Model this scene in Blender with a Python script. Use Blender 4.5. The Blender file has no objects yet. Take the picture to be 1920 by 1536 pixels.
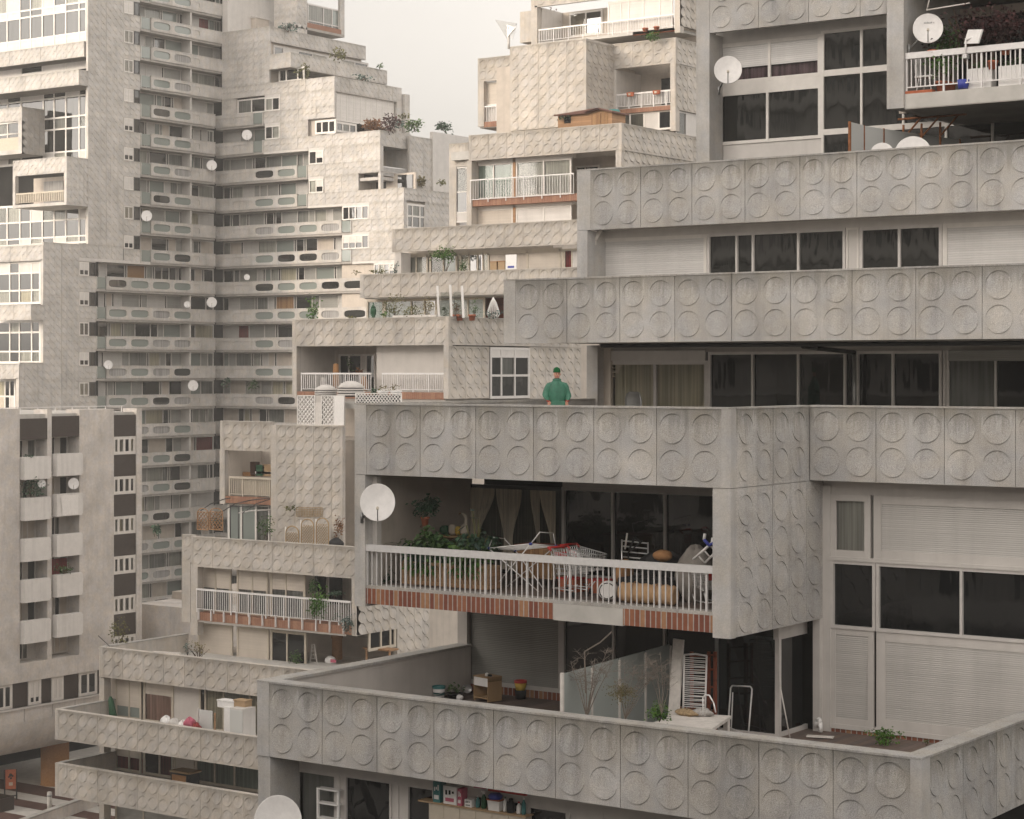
import bpy, math, random
from mathutils import Vector as V, Matrix
# The street grid of the estate is axis aligned: +X runs along the facades to the right,
# +Y runs into the buildings, Z is up and 0 is the height of the photographer's eye.
F, HZ, CX = 3808.0, 695.0, 960.0
YAW = math.radians(35.14)
SN, CS = math.sin(YAW), math.cos(YAW)
SC = bpy.context.scene
# ---------------------------------------------------------------- camera
cam = bpy.data.objects.new('camera', bpy.data.cameras.new('camera'))
SC.collection.objects.link(cam); SC.camera = cam
cam.location = (0, 0, 0); cam.rotation_euler = (math.pi/2, 0, YAW)
cam.data.sensor_width = 36; cam.data.lens = 36*F/1920
cam.data.shift_y = -(768-HZ)/1920
cam.data.clip_start = 0.5; cam.data.clip_end = 5000
# ---------------------------------------------------------------- sky, sun, exposure
SUN_AZ, SUN_EL = (-0.42, -0.91), math.radians(14)
SC.world = bpy.data.worlds.new('World'); SC.world.use_nodes = True
wn = SC.world.node_tree; wn.nodes.clear()
sky = wn.nodes.new('ShaderNodeTexSky'); sky.sky_type = 'NISHITA'; sky.sun_disc = False
sky.sun_elevation = SUN_EL; sky.sun_rotation = math.atan2(SUN_AZ[0], SUN_AZ[1])
sky.air_density = 1.0; sky.dust_density = 4.2; sky.ozone_density = 1.0; sky.altitude = 50
hs = wn.nodes.new('ShaderNodeHueSaturation'); hs.inputs['Saturation'].default_value = 0.07
tint = wn.nodes.new('ShaderNodeMix'); tint.data_type = 'RGBA'; tint.blend_type = 'MULTIPLY'
tint.inputs[0].default_value = 1.0; tint.inputs[7].default_value = (1.0, 0.935, 0.865, 1)
bg = wn.nodes.new('ShaderNodeBackground'); bg.inputs[1].default_value = 0.15
wo = wn.nodes.new('ShaderNodeOutputWorld')
gm = wn.nodes.new('ShaderNodeGamma'); gm.inputs[1].default_value = .9
wn.links.new(sky.outputs[0], gm.inputs[0]); wn.links.new(gm.outputs[0], hs.inputs['Color']); wn.links.new(hs.outputs[0], tint.inputs[6])
tc = wn.nodes.new('ShaderNodeTexCoord'); dp = wn.nodes.new('ShaderNodeVectorMath'); dp.operation = 'DOT_PRODUCT'; dp.inputs[1].default_value = (0.95, 0.05, 0.25)
cn = wn.nodes.new('ShaderNodeTexNoise'); cn.inputs['Scale'].default_value = 2.2; cn.inputs['Detail'].default_value = 4
ad = wn.nodes.new('ShaderNodeMath'); ad.operation = 'MULTIPLY_ADD'; ad.inputs[1].default_value = .25
rm = wn.nodes.new('ShaderNodeMapRange'); rm.inputs[1].default_value = -.7; rm.inputs[2].default_value = 1.1; rm.inputs[3].default_value = .86; rm.inputs[4].default_value = 3.0
vs = wn.nodes.new('ShaderNodeVectorMath'); vs.operation = 'SCALE'                # directional sky gain, stronger towards +X, added to fill the side faces
wn.links.new(tc.outputs['Generated'], dp.inputs[0]); wn.links.new(tc.outputs['Generated'], cn.inputs['Vector'])
wn.links.new(cn.outputs[0], ad.inputs[0]); wn.links.new(dp.outputs['Value'], ad.inputs[2]); wn.links.new(ad.outputs[0], rm.inputs[0])
wn.links.new(tint.outputs[2], vs.inputs[0]); wn.links.new(rm.outputs[0], vs.inputs['Scale']); wn.links.new(vs.outputs[0], bg.inputs[0]); wn.links.new(bg.outputs[0], wo.inputs[0])
sl = bpy.data.lights.new('sun', 'SUN'); sl.energy = 0.5; sl.angle = math.radians(10); sl.color = (1.0, 0.79, 0.52)
so = bpy.data.objects.new('sun', sl); SC.collection.objects.link(so)
so.rotation_euler = V((SUN_AZ[0]*math.cos(SUN_EL), SUN_AZ[1]*math.cos(SUN_EL), math.sin(SUN_EL))).to_track_quat('Z', 'Y').to_euler()
SC.view_settings.view_transform = 'Standard'; SC.view_settings.look = 'None'
SC.view_settings.exposure = 1.13; SC.view_settings.gamma = 1.0
SC.cycles.max_bounces = 6; SC.cycles.transparent_max_bounces = 12
R = random.Random(7)
OCD, OCL, OCR, OCH = 95, -140, 45, 54        # the slab that stands between the low sun and the near fronts
# ---------------------------------------------------------------- pixel -> place
def ratio(u):
    t = (u-CX)/F
    return CS*t-SN, SN*t+CS
def FS(u, c): a, b = ratio(u); return c*a/b             # x on the front plane y=c
def SCc(u, s): a, b = ratio(u); return s*b/a            # y on the side plane x=s
def dep(u, c=None, s=None):
    a, b = ratio(u); return c/b if c is not None else s/a
def ZF(u, v, c): return (HZ-v)*dep(u, c=c)/F
def ZS(u, v, s): return (HZ-v)*dep(u, s=s)/F
def at(u, v, Y): a, b = ratio(u); return V((Y*a, Y*b, (HZ-v)*Y/F))
def onF(u, v, c): return at(u, v, dep(u, c=c))
def onS(u, v, s): return at(u, v, dep(u, s=s))
def onZ(u, v, z): return at(u, v, z*F/(HZ-v))
# ---------------------------------------------------------------- materials
M = {}
def nt(name):
    m = bpy.data.materials.new(name); m.use_nodes = True; n = m.node_tree
    b = n.nodes['Principled BSDF']; M[name] = m
    return m, n, b
def nod(n, t, **k):
    x = n.nodes.new(t)
    for a, b in k.items(): setattr(x, a, b)
    return x
def noise(n, vec, scale, detail=3, rough=.5):
    x = nod(n, 'ShaderNodeTexNoise'); x.inputs['Scale'].default_value = scale
    x.inputs['Detail'].default_value = detail; x.inputs['Roughness'].default_value = rough
    n.links.new(vec, x.inputs['Vector']); return x.outputs[0]
def mr(n, x, a, b, c, d):
    r = nod(n, 'ShaderNodeMapRange'); n.links.new(x, r.inputs[0])
    for i, q in enumerate((a, b, c, d)): r.inputs[i+1].default_value = q
    return r.outputs[0]
def mth(n, op, x, y):
    r = nod(n, 'ShaderNodeMath', operation=op)
    for i, q in enumerate((x, y)):
        if isinstance(q, (int, float)): r.inputs[i].default_value = q
        else: n.links.new(q, r.inputs[i])
    return r.outputs[0]
def pos(n, scale=(1, 1, 1), obj=False):
    g = nod(n, 'ShaderNodeTexCoord') if obj else nod(n, 'ShaderNodeNewGeometry')
    mp = nod(n, 'ShaderNodeMapping'); mp.inputs['Scale'].default_value = scale
    n.links.new(g.outputs['Object' if obj else 'Position'], mp.inputs[0]); return mp.outputs[0]
def scaled(n, col, fac):
    r = nod(n, 'ShaderNodeVectorMath', operation='SCALE')
    if isinstance(col, tuple): r.inputs[0].default_value = col[:3]
    else: n.links.new(col, r.inputs[0])
    n.links.new(fac, r.inputs['Scale']); return r.outputs[0]
def mixc(n, f, a, b):
    r = nod(n, 'ShaderNodeMix', data_type='RGBA')
    for i, q in ((0, f), (6, a), (7, b)):
        if isinstance(q, (tuple, float)): r.inputs[i].default_value = (*q[:3], 1) if isinstance(q, tuple) else q
        else: n.links.new(q, r.inputs[i])
    return r.outputs[2]
def bump(n, b, h, st, dist=.01):
    x = nod(n, 'ShaderNodeBump'); x.inputs['Strength'].default_value = st; x.inputs['Distance'].default_value = dist
    n.links.new(h, x.inputs['Height']); n.links.new(x.outputs[0], b.inputs['Normal'])
def concrete(name, col, speck=.2, sscale=70, streak=.18, drip=.35, rough=.9):
    m, n, b = nt(name)
    p = pos(n); ps = pos(n, (3.2, 3.2, .22)); pd = pos(n, (9, 9, .5))
    f = mr(n, noise(n, p, sscale, 2, .7), .3, .7, 1-speck, 1+speck)
    f = mth(n, 'MULTIPLY', f, mr(n, noise(n, p, .55, 4, .6), .3, .7, .80, 1.13))
    f = mth(n, 'MULTIPLY', f, mr(n, noise(n, p, 5, 4, .65), .35, .7, .95, 1.05))
    f = mth(n, 'MULTIPLY', f, mr(n, noise(n, ps, 1.0, 4, .6), .5, .72, 1, 1-streak))
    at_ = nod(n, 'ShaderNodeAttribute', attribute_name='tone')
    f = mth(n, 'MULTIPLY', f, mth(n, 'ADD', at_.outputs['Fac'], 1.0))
    d = nod(n, 'ShaderNodeAttribute', attribute_name='dt')
    ln = mr(n, noise(n, pd, 1, 4, .65), .3, .7, .06, .8)         # length of the dirt runs under the coping
    k = nod(n, 'ShaderNodeMapRange'); k.interpolation_type = 'SMOOTHSTEP'
    n.links.new(mth(n, 'DIVIDE', mth(n, 'SUBTRACT', d.outputs['Fac'], 10.0), ln), k.inputs[0])
    k.inputs[1].default_value = .0; k.inputs[2].default_value = 1.3; k.inputs[3].default_value = drip; k.inputs[4].default_value = 0
    neg = mth(n, 'GREATER_THAN', d.outputs['Fac'], 5.0)           # only faces that carry the attribute
    kk = mth(n, 'MULTIPLY', k.outputs[0], neg)
    base = mixc(n, kk, col, (col[0]*.42, col[1]*.41, col[2]*.36))
    hue = mr(n, noise(n, p, 1.7, 3, .6), .35, .65, 0, 1)
    tn = mixc(n, hue, (1.03, 1.0, .95), (.99, 1.0, 1.02))
    mm = nod(n, 'ShaderNodeMix', data_type='RGBA', blend_type='MULTIPLY'); mm.inputs[0].default_value = 1
    n.links.new(base, mm.inputs[6]); n.links.new(tn, mm.inputs[7])
    n.links.new(scaled(n, mm.outputs[2], f), b.inputs['Base Color'])
    b.inputs['Roughness'].default_value = rough; b.inputs['Specular IOR Level'].default_value = .25
    bump(n, b, noise(n, p, sscale*.7, 3, .7), .5, .006)
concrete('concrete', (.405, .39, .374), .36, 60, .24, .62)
concrete('concrete_smooth', (.42, .405, .39), .10, 40, .15, .3)
concrete('concrete_warm', (.45, .413, .373), .13, 30, .2, .45)
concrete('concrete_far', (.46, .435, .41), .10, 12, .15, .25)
concrete('coping', (.36, .345, .325), .2, 30, .2, 0)
concrete('grey_wall', (.55, .515, .485), .06, 6, .12, .3)
def plain(name, col, rough=.6, var=.06, scale=3, spec=.3, metal=0, bst=0, obj=False, streak=0):
    m, n, b = nt(name); p = pos(n, obj=obj)
    f = mr(n, noise(n, p, scale, 4, .6), .3, .7, 1-var, 1+var)
    if streak: f = mth(n, 'MULTIPLY', f, mr(n, noise(n, pos(n, (2.5, 2.5, .2)), 1, 4, .6), .48, .75, 1, 1-streak))
    n.links.new(scaled(n, col, f), b.inputs['Base Color'])
    b.inputs['Roughness'].default_value = rough; b.inputs['Specular IOR Level'].default_value = spec; b.inputs['Metallic'].default_value = metal
    if bst: bump(n, b, noise(n, p, scale*12, 3), bst, .004)
    return m
plain('plaster', (.46, .405, .35), .9, .10, 1.2, .2, streak=.15)
plain('box_white', (.66, .63, .60), .8, .05, 3, .25, streak=.15)
plain('plaster_white', (.50, .465, .43), .9, .06, 1.5, .2, streak=.1)
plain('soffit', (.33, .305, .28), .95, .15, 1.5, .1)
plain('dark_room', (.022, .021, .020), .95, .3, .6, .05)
plain('frame_alu', (.52, .49, .465), .45, .06, 6, .4)
plain('frame_white', (.62, .585, .545), .5, .05, 5, .4)
plain('frame_dark', (.05, .047, .045), .5, .1, 6, .3)
plain('panel_white', (.52, .49, .46), .6, .06, 2, .3, streak=.1)
plain('rail_grey', (.56, .545, .535), .45, .08, 9, .4)
plain('rail_white', (.64, .615, .60), .45, .06, 9, .4)
plain('dish_white', (.66, .635, .615), .5, .07, 7, .35, obj=True)
plain('metal_grey', (.25, .25, .245), .4, .1, 8, .5, .6)
plain('steel_bright', (.62, .61, .6), .3, .06, 9, .5, .7)
plain('rust', (.22, .09, .04), .9, .35, 14, .2, bst=.4)
plain('black', (.012, .012, .013), .6, .2, 6, .3)
plain('brown_panel', (.05, .038, .032), .6, .12, 5, .3)
plain('terracotta', (.36, .11, .055), .8, .15, 6, .2, obj=True)
plain('red', (.42, .03, .025), .5, .1, 6, .3)
plain('blue', (.035, .05, .28), .45, .1, 6, .4)
plain('white_plastic', (.72, .70, .68), .45, .05, 8, .4)
plain('soil', (.03, .022, .016), .95, .3, 20, .1)
plain('bark', (.085, .06, .045), .95, .3, 30, .1)
plain('twig', (.19, .16, .135), .95, .2, 30, .1)
plain('skin', (.52, .27, .19), .55, .06, 20, .3, obj=True)
plain('jacket', (.042, .15, .098), .55, .18, 9, .35, obj=True)
plain('beanie', (.012, .085, .03), .9, .15, 30, .1, obj=True)
plain('glove', (.30, .045, .035), .7, .12, 20, .3, obj=True)
plain('trousers', (.03, .035, .05), .85, .1, 20, .1, obj=True)
plain('yellow', (.55, .38, .06), .6, .1, 10, .3)
plain('green_dark', (.02, .075, .035), .6, .12, 8, .3)
plain('teal', (.05, .17, .17), .6, .12, 8, .3)
plain('grey_cloth', (.22, .20, .18), .95, .14, 8, .1, bst=.4)
plain('beige_quilt', (.47, .30, .17), .95, .12, 7, .1)
plain('tan', (.30, .16, .075), .9, .16, 9, .1, bst=.3)
plain('cardboard', (.36, .25, .15), .9, .08, 6, .1)
plain('fleece', (.30, .22, .13), 1, .4, 26, .05, bst=1)
plain('fleece_grey', (.34, .32, .30), 1, .3, 26, .05, bst=1)
plain('light_paint', (.60, .56, .52), .7, .12, 9, .2, streak=.2)
plain('cream', (.46, .405, .33), .7, .08, 4, .2)
plain('lattice_white', (.74, .71, .68), .7, .05, 6, .2)
plain('lattice_wood', (.34, .24, .13), .85, .12, 8, .1)
plain('stone_pale', (.45, .43, .40), .9, .12, 2, .1)
plain('stone_brown', (.10, .06, .05), .9, .14, 2, .1)
plain('asphalt', (.05, .05, .05), .95, .2, 6, .1)
plain('pink', (.45, .12, .17), .8, .15, 9, .1)
def glassy(name, col, wav=.015, rough=.03, ior=1.5):
    m, n, b = nt(name); b.inputs['Base Color'].default_value = (*col, 1)
    b.inputs['Roughness'].default_value = rough; b.inputs['IOR'].default_value = ior; b.inputs['Specular IOR Level'].default_value = .5
    bump(n, b, noise(n, pos(n, (1.6, 1.6, .35)), 1.3, 2), .25, wav)
glassy('glass_dark', (.007, .0075, .008), .022, ior=1.6)
glassy('glass_smoke', (.012, .0125, .0115), .03, ior=1.85)
glassy('glass_green', (.19, .212, .195), .004, .12)
glassy('frosted', (.30, .325, .31), .002, .35)
glassy('frosted_white', (.52, .52, .50), .002, .4)
def clear_glass():
    m, n, b = nt('glass_clear'); n.nodes.remove(b); o = n.nodes['Material Output']
    tr = nod(n, 'ShaderNodeBsdfTransparent'); tr.inputs[0].default_value = (.80, .82, .80, 1)
    gl = nod(n, 'ShaderNodeBsdfGlossy'); gl.inputs['Roughness'].default_value = .03
    fr = nod(n, 'ShaderNodeFresnel'); fr.inputs[0].default_value = 1.5
    mx = nod(n, 'ShaderNodeMixShader')
    n.links.new(fr.outputs[0], mx.inputs[0]); n.links.new(tr.outputs[0], mx.inputs[1]); n.links.new(gl.outputs[0], mx.inputs[2]); n.links.new(mx.outputs[0], o.inputs[0])
clear_glass()
def slats(name, col, pitch, rough=.55, depth=.4, streak=.1, vary=.04):
    m, n, b = nt(name)
    g = nod(n, 'ShaderNodeNewGeometry'); sx = nod(n, 'ShaderNodeSeparateXYZ'); n.links.new(g.outputs['Position'], sx.inputs[0])
    z = mth(n, 'DIVIDE', sx.outputs[2], pitch); fr = mth(n, 'FRACT', z, 0)
    dark = mr(n, fr, .0, .16, .62, 1.0)
    row = nod(n, 'ShaderNodeTexWhiteNoise', noise_dimensions='1D'); n.links.new(mth(n, 'FLOOR', z, 0), row.inputs['W'])
    f = mth(n, 'MULTIPLY', dark, mr(n, row.outputs[0], 0, 1, 1-vary, 1+vary))
    f = mth(n, 'MULTIPLY', f, mr(n, noise(n, pos(n), .9, 3), .3, .7, .93, 1.06))
    f = mth(n, 'MULTIPLY', f, mr(n, noise(n, pos(n, (2.5, 2.5, .25)), 1, 4, .6), .5, .75, 1, 1-streak))
    n.links.new(scaled(n, col, f), b.inputs['Base Color']); b.inputs['Roughness'].default_value = rough; b.inputs['Specular IOR Level'].default_value = .3
    h = mth(n, 'SINE', mth(n, 'MULTIPLY', fr, math.pi), 0); bump(n, b, h, depth, .01)
slats('shutter', (.47, .45, .425), .042)
slats('shutter_dark', (.27, .265, .245), .042)
slats('shutter_light', (.56, .54, .52), .055, vary=.06)
slats('shutter_cream', (.50, .44, .375), .05)
slats('shutter_white', (.58, .545, .51), .07)
def folds(name, col, scale=16, amp=.35, rough=.95):
    m, n, b = nt(name)
    h = noise(n, pos(n, (scale, scale, .35)), 1, 2)
    f = mr(n, h, .3, .7, 1-amp, 1+amp*.4)
    n.links.new(scaled(n, col, f), b.inputs['Base Color']); b.inputs['Roughness'].default_value = rough; bump(n, b, h, .6, .03)
folds('curtain_white', (.50, .475, .44)); folds('curtain_cream', (.62, .55, .43)); folds('curtain_purple', (.20, .13, .15), 10, .6)
folds('curtain_red', (.28, .04, .04), 12, .5); folds('curtain_green', (.36, .42, .37), 12); folds('curtain_pink', (.60, .38, .32), 6, .5)
folds('curtain_grey', (.30, .29, .28), 8); folds('curtain_lace', (.17, .155, .13), 30, .7)
def tiles(name, cols, w, h, mort=(.26, .24, .22), axis='s', gap=.10):
    m, n, b = nt(name)
    g = nod(n, 'ShaderNodeNewGeometry'); sx = nod(n, 'ShaderNodeSeparateXYZ'); n.links.new(g.outputs['Position'], sx.inputs[0])
    q = sx.outputs[0] if axis == 's' else sx.outputs[1]
    x = mth(n, 'DIVIDE', q, w); fr = mth(n, 'FRACT', x, 0)
    row = nod(n, 'ShaderNodeTexWhiteNoise', noise_dimensions='1D'); n.links.new(mth(n, 'FLOOR', x, 0), row.inputs['W'])
    rp = nod(n, 'ShaderNodeValToRGB'); rp.color_ramp.interpolation = 'CONSTANT'
    n.links.new(row.outputs[0], rp.inputs[0]); e = rp.color_ramp.elements
    e[0].color = (*cols[0], 1); e[1].position = 1/len(cols); e[1].color = (*cols[1], 1)
    for i in range(2, len(cols)): k = e.new(i/len(cols)); k.color = (*cols[i], 1)
    c = mixc(n, mth(n, 'LESS_THAN', fr, gap), rp.outputs[0], mort)
    f = mr(n, noise(n, pos(n), 9, 3), .3, .7, .88, 1.1)
    n.links.new(scaled(n, c, f), b.inputs['Base Color']); b.inputs['Roughness'].default_value = .75; b.inputs['Specular IOR Level'].default_value = .25
tiles('brick_tile', ((.20, .07, .042), (.26, .105, .058), (.22, .08, .045), (.31, .16, .085), (.18, .062, .04)), .125, .3, (.34, .31, .285), gap=.2)
tiles('brick_far', ((.25, .125, .08), (.285, .15, .095), (.23, .11, .07)), .14, .3, (.30, .21, .15))
tiles('deck', ((.135, .105, .09), (.16, .12, .105), (.12, .095, .085), (.15, .11, .09)), .16, .3, (.09, .075, .07), gap=.06)
tiles('wood_plank', ((.26, .15, .07), (.31, .18, .085), (.23, .125, .06)), .12, .3, (.07, .04, .02), gap=.06)
def hplank(name, col, pitch): slats(name, col, pitch, .8, .3, .12, .12)
hplank('wood_wall', (.33, .19, .10), .14); hplank('wood_roof', (.13, .065, .05), .2); hplank('oak', (.34, .225, .12), .6)
hplank('red_wood', (.20, .055, .03), .5); hplank('wicker', (.34, .20, .11), .09); hplank('dark_wood', (.06, .03, .02), .5)
def leaf(name, c1, c2):
    m, n, b = nt(name)
    o = nod(n, 'ShaderNodeAttribute', attribute_name='tone')
    f = mr(n, o.outputs['Fac'], -.5, .5, 0, 1)
    n.links.new(mixc(n, f, c1, c2), b.inputs['Base Color']); b.inputs['Roughness'].default_value = .6; b.inputs['Specular IOR Level'].default_value = .25
leaf('leaf', (.022, .06, .016), (.09, .15, .045)); leaf('leaf_dark', (.014, .038, .022), (.05, .10, .055))
leaf('leaf_bright', (.035, .10, .012), (.10, .19, .035)); leaf('leaf_dry', (.085, .075, .03), (.20, .16, .06))
leaf('leaf_red', (.025, .012, .013), (.085, .035, .035)); leaf('leaf_orange', (.10, .04, .015), (.22, .10, .035))
leaf('leaf_blue', (.03, .06, .05), (.10, .15, .13)); leaf('leaf_olive', (.06, .07, .02), (.16, .15, .05))
# ---------------------------------------------------------------- mesh building
class MB:
    def __init__(s): s.v = []; s.f = []; s.m = []; s.t = []; s.d = []; s.mats = []; s.tone = 0.0; s.smooth = []; s.sm = False
    def mi(s, mat):
        if mat not in s.mats: s.mats.append(mat)
        return s.mats.index(mat)
    def vert(s, p, d=0.0): s.v.append(tuple(p)); s.d.append(d); return len(s.v)-1
    def face(s, ids, mat): s.f.append(tuple(ids)); s.m.append(s.mi(mat)); s.t.append(s.tone); s.smooth.append(s.sm)
    def poly(s, pts, mat, d=0.0): s.face([s.vert(p, d) for p in pts], mat)
    def box(s, x0, x1, y0, y1, z0, z1, mat, skip=''):
        if x0 > x1: x0, x1 = x1, x0
        if y0 > y1: y0, y1 = y1, y0
        if z0 > z1: z0, z1 = z1, z0
        i = [s.vert((x, y, z)) for x in (x0, x1) for y in (y0, y1) for z in (z0, z1)]
        q = {'L': (0, 1, 3, 2), 'R': (4, 6, 7, 5), 'F': (0, 4, 5, 1), 'B': (2, 3, 7, 6), 'D': (0, 2, 6, 4), 'U': (1, 5, 7, 3)}
        for k, w in q.items():
            if k not in skip: s.face([i[j] for j in w], mat)
    def obox(s, o, a, n, x0, x1, d0, d1, z0, z1, mat):
        o = V(o); a = V(a); n = V(n)
        i = [s.vert(o+a*x+n*d+V((0, 0, z))) for x in (x0, x1) for d in (d0, d1) for z in (z0, z1)]
        for w in ((0, 1, 3, 2), (4, 6, 7, 5), (0, 4, 5, 1), (2, 3, 7, 6), (0, 2, 6, 4), (1, 5, 7, 3)): s.face([i[j] for j in w], mat)
    def bar(s, p, q, r, mat, seg=6, r2=None, cap=True):
        p = V(p); q = V(q); d = q-p
        if d.length < 1e-6: return
        d.normalize(); a = d.orthogonal().normalized(); b = d.cross(a); r2 = r if r2 is None else r2
        A = []; B = []
        for k in range(seg):
            w = 2*math.pi*(k+.5)/seg; o = a*math.cos(w)+b*math.sin(w)
            A.append(s.vert(p+o*r)); B.append(s.vert(q+o*r2))
        sm = s.sm; s.sm = seg > 5
        for k in range(seg): s.face((A[k], A[(k+1) % seg], B[(k+1) % seg], B[k]), mat)
        s.sm = sm
        if cap: s.face(A[::-1], mat); s.face(B, mat)
    def path(s, pts, r, mat, seg=6):
        for a, b in zip(pts, pts[1:]): s.bar(a, b, r, mat, seg)
    def loft(s, rings, mat, cap=True, smooth=True):
        ids = [[s.vert(p) for p in r] for r in rings]; k = len(ids[0]); sm = s.sm; s.sm = smooth
        for A, B in zip(ids, ids[1:]):
            for i in range(k): s.face((A[i], A[(i+1) % k], B[(i+1) % k], B[i]), mat)
        s.sm = sm
        if cap: s.face(ids[0][::-1], mat); s.face(ids[-1], mat)
    def lathe(s, o, prof, mat, seg=20, ax=(0, 0, 1), cap=True, smooth=True):
        ax = V(ax).normalized(); a = ax.orthogonal().normalized(); b = ax.cross(a); o = V(o)
        s.loft([[o+ax*h+(a*math.cos(2*math.pi*k/seg)+b*math.sin(2*math.pi*k/seg))*max(r, 1e-4) for k in range(seg)] for r, h in prof], mat, cap, smooth)
    def build(s, name, parent=None, kind=None):
        me = bpy.data.meshes.new(name)
        off = V(parent['_o']) if parent is not None and '_o' in parent else V((0, 0, 0))
        me.from_pydata([tuple(V(p)-off) for p in s.v], [], s.f)
        for k in s.mats: me.materials.append(M[k])
        me.polygons.foreach_set('material_index', s.m); me.polygons.foreach_set('use_smooth', s.smooth)
        if any(s.t): me.attributes.new('tone', 'FLOAT', 'FACE').data.foreach_set('value', s.t)
        if any(s.d): me.attributes.new('dt', 'FLOAT', 'POINT').data.foreach_set('value', s.d)
        me.update()
        o = bpy.data.objects.new(name, me); SC.collection.objects.link(o)
        if parent is not None:
            o.parent = parent; o['_o'] = tuple(off)
        if kind: o['kind'] = kind
        return o
def thing(name, label, cat, loc=(0, 0, 0), group=None):
    o = bpy.data.objects.new(name, None); SC.collection.objects.link(o); o.location = loc; o.empty_display_size = .2
    o['label'] = label; o['category'] = cat; o['_o'] = tuple(loc)
    if group: o['group'] = group
    return o
def solo(o, label, cat, group=None):
    o['label'] = label; o['category'] = cat
    if group: o['group'] = group
    return o
def copy_tree(o, parent=None):
    c = o.copy(); SC.collection.objects.link(c)
    if parent is not None: c.parent = parent
    for ch in list(o.children): copy_tree(ch, c)
    return c
# relief panels: every disc leans outwards, its top edge sunk into the slab, its foot standing proud
def discs(mb, o, a, n, L, H, cols, rows, r, seg, dp, mat, joint=2, g=.016, gd=.02, zt=None, tv=.075, lip=None):
    o = V(o); a = V(a); n = V(n); Z = V((0, 0, 1)); zt = H if zt is None else zt
    xb = [0]+[(p+q)/2 for p, q in zip(cols, cols[1:])]+[L]
    zb = [0]+[(p+q)/2 for p, q in zip(rows, rows[1:])]+[H]
    P = lambda x, z, e=0.0: mb.vert(o+a*x+Z*z+n*e, 10+max(0, zt-z))
    k = seg//4; t0 = R.uniform(-tv, tv)
    for i, cx in enumerate(cols):
        x0, x1 = xb[i], xb[i+1]
        if joint and i % joint == 0: t0 = R.uniform(-tv, tv)
        if joint and i % joint == 0 and i > 0:
            q = [P(x0, 0, -gd), P(x0+g, 0, -gd), P(x0+g, H, -gd), P(x0, H, -gd)]; mb.face(q, mat)
            for xx in (x0, x0+g): mb.face([P(xx, 0, -gd), P(xx, H, -gd), P(xx, H), P(xx, 0)], mat)
            x0 += g
        for j, cz in enumerate(rows):
            mb.tone = t0+R.uniform(-.012, .012)
            z0, z1 = zb[j], zb[j+1]
            cor = [(x0, z0), (x1, z0), (x1, z1), (x0, z1)]; out = []; cir = []; dsc = []
            for q in range(4):
                p0, p1 = cor[q], cor[(q+1) % 4]
                for m in range(k):
                    w = m/k; out.append(P(p0[0]+(p1[0]-p0[0])*w, p0[1]+(p1[1]-p0[1])*w))
                    an = math.radians(-135+90*(q+w)); dx, dz = r*math.cos(an), r*math.sin(an)
                    cir.append(P(cx+dx, cz+dz)); dsc.append(P(cx+dx*.99, cz+dz*.99, -dp*dz/r))
            N = 4*k
            for m in range(N):
                w = (m+1) % N
                mb.face((out[m], out[w], cir[w], cir[m]), mat); mb.face((cir[m], cir[w], dsc[w], dsc[m]), mat)
            mb.tone = t0-.03+R.uniform(-.035, .03); mb.face(dsc, mat)  # disc colour darkened to offset the extra skylight its tilt catches
    mb.tone = 0.0
def grid(L, n, m0=0.0, m1=0.0):
    p = (L-m0-m1)/n; return [m0+p*(i+.5) for i in range(n)]
NF, NS = V((0, -1, 0)), V((1, 0, 0)); AX, AY = V((1, 0, 0)), V((0, 1, 0))
ROW2 = (.26, .73)                       # heights of the two rows in a parapet, from the top
def rows2(H): return [H*(1-ROW2[1]), H*(1-ROW2[0])]
def parapet(bld, x0, x1, c, z0, z1, ncol, mat='concrete', r=.303, seg=36, dp=.026, th=.22, m0=.22, m1=0.0, ret=None, nret=0, name='parapet', back=None, g=.016, capmat='coping', mr1=0.0):
    """front parapet on y=c; ret = y to which it returns along x=x1"""
    mb = MB(); H = z1-z0
    if m0: mb.box(x0, x0+m0, c-.012, c+th, z0-.002, z1-.002, 'concrete_smooth' if mat == 'concrete' else mat, 'B')
    L = x1-x0-m0-m1
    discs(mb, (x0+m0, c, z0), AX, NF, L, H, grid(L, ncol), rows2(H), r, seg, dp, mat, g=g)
    if m1: mb.box(x1-m1, x1+.004, c-.012, c+max(th, mr1), z0-.002, z1-.002, 'concrete_smooth' if mat == 'concrete' else mat, 'B')
    mb.box(x0, x1-(.03 if ret else 0), c+.03, c+th, z0+.003, z1-.004, mat, 'FU')
    mb.box(x0-.01, x1+.012, c-.018, c+th+.02, z1-.004, z1+.035, capmat)
    if ret is not None:
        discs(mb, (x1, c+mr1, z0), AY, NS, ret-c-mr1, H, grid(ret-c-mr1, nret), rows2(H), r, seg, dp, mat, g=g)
        mb.box(x1-th, x1-.03, c+th, ret, z0+.003, z1-.004, mat, 'RU')
        mb.box(x1-th-.02, x1+.018, c+th+.02, ret, z1-.004, z1+.033, capmat)
    return mb.build(name, bld)
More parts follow.
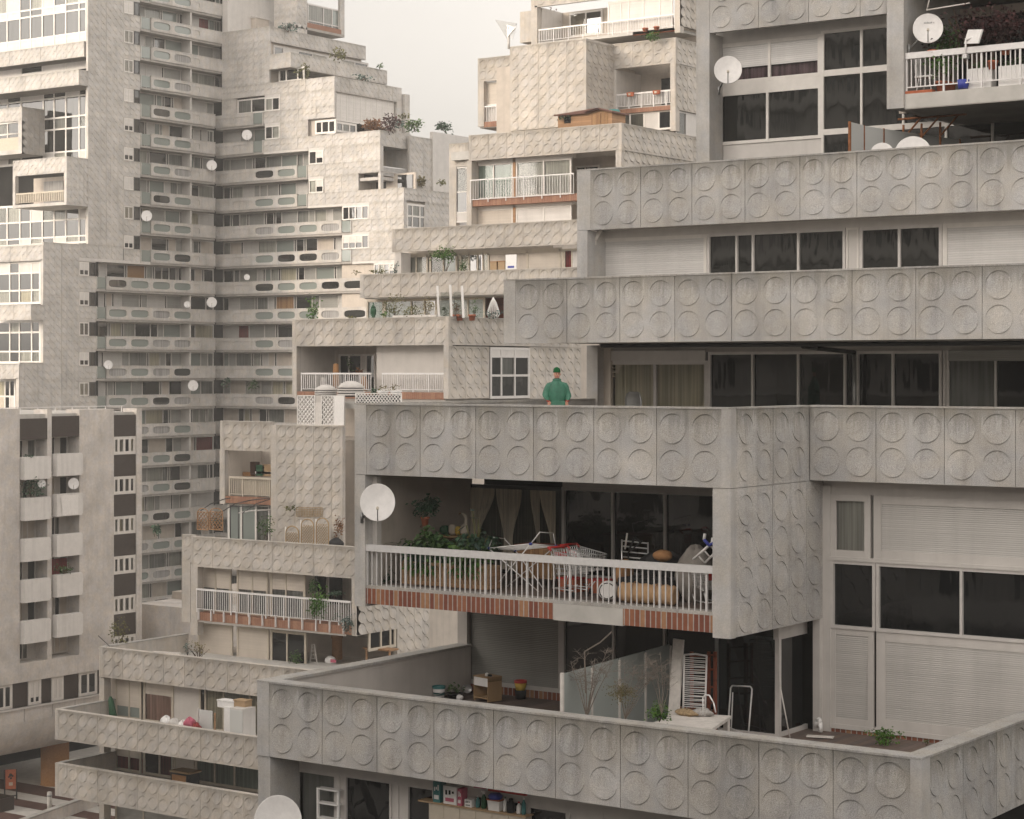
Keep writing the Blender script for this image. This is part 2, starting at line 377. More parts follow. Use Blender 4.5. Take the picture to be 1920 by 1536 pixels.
def window(bld, o, a, n, W, H, xs=(), zs=(), cells=None, fm='frame_alu', fw=.05, d=.06, name='window', back=.5, gl='glass_dark', mw=None):
    """framed window on plane (o, a, n outward). cells[row from bottom][col]: material, or ('s', frac, below) for a blind let down frac of the cell"""
    o = V(o); a = V(a); n = V(n); mw = mw or fw*.8
    X = [0]+[x*W for x in xs]+[W]; Zz = [0]+[z*H for z in zs]+[H]
    fr = MB()
    for i, x in enumerate(X):
        w = fw if i in (0, len(X)-1) else mw
        xx = min(max(x-w/2, 0), W-w); fr.obox(o, a, n, xx, xx+w, -.02, d, 0, H, fm)
    for i, z in enumerate(Zz):
        w = fw if i in (0, len(Zz)-1) else mw
        zz = min(max(z-w/2, 0), H-w); fr.obox(o, a, n, 0.002, W-.002, -.02, d-.006, zz, zz+w, fm)
    wo_ = fr.build(name, bld); pn = MB()
    for j in range(len(Zz)-1):
        for i in range(len(X)-1):
            c = gl if cells is None else cells[j % len(cells)][i % len(cells[j % len(cells)])]
            if c is None: continue
            x0, x1, z0, z1 = X[i], X[i+1], Zz[j], Zz[j+1]; sh = MB(); cu = MB()
            q = lambda b, zz0, zz1, e, mt: b.poly([o+a*x0+n*e+V((0, 0, zz0)), o+a*x1+n*e+V((0, 0, zz0)), o+a*x1+n*e+V((0, 0, zz1)), o+a*x0+n*e+V((0, 0, zz1))], mt)
            if isinstance(c, tuple):
                zs_ = z1-(z1-z0)*c[1]; sm = c[0]
                sh.obox(o, a, n, x0+.015, x1-.015, .006, .032, zs_, z1, sm)
                sh.build('shutter', wo_); sh = MB()
                if c[1] > .98: continue
                z1 = zs_; c = c[2]
            if c.startswith('glass') or c.startswith('frost'):
                if c == 'glass_clear': c = 'glass_smoke'
                q(pn, z0, z1, 0.0, c)
            elif c.startswith('curtain'):
                q(pn, z0, z1, 0.0, 'glass_clear'); q(cu, z0, z1, -.07, c)
            else: sh.obox(o, a, n, x0+.01, x1-.01, .002, .03, z0+.004, z1-.004, c)
            if cu.f: cu.build('curtain', wo_)
            if sh.f: sh.build('shutter' if c.startswith('shut') else 'infill_panel', wo_)
    if pn.f: pn.build('pane', wo_)
    return wo_
def winF(bld, c, u0, u1, vt, vb, ur=None, **k):
    ur = u0 if ur is None else ur
    x0, x1 = FS(u0, c), FS(u1, c); z1, z0 = ZF(ur, vt, c), ZF(ur, vb, c)
    return window(bld, (x0, c, z0), AX, NF, x1-x0, z1-z0, **k)
def winS(bld, s, u0, u1, vt, vb, ur=None, **k):
    ur = u0 if ur is None else ur
    y0, y1 = SCc(u0, s), SCc(u1, s); z1, z0 = ZS(ur, vt, s), ZS(ur, vb, s)
    return window(bld, (s, y0, z0), AY, NS, y1-y0, z1-z0, **k)
def fx(c, u0, u1, us):                        # pixel mullions -> fractions
    a, b = FS(u0, c), FS(u1, c); return [(FS(u, c)-a)/(b-a) for u in us]
def railing(bld, p, q, h, sp, mat='rail_grey', top=(.10, .035), rb=.009, post=None, foot=.1, name='railing'):
    p = V(p); q = V(q); L = (q-p).length; a = (q-p).normalized(); n = V((a.y, -a.x, 0)); mb = MB()
    mb.obox(p, a, n, 0, L, -top[1], top[1], h-top[0], h, mat)
    mb.obox(p, a, n, 0, L, -.014, .014, foot, foot+.03, mat)
    N = max(2, round(L/sp))
    for i in range(N+1):
        x = .02+(L-.04)*i/N; pp = post and i % post == 0
        w = rb*1.9 if pp else rb
        mb.obox(p, a, n, x-w, x+w, -w, w, -.08 if pp else foot+.03, h-top[0]+.005, mat)
    return mb.build(name, bld)
# ================================================================ the near stepped block
XL, XR = -29.1, 6.0
cB, cR3, c2, c1, c0, c4 = 35.2, 38.6, 41.0, 44.3, 49.8, 32.0
near = thing('stepped_apartment_building', 'near stepped grey concrete apartment building with round reliefs filling the right half', 'apartment building', (-20, 40, -10))
zB1, zB0 = -.76, -2.32
# --- parapets
p1b = ZF(1400, 299.5, c1); p2b = ZF(1400, 512.6, c2)
parapet(near, XL, 4.5, c1, p1b-1.55, p1b, 44, m0=.42)
parapet(near, XL, 4.5, c2, p2b-1.55, p2b, 44, m0=.35)
parapet(near, FS(1519, cR3), 4.5, cR3, zB1-1.55, zB1, 32, m0=0)
XB0, XB1 = XL+.02, FS(1370, cB)
parapet(near, XB0, XB1, cB, zB0, zB1, 12, m0=.33, m1=.20)
X4 = FS(1728, c4); z4 = -6.57
parapet(near, XL, X4, c4, z4-1.55, z4, 20, m0=.33, m1=.20, ret=39.2, nret=9, th=.34, mr1=.22)
pz0 = ZF(1340, 61, c0)
parapet(near, FS(1306, c0), FS(1662, c0), c0, pz0, pz0+1.55, 7, m0=.42)
# --- the box with the balcony: right cheek with six rows of discs, left pillar
zbx = -5.28
mb = MB(); Hh = zB1-zbx
r1 = rows2(zB1-zB0); rws = [.36, 1.06, 1.78, 2.50]
y0, y1 = cB+.20, cR3
Lc = y1-y0
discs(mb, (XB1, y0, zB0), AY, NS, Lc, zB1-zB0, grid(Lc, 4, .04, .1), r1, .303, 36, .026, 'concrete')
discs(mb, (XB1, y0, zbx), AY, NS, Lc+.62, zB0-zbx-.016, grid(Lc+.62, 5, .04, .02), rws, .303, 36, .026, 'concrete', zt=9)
mb.box(XB1-.36, XB1-.03, cB+.20, cR3+.55, zbx, zB0, 'concrete_smooth', '')
mb.box(XB1-.40, XB1+.004, cB-.012, cB+.20, zbx-.01, zB0-.012, 'concrete_smooth')
mb.box(XB1-.22, XB1-.03, cB+.22, cR3+.1, zB0, zB1-.004, 'concrete_smooth')
mb.box(XB1-.24, XB1+.018, cB+.2, cR3, zB1-.004, zB1+.032, 'coping')
mb.build('side_wall', near)
mb = MB(); mb.box(XB0, XB0+.30, cB-.012, cB+.5, zbx+.01, zB0-.012, 'concrete_smooth'); mb.box(XB0, XB0+.25, cB+.5, 39.3, zbx+.02, zB0-.012, 'plaster')
mb.box(XB0+.26, XB0+.42, cB+.26, cB+.42, -4.8, zB0-.05, 'panel_white'); mb.build('pillar', near)
# --- floors, slabs, soffits
def slab(x0, x1, y0, y1, z0, z1, top='soffit', name='floor_slab'):
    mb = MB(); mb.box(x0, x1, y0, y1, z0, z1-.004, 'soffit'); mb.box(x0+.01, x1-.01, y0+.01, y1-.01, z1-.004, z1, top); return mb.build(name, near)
slab(XB0+.25, XB1-.36, cB+.34, 39.28, -5.20, -4.80, 'deck')
slab(XL, 4.5, cB+.22, 45.1, -2.30, -1.66, 'stone_pale') if False else None
slab(XB0+.3, XB1-.2, cB+.23, cR3+.3, -2.28, -1.66, 'stone_pale')
slab(XL+.1, 4.5, cR3+.24, 45.1, -2.285, -1.665, 'stone_pale')
slab(XL+.1, 4.5, c2+.23, 45.1, p2b-1.52, p2b-.95, 'stone_pale')
slab(XL+.1, 4.5, c1+.23, 50.4, p1b-1.52, p1b-1.0, 'stone_pale')
slab(XL+.1, X4-.35, c4+.36, 39.28, -8.08, -7.68, 'deck')
# brick band under the balcony: vertical tiles with a broken stretch of bare concrete
mb = MB(); xb = lambda u: FS(u, cB)
for a, b in ((680, 1037), (1167, 1346)): mb.box(xb(a), xb(b), cB+.02, cB+.35, -5.20, -4.86, 'brick_tile')
mb.box(XB0+.25, XB1-.36, cB+.03, cB+.36, -4.86, -4.79, 'coping')
mb.build('brick_fascia', near)
mb = MB(); mb.box(xb(1037), xb(1167), cB+.012, cB+.34, -5.215, -4.865, 'stone_pale'); o_ = mb.build('bare_fascia', near); o_['label'] = 'pale bare stretch where tiles have fallen off'
railing(near, (xb(684), cB+.07, -4.86), (xb(1346), cB+.07, -4.86), .98, .137, 'rail_grey', (.15, .05), .011, post=8, foot=.03)
# --- bodies behind the glazing
def room(x0, x1, y0, y1, z0, z1, skip=''):
    mb = MB(); mb.box(x0, x1, y0, y1, z0, z1, 'dark_room', skip); return mb
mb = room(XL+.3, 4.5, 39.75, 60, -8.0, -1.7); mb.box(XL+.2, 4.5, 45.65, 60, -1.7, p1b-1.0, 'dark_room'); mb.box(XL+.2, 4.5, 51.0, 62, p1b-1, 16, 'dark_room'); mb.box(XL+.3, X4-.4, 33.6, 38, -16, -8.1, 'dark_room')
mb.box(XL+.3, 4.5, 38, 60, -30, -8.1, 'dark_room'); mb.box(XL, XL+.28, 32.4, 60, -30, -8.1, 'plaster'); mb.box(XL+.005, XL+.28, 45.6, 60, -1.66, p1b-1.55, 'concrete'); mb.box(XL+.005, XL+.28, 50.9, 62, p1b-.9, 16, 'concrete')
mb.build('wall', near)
# --- level behind the upper wide parapet (between the two bands)
cg = 45.2
mb = MB(); zl1, zl0 = ZF(1130, 432, cg)+.1, ZF(1130, 448, cg)
mb.box(FS(1120, cg), 4.5, cg-.05, cg+.3, zl0, zl1+.35, 'panel_white')
mb.build('lintel', near)
def w(c, u0, u1, z0, z1, **k): return window(near, (FS(u0, c), c, z0), AX, NF, FS(u1, c)-FS(u0, c), z1-z0, **k)
za, zb = p2b-.9, zl0
w(cg, 1129, 1327, za, zb, cells=[['shutter_light']], fm='frame_white', fw=.09)
w(cg, 1328, 1587, za, zb, xs=fx(cg, 1328, 1587, [1383, 1413.5, 1498.5]), cells=[['glass_smoke']], fw=.07, d=.07)
w(cg, 1588, 1612, za, zb, cells=[['panel_white']], fm='frame_white')
w(cg, 1613, 1768, za, zb, xs=fx(cg, 1613, 1768, [1687.5]), cells=[['glass_smoke']], fw=.08)
w(cg, 1769, 1990, za, zb, cells=[['shutter_light']], fm='frame_white', fw=.11)
mb = MB(); mb.box(XL, XL+.32, c1-.01, cg+.5, p2b-1.3, p1b-1.56, 'concrete_smooth'); mb.box(XL+.32, FS(1124, cg), cg-.02, cg+.3, za, zl1+.3, 'panel_white'); mb.build('pillar', near)
# --- terrace level with the long dark glazing
zt, zs = ZF(1335, 660, cg), -1.64
mb = MB(); mb.box(FS(1125, cg), 4.5, cg-.04, cg+.3, zt, zt+.75, 'soffit'); mb.box(FS(1133, cg), FS(1326, cg), cg-.12, cg-.04, zt-.22, zt+.04, 'panel_white'); mb.build('lintel', near)
w(cg, 1133, 1329, zs, zt-.22, xs=[.5], cells=[['curtain_cream']], fm='frame_alu', fw=.10)
w(cg, 1330, 1606, zs, zt, xs=fx(cg, 1330, 1606, [1413, 1498.5, 1586]), fw=.07, d=.08)
w(cg, 1607, 1768, zs, zt, xs=fx(cg, 1607, 1768, [1676]), fw=.07, d=.08)
mb = MB(); mb.obox((FS(1783, cg), cg, zs), AX, NF, 0, 3.2, .07, .16, zt-zs-.25, zt-zs, 'shutter_dark'); mb.build('shutter_box', near)
w(cg, 1770, 1990, zs, zt, xs=fx(cg, 1770, 1990, [1779, 1868]), cells=[['panel_white', 'curtain_grey', 'glass_dark']], fw=.06)
mb = MB(); mb.box(XL, XL+.34, cg-.45, cg+.5, -1.66, p2b-1.56, 'concrete_smooth'); mb.box(XL+.34, XL+.55, cg-.15, cg+.4, -1.66, p2b-1.6, 'plaster'); mb.box(XL+.55, FS(1131, cg), cg-.02, cg+.3, -1.66, p2b-1.6, 'panel_white')
mb.build('pillar', near)
mb = MB(); mb.box(XL, XL+.24, cB+.2, cg-.44, -2.2, zB1+.02, 'concrete_smooth'); mb.box(XL-.015, XL+.27, cB+.22, cg-.445, zB1-.02, zB1+.03, 'coping'); mb.build('terrace_wall', near)
# drain pipes under the slab
mb = MB(); zp = p2b-1.55-.07
mb.path([(FS(1128, c2+.5), c2+.5, zp), (-8, c2+.5, zp-.03), (4, c2+.5, zp-.05)], .055, 'black', 8)
xq = FS(1602, cg-.3); mb.path([(xq+.35, c2+.5, zp-.05), (xq+.12, c2+1.6, zp-.08), (xq, cg-.3, zp-.16)], .055, 'black', 8); mb.bar((xq, cg-.3, zp-.1), (xq, cg-.3, -1.65), .05, 'metal_grey', 8)
mb.build('drain_pipe', near)
mb = MB(); x = FS(1114, cg-.5); zq = ZF(1114, 436, cg-.5)
mb.path([(x+.12, cg-.35, zq+.1), (x+.02, cg-.5, zq-.2), (x-.02, cg-.5, zq-.5), (x-.02, cg-.5, p2b-.9)], .055, 'frame_white', 8); mb.build('drain_pipe', near)
mb = MB(); x = FS(1114, cg-.16); zq = ZF(1114, 684, cg-.16); mb.lathe((x+.05, cg-.16, zq), [(.0, .1), (.09, .1), (.13, .04), (.13, 0)], 'metal_grey', 14, (0, -1, 0)); mb.build('wall_lamp', near)
# --- the two storeys of glazing right of the box
cw = 39.3
W3 = lambda u0, u1, vt, vb, **k: winF(near, cw, u0, u1, vt, vb, **k)
mb = MB(); x5 = FS(1545, cw); zl = ZF(1564, 911, cw)
mb.box(x5, 4.5, cw-.03, cw+.3, ZF(1564, 926, cw), zl+.3, 'panel_white'); mb.build('lintel', near)
zA, zBm, zC, zD, zE = ZF(1564, 926, cw), ZF(1564, 1032, cw), ZF(1564, 1050, cw), ZF(1564, 1177, cw), ZF(1561, 1366, cw)
w(cw, 1558, 1634, zBm-.12, zA, cells=[['curtain_white']], fm='panel_white', fw=.14, d=.05)
w(cw, 1640, 1990, zBm-.12, zA, cells=[[('shutter', .91, 'glass_dark')]], fm='panel_white', fw=.17, d=.06)
w(cw, 1560, 1644, zD, zC, cells=[['glass_dark']], fw=.07, d=.08)
w(cw, 1645, 1990, zD, zC, xs=fx(cw, 1645, 1990, [1804.5]), fw=.07, d=.08)
mb = MB(); mb.box(FS(1558, cw), 4.5, cw-.10, cw+.1, zC, zBm-.12, 'panel_white'); mb.box(FS(1558, cw), 4.5, cw-.06, cw+.1, zE+.02, zE+.12, 'panel_white'); mb.box(FS(1531, cw), 4.5, cw-.03, cw+.15, -7.72, zE+.02, 'brick_tile'); mb.build('sill', near)
w(cw, 1558, 1640, zE+.12, zD, cells=[['shutter']], fm='panel_white', fw=.13, d=.05)
w(cw, 1645, 1990, zE+.12, zD, cells=[['shutter']], fm='panel_white', fw=.2, d=.05)
mb = MB(); mb.box(FS(1545, cw), FS(1560, cw), cw-.08, cw+.3, -7.7, zl, 'panel_white'); mb.box(FS(1532, cw), FS(1545, cw), cw-.2, cw+.3, -7.7, zbx+.12, 'panel_white'); mb.build('pillar', near)
mb = MB()                                       # the broken end of the cheek: a ragged slab edge with exposed fill
pts = [(0, .02), (.05, .35), (.02, .62), (.16, .95), (.03, 1.25), (.0, 1.6)]
for i in range(9):
    z = zB0-.08-i*.16; a = .10+.09*math.sin(i*1.7)+R.uniform(0, .05); mb.box(XB1-.3, XB1-.02, cR3+.5, cR3+.55+a, z-.16, z, 'stone_pale')
mb.build('broken_edge', near)
# glass corner below the box
xg, yg = FS(1459, 38.0), 38.0
mb = MB(); zf = -7.68; zh = zbx-.02
mb.box(xg-.05, xg+.05, yg-.05, yg+.05, zf, zh-.3, 'frame_alu'); mb.box(FS(1345, yg)-.04, FS(1345, yg)+.04, yg-.04, yg+.04, zf, zh, 'metal_grey')
mb.box(xg-.10, xg+.02, yg-.02, cw, zh-.34, zh+.0, 'panel_white'); mb.box(xg-.03, xg+.03, yg+.05, cw, zf, zf+.10, 'frame_alu'); mb.box(FS(1345, yg), xg-.05, yg-.02, yg+.03, zf, zf+.06, 'frame_alu'); mb.build('glass_porch_frame', near)
mb = MB(); mb.box(FS(1345, yg)+.04, xg-.05, yg, yg+.015, zf+.06, zh-.3, 'glass_dark'); mb.box(xg-.01, xg+.005, yg+.05, cw-.2, zf+.10, zh-.34, 'glass_dark'); mb.build('glass_porch_pane', near)
# wall below the balcony and back wall of the balcony
w(cw, 866, 1056, -7.50, zbx+.25, cells=[['shutter_dark']], fm='frame_alu', fw=.10)
w(cw, 1056, 1350, -7.62, zbx+.25, xs=fx(cw, 1056, 1350, [1153, 1248]), fw=.07, d=.08)
mb = MB(); mb.box(FS(858, cw), FS(1350, cw), cw-.05, cw+.15, -7.72, -7.50, 'brick_tile'); mb.build('sill', near)
zlt = ZF(1060, 913, cw)
w(cw, 873, 1056, -4.78, zlt-.02, xs=[.45], cells=[['curtain_lace']], fm='frame_dark', fw=.08)
w(cw, 1056, 1345, -4.78, zlt, xs=fx(cw, 1056, 1345, [1151, 1249]), fw=.075, d=.07)
mb = MB(); mb.box(FS(1056, cw), XB1-.36, cw-.03, cw+.2, zlt, zB0+.1, 'panel_white'); mb.build('lintel', near)
mb = MB()                                        # tied back curtains: two pairs
def drape(u0, u1, side):
    x0, x1 = FS(u0, cw), FS(u1, cw); z1_ = zlt-.1; zt_ = -3.85; zb_ = -4.7; N = 14
    prev = None
    for j in range(15):
        f = j/14; z = z1_+(zb_-z1_)*f
        k = 1-.68*math.sin(min(1, f/.68)*math.pi/2)**2 if f < .68 else .32+.35*(f-.68)/.32
        a, b = (x0, x0+(x1-x0)*k) if side < 0 else (x1-(x1-x0)*k, x1)
        row = [mb.vert((a+(b-a)*i/N, cw-.12-.03*math.sin(i*2.4+.4), z)) for i in range(N+1)]
        if prev:
            for i in range(N): mb.face((prev[i], prev[i+1], row[i+1], row[i]), 'curtain_cream')
        prev = row
mb.sm = True; drape(888, 934, -1); drape(936, 958, 1); drape(958, 985, -1); drape(1000, 1018, 1); drape(1018, 1048, 1); mb.build('tied_curtains', near)
# --- terrace wall on the left of the big lower terrace
mb = MB(); mb.box(XL, XL+.3, c4+.3, 39.2, -8.1, z4-.03, 'plaster_white'); mb.box(XL-.03, XL+.36, c4+.33, 39.18, z4-.03, z4+.03, 'coping'); mb.box(XL, XL+.26, 39.2, 39.7, -7.7, zbx+.2, 'plaster'); mb.box(XL+.26, FS(867, cw), 39.1, 39.5, -7.7, zbx+.2, 'plaster_white'); mb.build('terrace_wall', near)
# --- rooms under the lower terrace
cl = 33.0
zl = ZF(540, 1432, cl)
mb = MB(); mb.box(FS(524, cl), X4, cl-.06, cl+.3, zl-.04, z4-1.5, 'panel_white'); mb.box(XL, XL+.34, c4+.02, cl+.5, -14, z4-1.56, 'concrete_smooth'); mb.box(XL+.34, FS(540, cl), cl-.03, cl+.3, -14, z4-1.5, 'concrete_smooth'); mb.build('lintel', near)
winF(near, cl, 541, 636, 1435, 1660, cells=[['curtain_grey']], fw=.09)
winF(near, cl, 636, 746, 1435, 1660, ur=541, xs=[.13, .9], cells=[['panel_white', 'glass_dark', 'frame_alu']], fw=.06)
winF(near, cl, 746, 985, 1435, 1660, ur=541, xs=[.09, .3, .62], cells=[['panel_white', 'glass_dark']], fw=.06)
winF(near, cl, 986, 1420, 1435, 1660, ur=541, zs=[.78], xs=[.2, .35], cells=[['panel_white'], ['glass_dark', 'panel_white', 'glass_dark']], fm='panel_white', fw=.12)
mb = MB(); x = FS(522, cl-.25); z = z4-1.6; mb.path([(x+.1, cl-.1, z), (x+.02, cl-.25, z-.25), (x, cl-.25, z-.5), (x, cl-.25, z-4)], .06, 'frame_white', 8); mb.build('drain_pipe', near)
# --- the two storey glazing at the top
ct = 50.6
zq0 = p1b-.95
mb = MB(); zl1_, zl0_ = ZF(1345, 66, ct)+.1, ZF(1352, 84, ct)
mb.box(FS(1343, ct), FS(1720, ct), ct-.03, ct+.3, zl0_, zl1_+.4, 'panel_white'); mb.build('lintel', near)
zsil, zmid, zlow = ZF(1352, 176, ct), ZF(1352, 160, ct), ZF(1352, 273, ct)
w(ct, 1350, 1541, zmid, zl0_, xs=[.5], cells=[[('shutter_light', .62, 'curtain_purple')]], fm='frame_white', fw=.10)
w(ct, 1350, 1541, zlow, zsil, xs=[.48], cells=[['glass_smoke']], fm='frame_white', fw=.09)
w(ct, 1541, 1990, zmid+.05, zl0_+.08, xs=fx(ct, 1541, 1990, [1616.5]), cells=[['glass_smoke']], fm='frame_white', fw=.09)
w(ct, 1541, 1990, zlow+.15, zmid+.05, xs=fx(ct, 1541, 1990, [1616.5, 1695, 1775, 1862]), cells=[['glass_smoke']], fm='frame_white', fw=.08)
w(ct, 1541, 1990, zq0, zlow+.15, xs=fx(ct, 1541, 1990, [1616.5, 1775, 1862]), cells=[['glass_smoke']], fm='frame_white', fw=.08)
mb = MB(); mb.box(FS(1350, ct), FS(1541, ct), ct-.02, ct+.3, zq0, zlow, 'panel_white'); mb.box(FS(1350, ct), FS(1541, ct), ct-.05, ct+.2, zsil, zmid, 'frame_white'); mb.build('sill', near)
x0 = FS(1306, c0); mb = MB(); mb.box(x0, x0+.42, c0-.01, ct+.4, zq0-.1, pz0-.002, 'concrete_smooth'); mb.box(x0+.42, FS(1350, ct), ct-.04, ct+.3, zq0, zl1_+.3, 'panel_white'); mb.build('pillar', near)
# --- upper right balcony box
ck = 46.6; xk = FS(1663, ck); zk1 = ZF(1663, 205, ck); zrt = ZF(1750, 96, ck)
mb = MB(); mb.box(xk, xk+.45, ck-.01, ck+.3, zk1, 14, 'concrete_smooth'); mb.box(xk+.1, xk+.44, ck+.3, ct+.2, zk1, 14, 'concrete_smooth'); mb.build('pillar', near)
zs1 = ZF(1700, 172, ck)-.05; zs0 = ZF(1700, 203, ck)
mb = MB(); mb.box(xk+.45, 4.5, ck+.06, ct, zs0, zs1, 'stone_pale', 'D'); mb.box(xk+.44, 4.5, ck+.07, ct, zs0-.02, zs0, 'soffit'); mb.box(xk+.45, FS(1745, ck), ck+.07, ck+.3, zs1, zs1+.07, 'terracotta'); mb.build('balcony_slab', near)
railing(near, (xk+.46, ck+.12, zs1+.05), (4.0, ck+.12, zs1+.05), zrt-zs1-.02, .122, 'rail_white', (.15, .05), .012, post=8)
mb = MB(); mb.box(FS(1700, ct), 4.5, ct-.5, ct-.4, zs1, zs1+2.6, 'plaster'); mb.box(FS(1790, ct-.55), 4.5, ct-.56, ct-.5, zs1+.05, ZF(1850, 30, ct-.55), 'glass_dark'); mb.build('balcony_wall', near)
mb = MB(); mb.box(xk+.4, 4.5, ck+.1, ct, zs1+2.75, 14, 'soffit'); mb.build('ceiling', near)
for u in (1694, 1728, 1763):                      # rusty props and brackets under the balcony
    t_ = thing('balcony_prop', {1694: 'leftmost rusty steel prop under the upper right balcony', 1728: 'middle rusty steel prop under the upper right balcony', 1763: 'right hand rusty steel prop under the upper right balcony'}[u], 'steel prop', (FS(u, 48.2), 48.2, zq0), 'rusty props under the upper balcony')
    mb = MB(); x = FS(u, 48.2); mb.bar((x, 48.2, zq0), (x, 48.2, zs0-.2), .03, 'rust', 8); mb.build('post', t_)
    mb = MB(); mb.path([(x, 48.2, zs0-.55), (x+.5, 48.2, zs0-.03)], .025, 'rust', 6); mb.bar((x-.15, 48.2, zs0-.05), (x+.7, 48.2, zs0-.05), .03, 'rust', 6); mb.build('bracket', t_)
# ================================================================ the terraced wing on the left, some 110 m away
LX, LR = -80.5, -68.2
wing = thing('terraced_apartment_building', 'pinkish grey terraced apartment building with dotted parapets, stepping back behind the near one', 'apartment building', (-75, 95, -26))
CM = 'concrete_warm'
def bandL(c, u0, u1, vt, vb, n, ur=None, ret=None, nret=0, seg=16, m0=.25, m1=0.0, **k):
    ur = u0 if ur is None else ur
    return parapet(wing, FS(u0, c), FS(u1, c), c, ZF(ur, vb, c), ZF(ur, vt, c), n, CM, .30, seg, .045, .25, m0, m1, ret, nret, g=.02, capmat=CM, **k)
def wallL(c, u0, u1, vt, vb, nc, nr, ur=None, m=.1, name='wall', th=.3, joint=2):
    ur = u0 if ur is None else ur
    x0, x1, z0, z1 = FS(u0, c), FS(u1, c), ZF(ur, vb, c), ZF(ur, vt, c); mb = MB()
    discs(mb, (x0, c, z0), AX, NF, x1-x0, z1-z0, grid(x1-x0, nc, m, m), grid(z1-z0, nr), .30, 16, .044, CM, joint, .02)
    mb.box(x0, x1-.04, c+.03, c+th, z0, z1-.01, CM, 'F'); return mb.build(name, wing)
def wallLS(s, u0, u1, vt, vb, nc, nr, ur=None, name='side_wall', th=.3, mat=CM):
    ur = u0 if ur is None else ur
    y0, y1, z0, z1 = SCc(u0, s), SCc(u1, s), ZS(ur, vb, s), ZS(ur, vt, s); mb = MB()
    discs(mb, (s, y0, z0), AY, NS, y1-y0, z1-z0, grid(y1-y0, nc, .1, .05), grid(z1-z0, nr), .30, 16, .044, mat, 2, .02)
    mb.box(s-th, s-.03, y0+.05, y1, z0, z1-.01, mat, 'R'); return mb.build(name, wing)
def boxF(c, u0, u1, vt, vb, mat, name='panel', d0=0, d1=.3, ur=None, bld=None, z=None):
    ur = u0 if ur is None else ur
    mb = MB(); mb.box(FS(u0, c), FS(u1, c), c+d0, c+d1, ZF(ur, vb, c), ZF(ur, vt, c), mat); return mb.build(name, bld or wing)
def wL(c, u0, u1, vt, vb, us=(), **k):
    k.setdefault('fm', 'frame_white'); k.setdefault('fw', .12)
    return winF(wing, c, u0, u1, vt, vb, xs=fx(c, u0, u1, us), **k)
# --- solid bodies (dark rooms) behind each two storey step
mb = MB()
for c, z0, z1, x1 in ((77.4, -26, -15.9, -68.4), (87.2, -15.9, -10, -68.4), (89, -10, -4, -69.2), (95.7, -4, 2.2, -69.6), (101.8, 2.2, 5, -69.6), (102.7, 5, 8.1, -69.2), (111.3, 8.1, 14.4, -68), (112.4, 14.4, 20.6, -73.4), (119.2, 20.6, 24, -68.6)):
    mb.box(LX+.1, x1, c, 128, z0, z1, 'plaster')
mb.box(-73.5, -68.7, 119, 126, 14.4, 20.6, 'plaster'); mb.build('wall', wing)
# --- the two lowest parapets
c = 72.8
bandL(c, 103.5, 520, 1330.6, 1386, 21); bandL(c, 103.5, 520, 1431.5, 1491.7, 21)
for z in (ZF(103.5, 1330.6, c), ZF(103.5, 1431.5, c)):
    mb = MB(); x = FS(103.5, c); mb.box(x, x+.25, c+.25, 77.5, z-1.5, z, CM); mb.box(x-.02, x+.28, c+.25, 77.5, z, z+.05, 'coping')
    mb.box(x+.1, LR, c+.3, 77.8, z-1.55, z-1.2, 'soffit'); mb.build('terrace_wall', wing)
c = 76.4
def glaz(c, zt, zb, spec, name=None):
    """spec: list of (u0,u1,cell,mullions)"""
    for u0, u1, cells, us in spec:
        window(wing, (FS(u0, c), c, zb), AX, NF, FS(u1, c)-FS(u0, c), zt-zb, xs=fx(c, u0, u1, us), cells=[cells], fm='cream', fw=.13, mw=.09)
z6, z5, z4w = ZF(103.5, 1330.6, 72.8), ZF(103.5, 1431.5, 72.8), ZF(186, 1213.6, 76)
glaz(c+.5, z4w-1.45, z6-.95, [(217, 266, [('shutter_cream', .72, 'glass_green')], [243]), (270, 326, [('shutter_cream', .38, 'curtain_pink')], []), (374, 510, ['glass_smoke', 'curtain_cream', 'curtain_white', 'curtain_cream'], [386, 420, 470])])
boxF(c+.5, 326, 375, 1284, 1370, 'plaster_white', 'wall'); boxF(c+.45, 200, 218, 1262, 1360, 'plaster', 'wall')
glaz(c+.5, z6-1.5, z5-.95, [(217, 266, [('shutter_cream', .66, 'curtain_red')], [243]), (270, 326, [('shutter_cream', .5, 'glass_dark'), ('shutter_cream', .5, 'curtain_red')], [300]), (327, 366, [('shutter_cream', .8, 'glass_dark')], []), (367, 520, ['curtain_green'], [403, 440])])
glaz(c+.5, z5-1.5, z5-4, [(217, 400, [('shutter_dark', .9, 'glass_dark')], [270])])
for vt, vb in ((1270, 1320), (1391, 1432), (1492, 1560)): boxF(76.1, 186, 195, vt, vb, CM, 'pillar', 0, .5)
# --- parapet at the middle step, its left return and terrace
bandL(76, 186, 640, 1213.6, 1269, 22)
z = ZF(186, 1213.6, 76); mb = MB(); x = FS(186, 76); mb.box(x, x+.25, 76.25, 82.5, z-1.5, z, CM); mb.box(x-.02, x+.28, 76.25, 82.5, z, z+.06, 'coping'); mb.box(x+.2, LR, 76.2, 84, z-1.5, z-1.0, 'stone_pale'); mb.build('terrace_wall', wing)
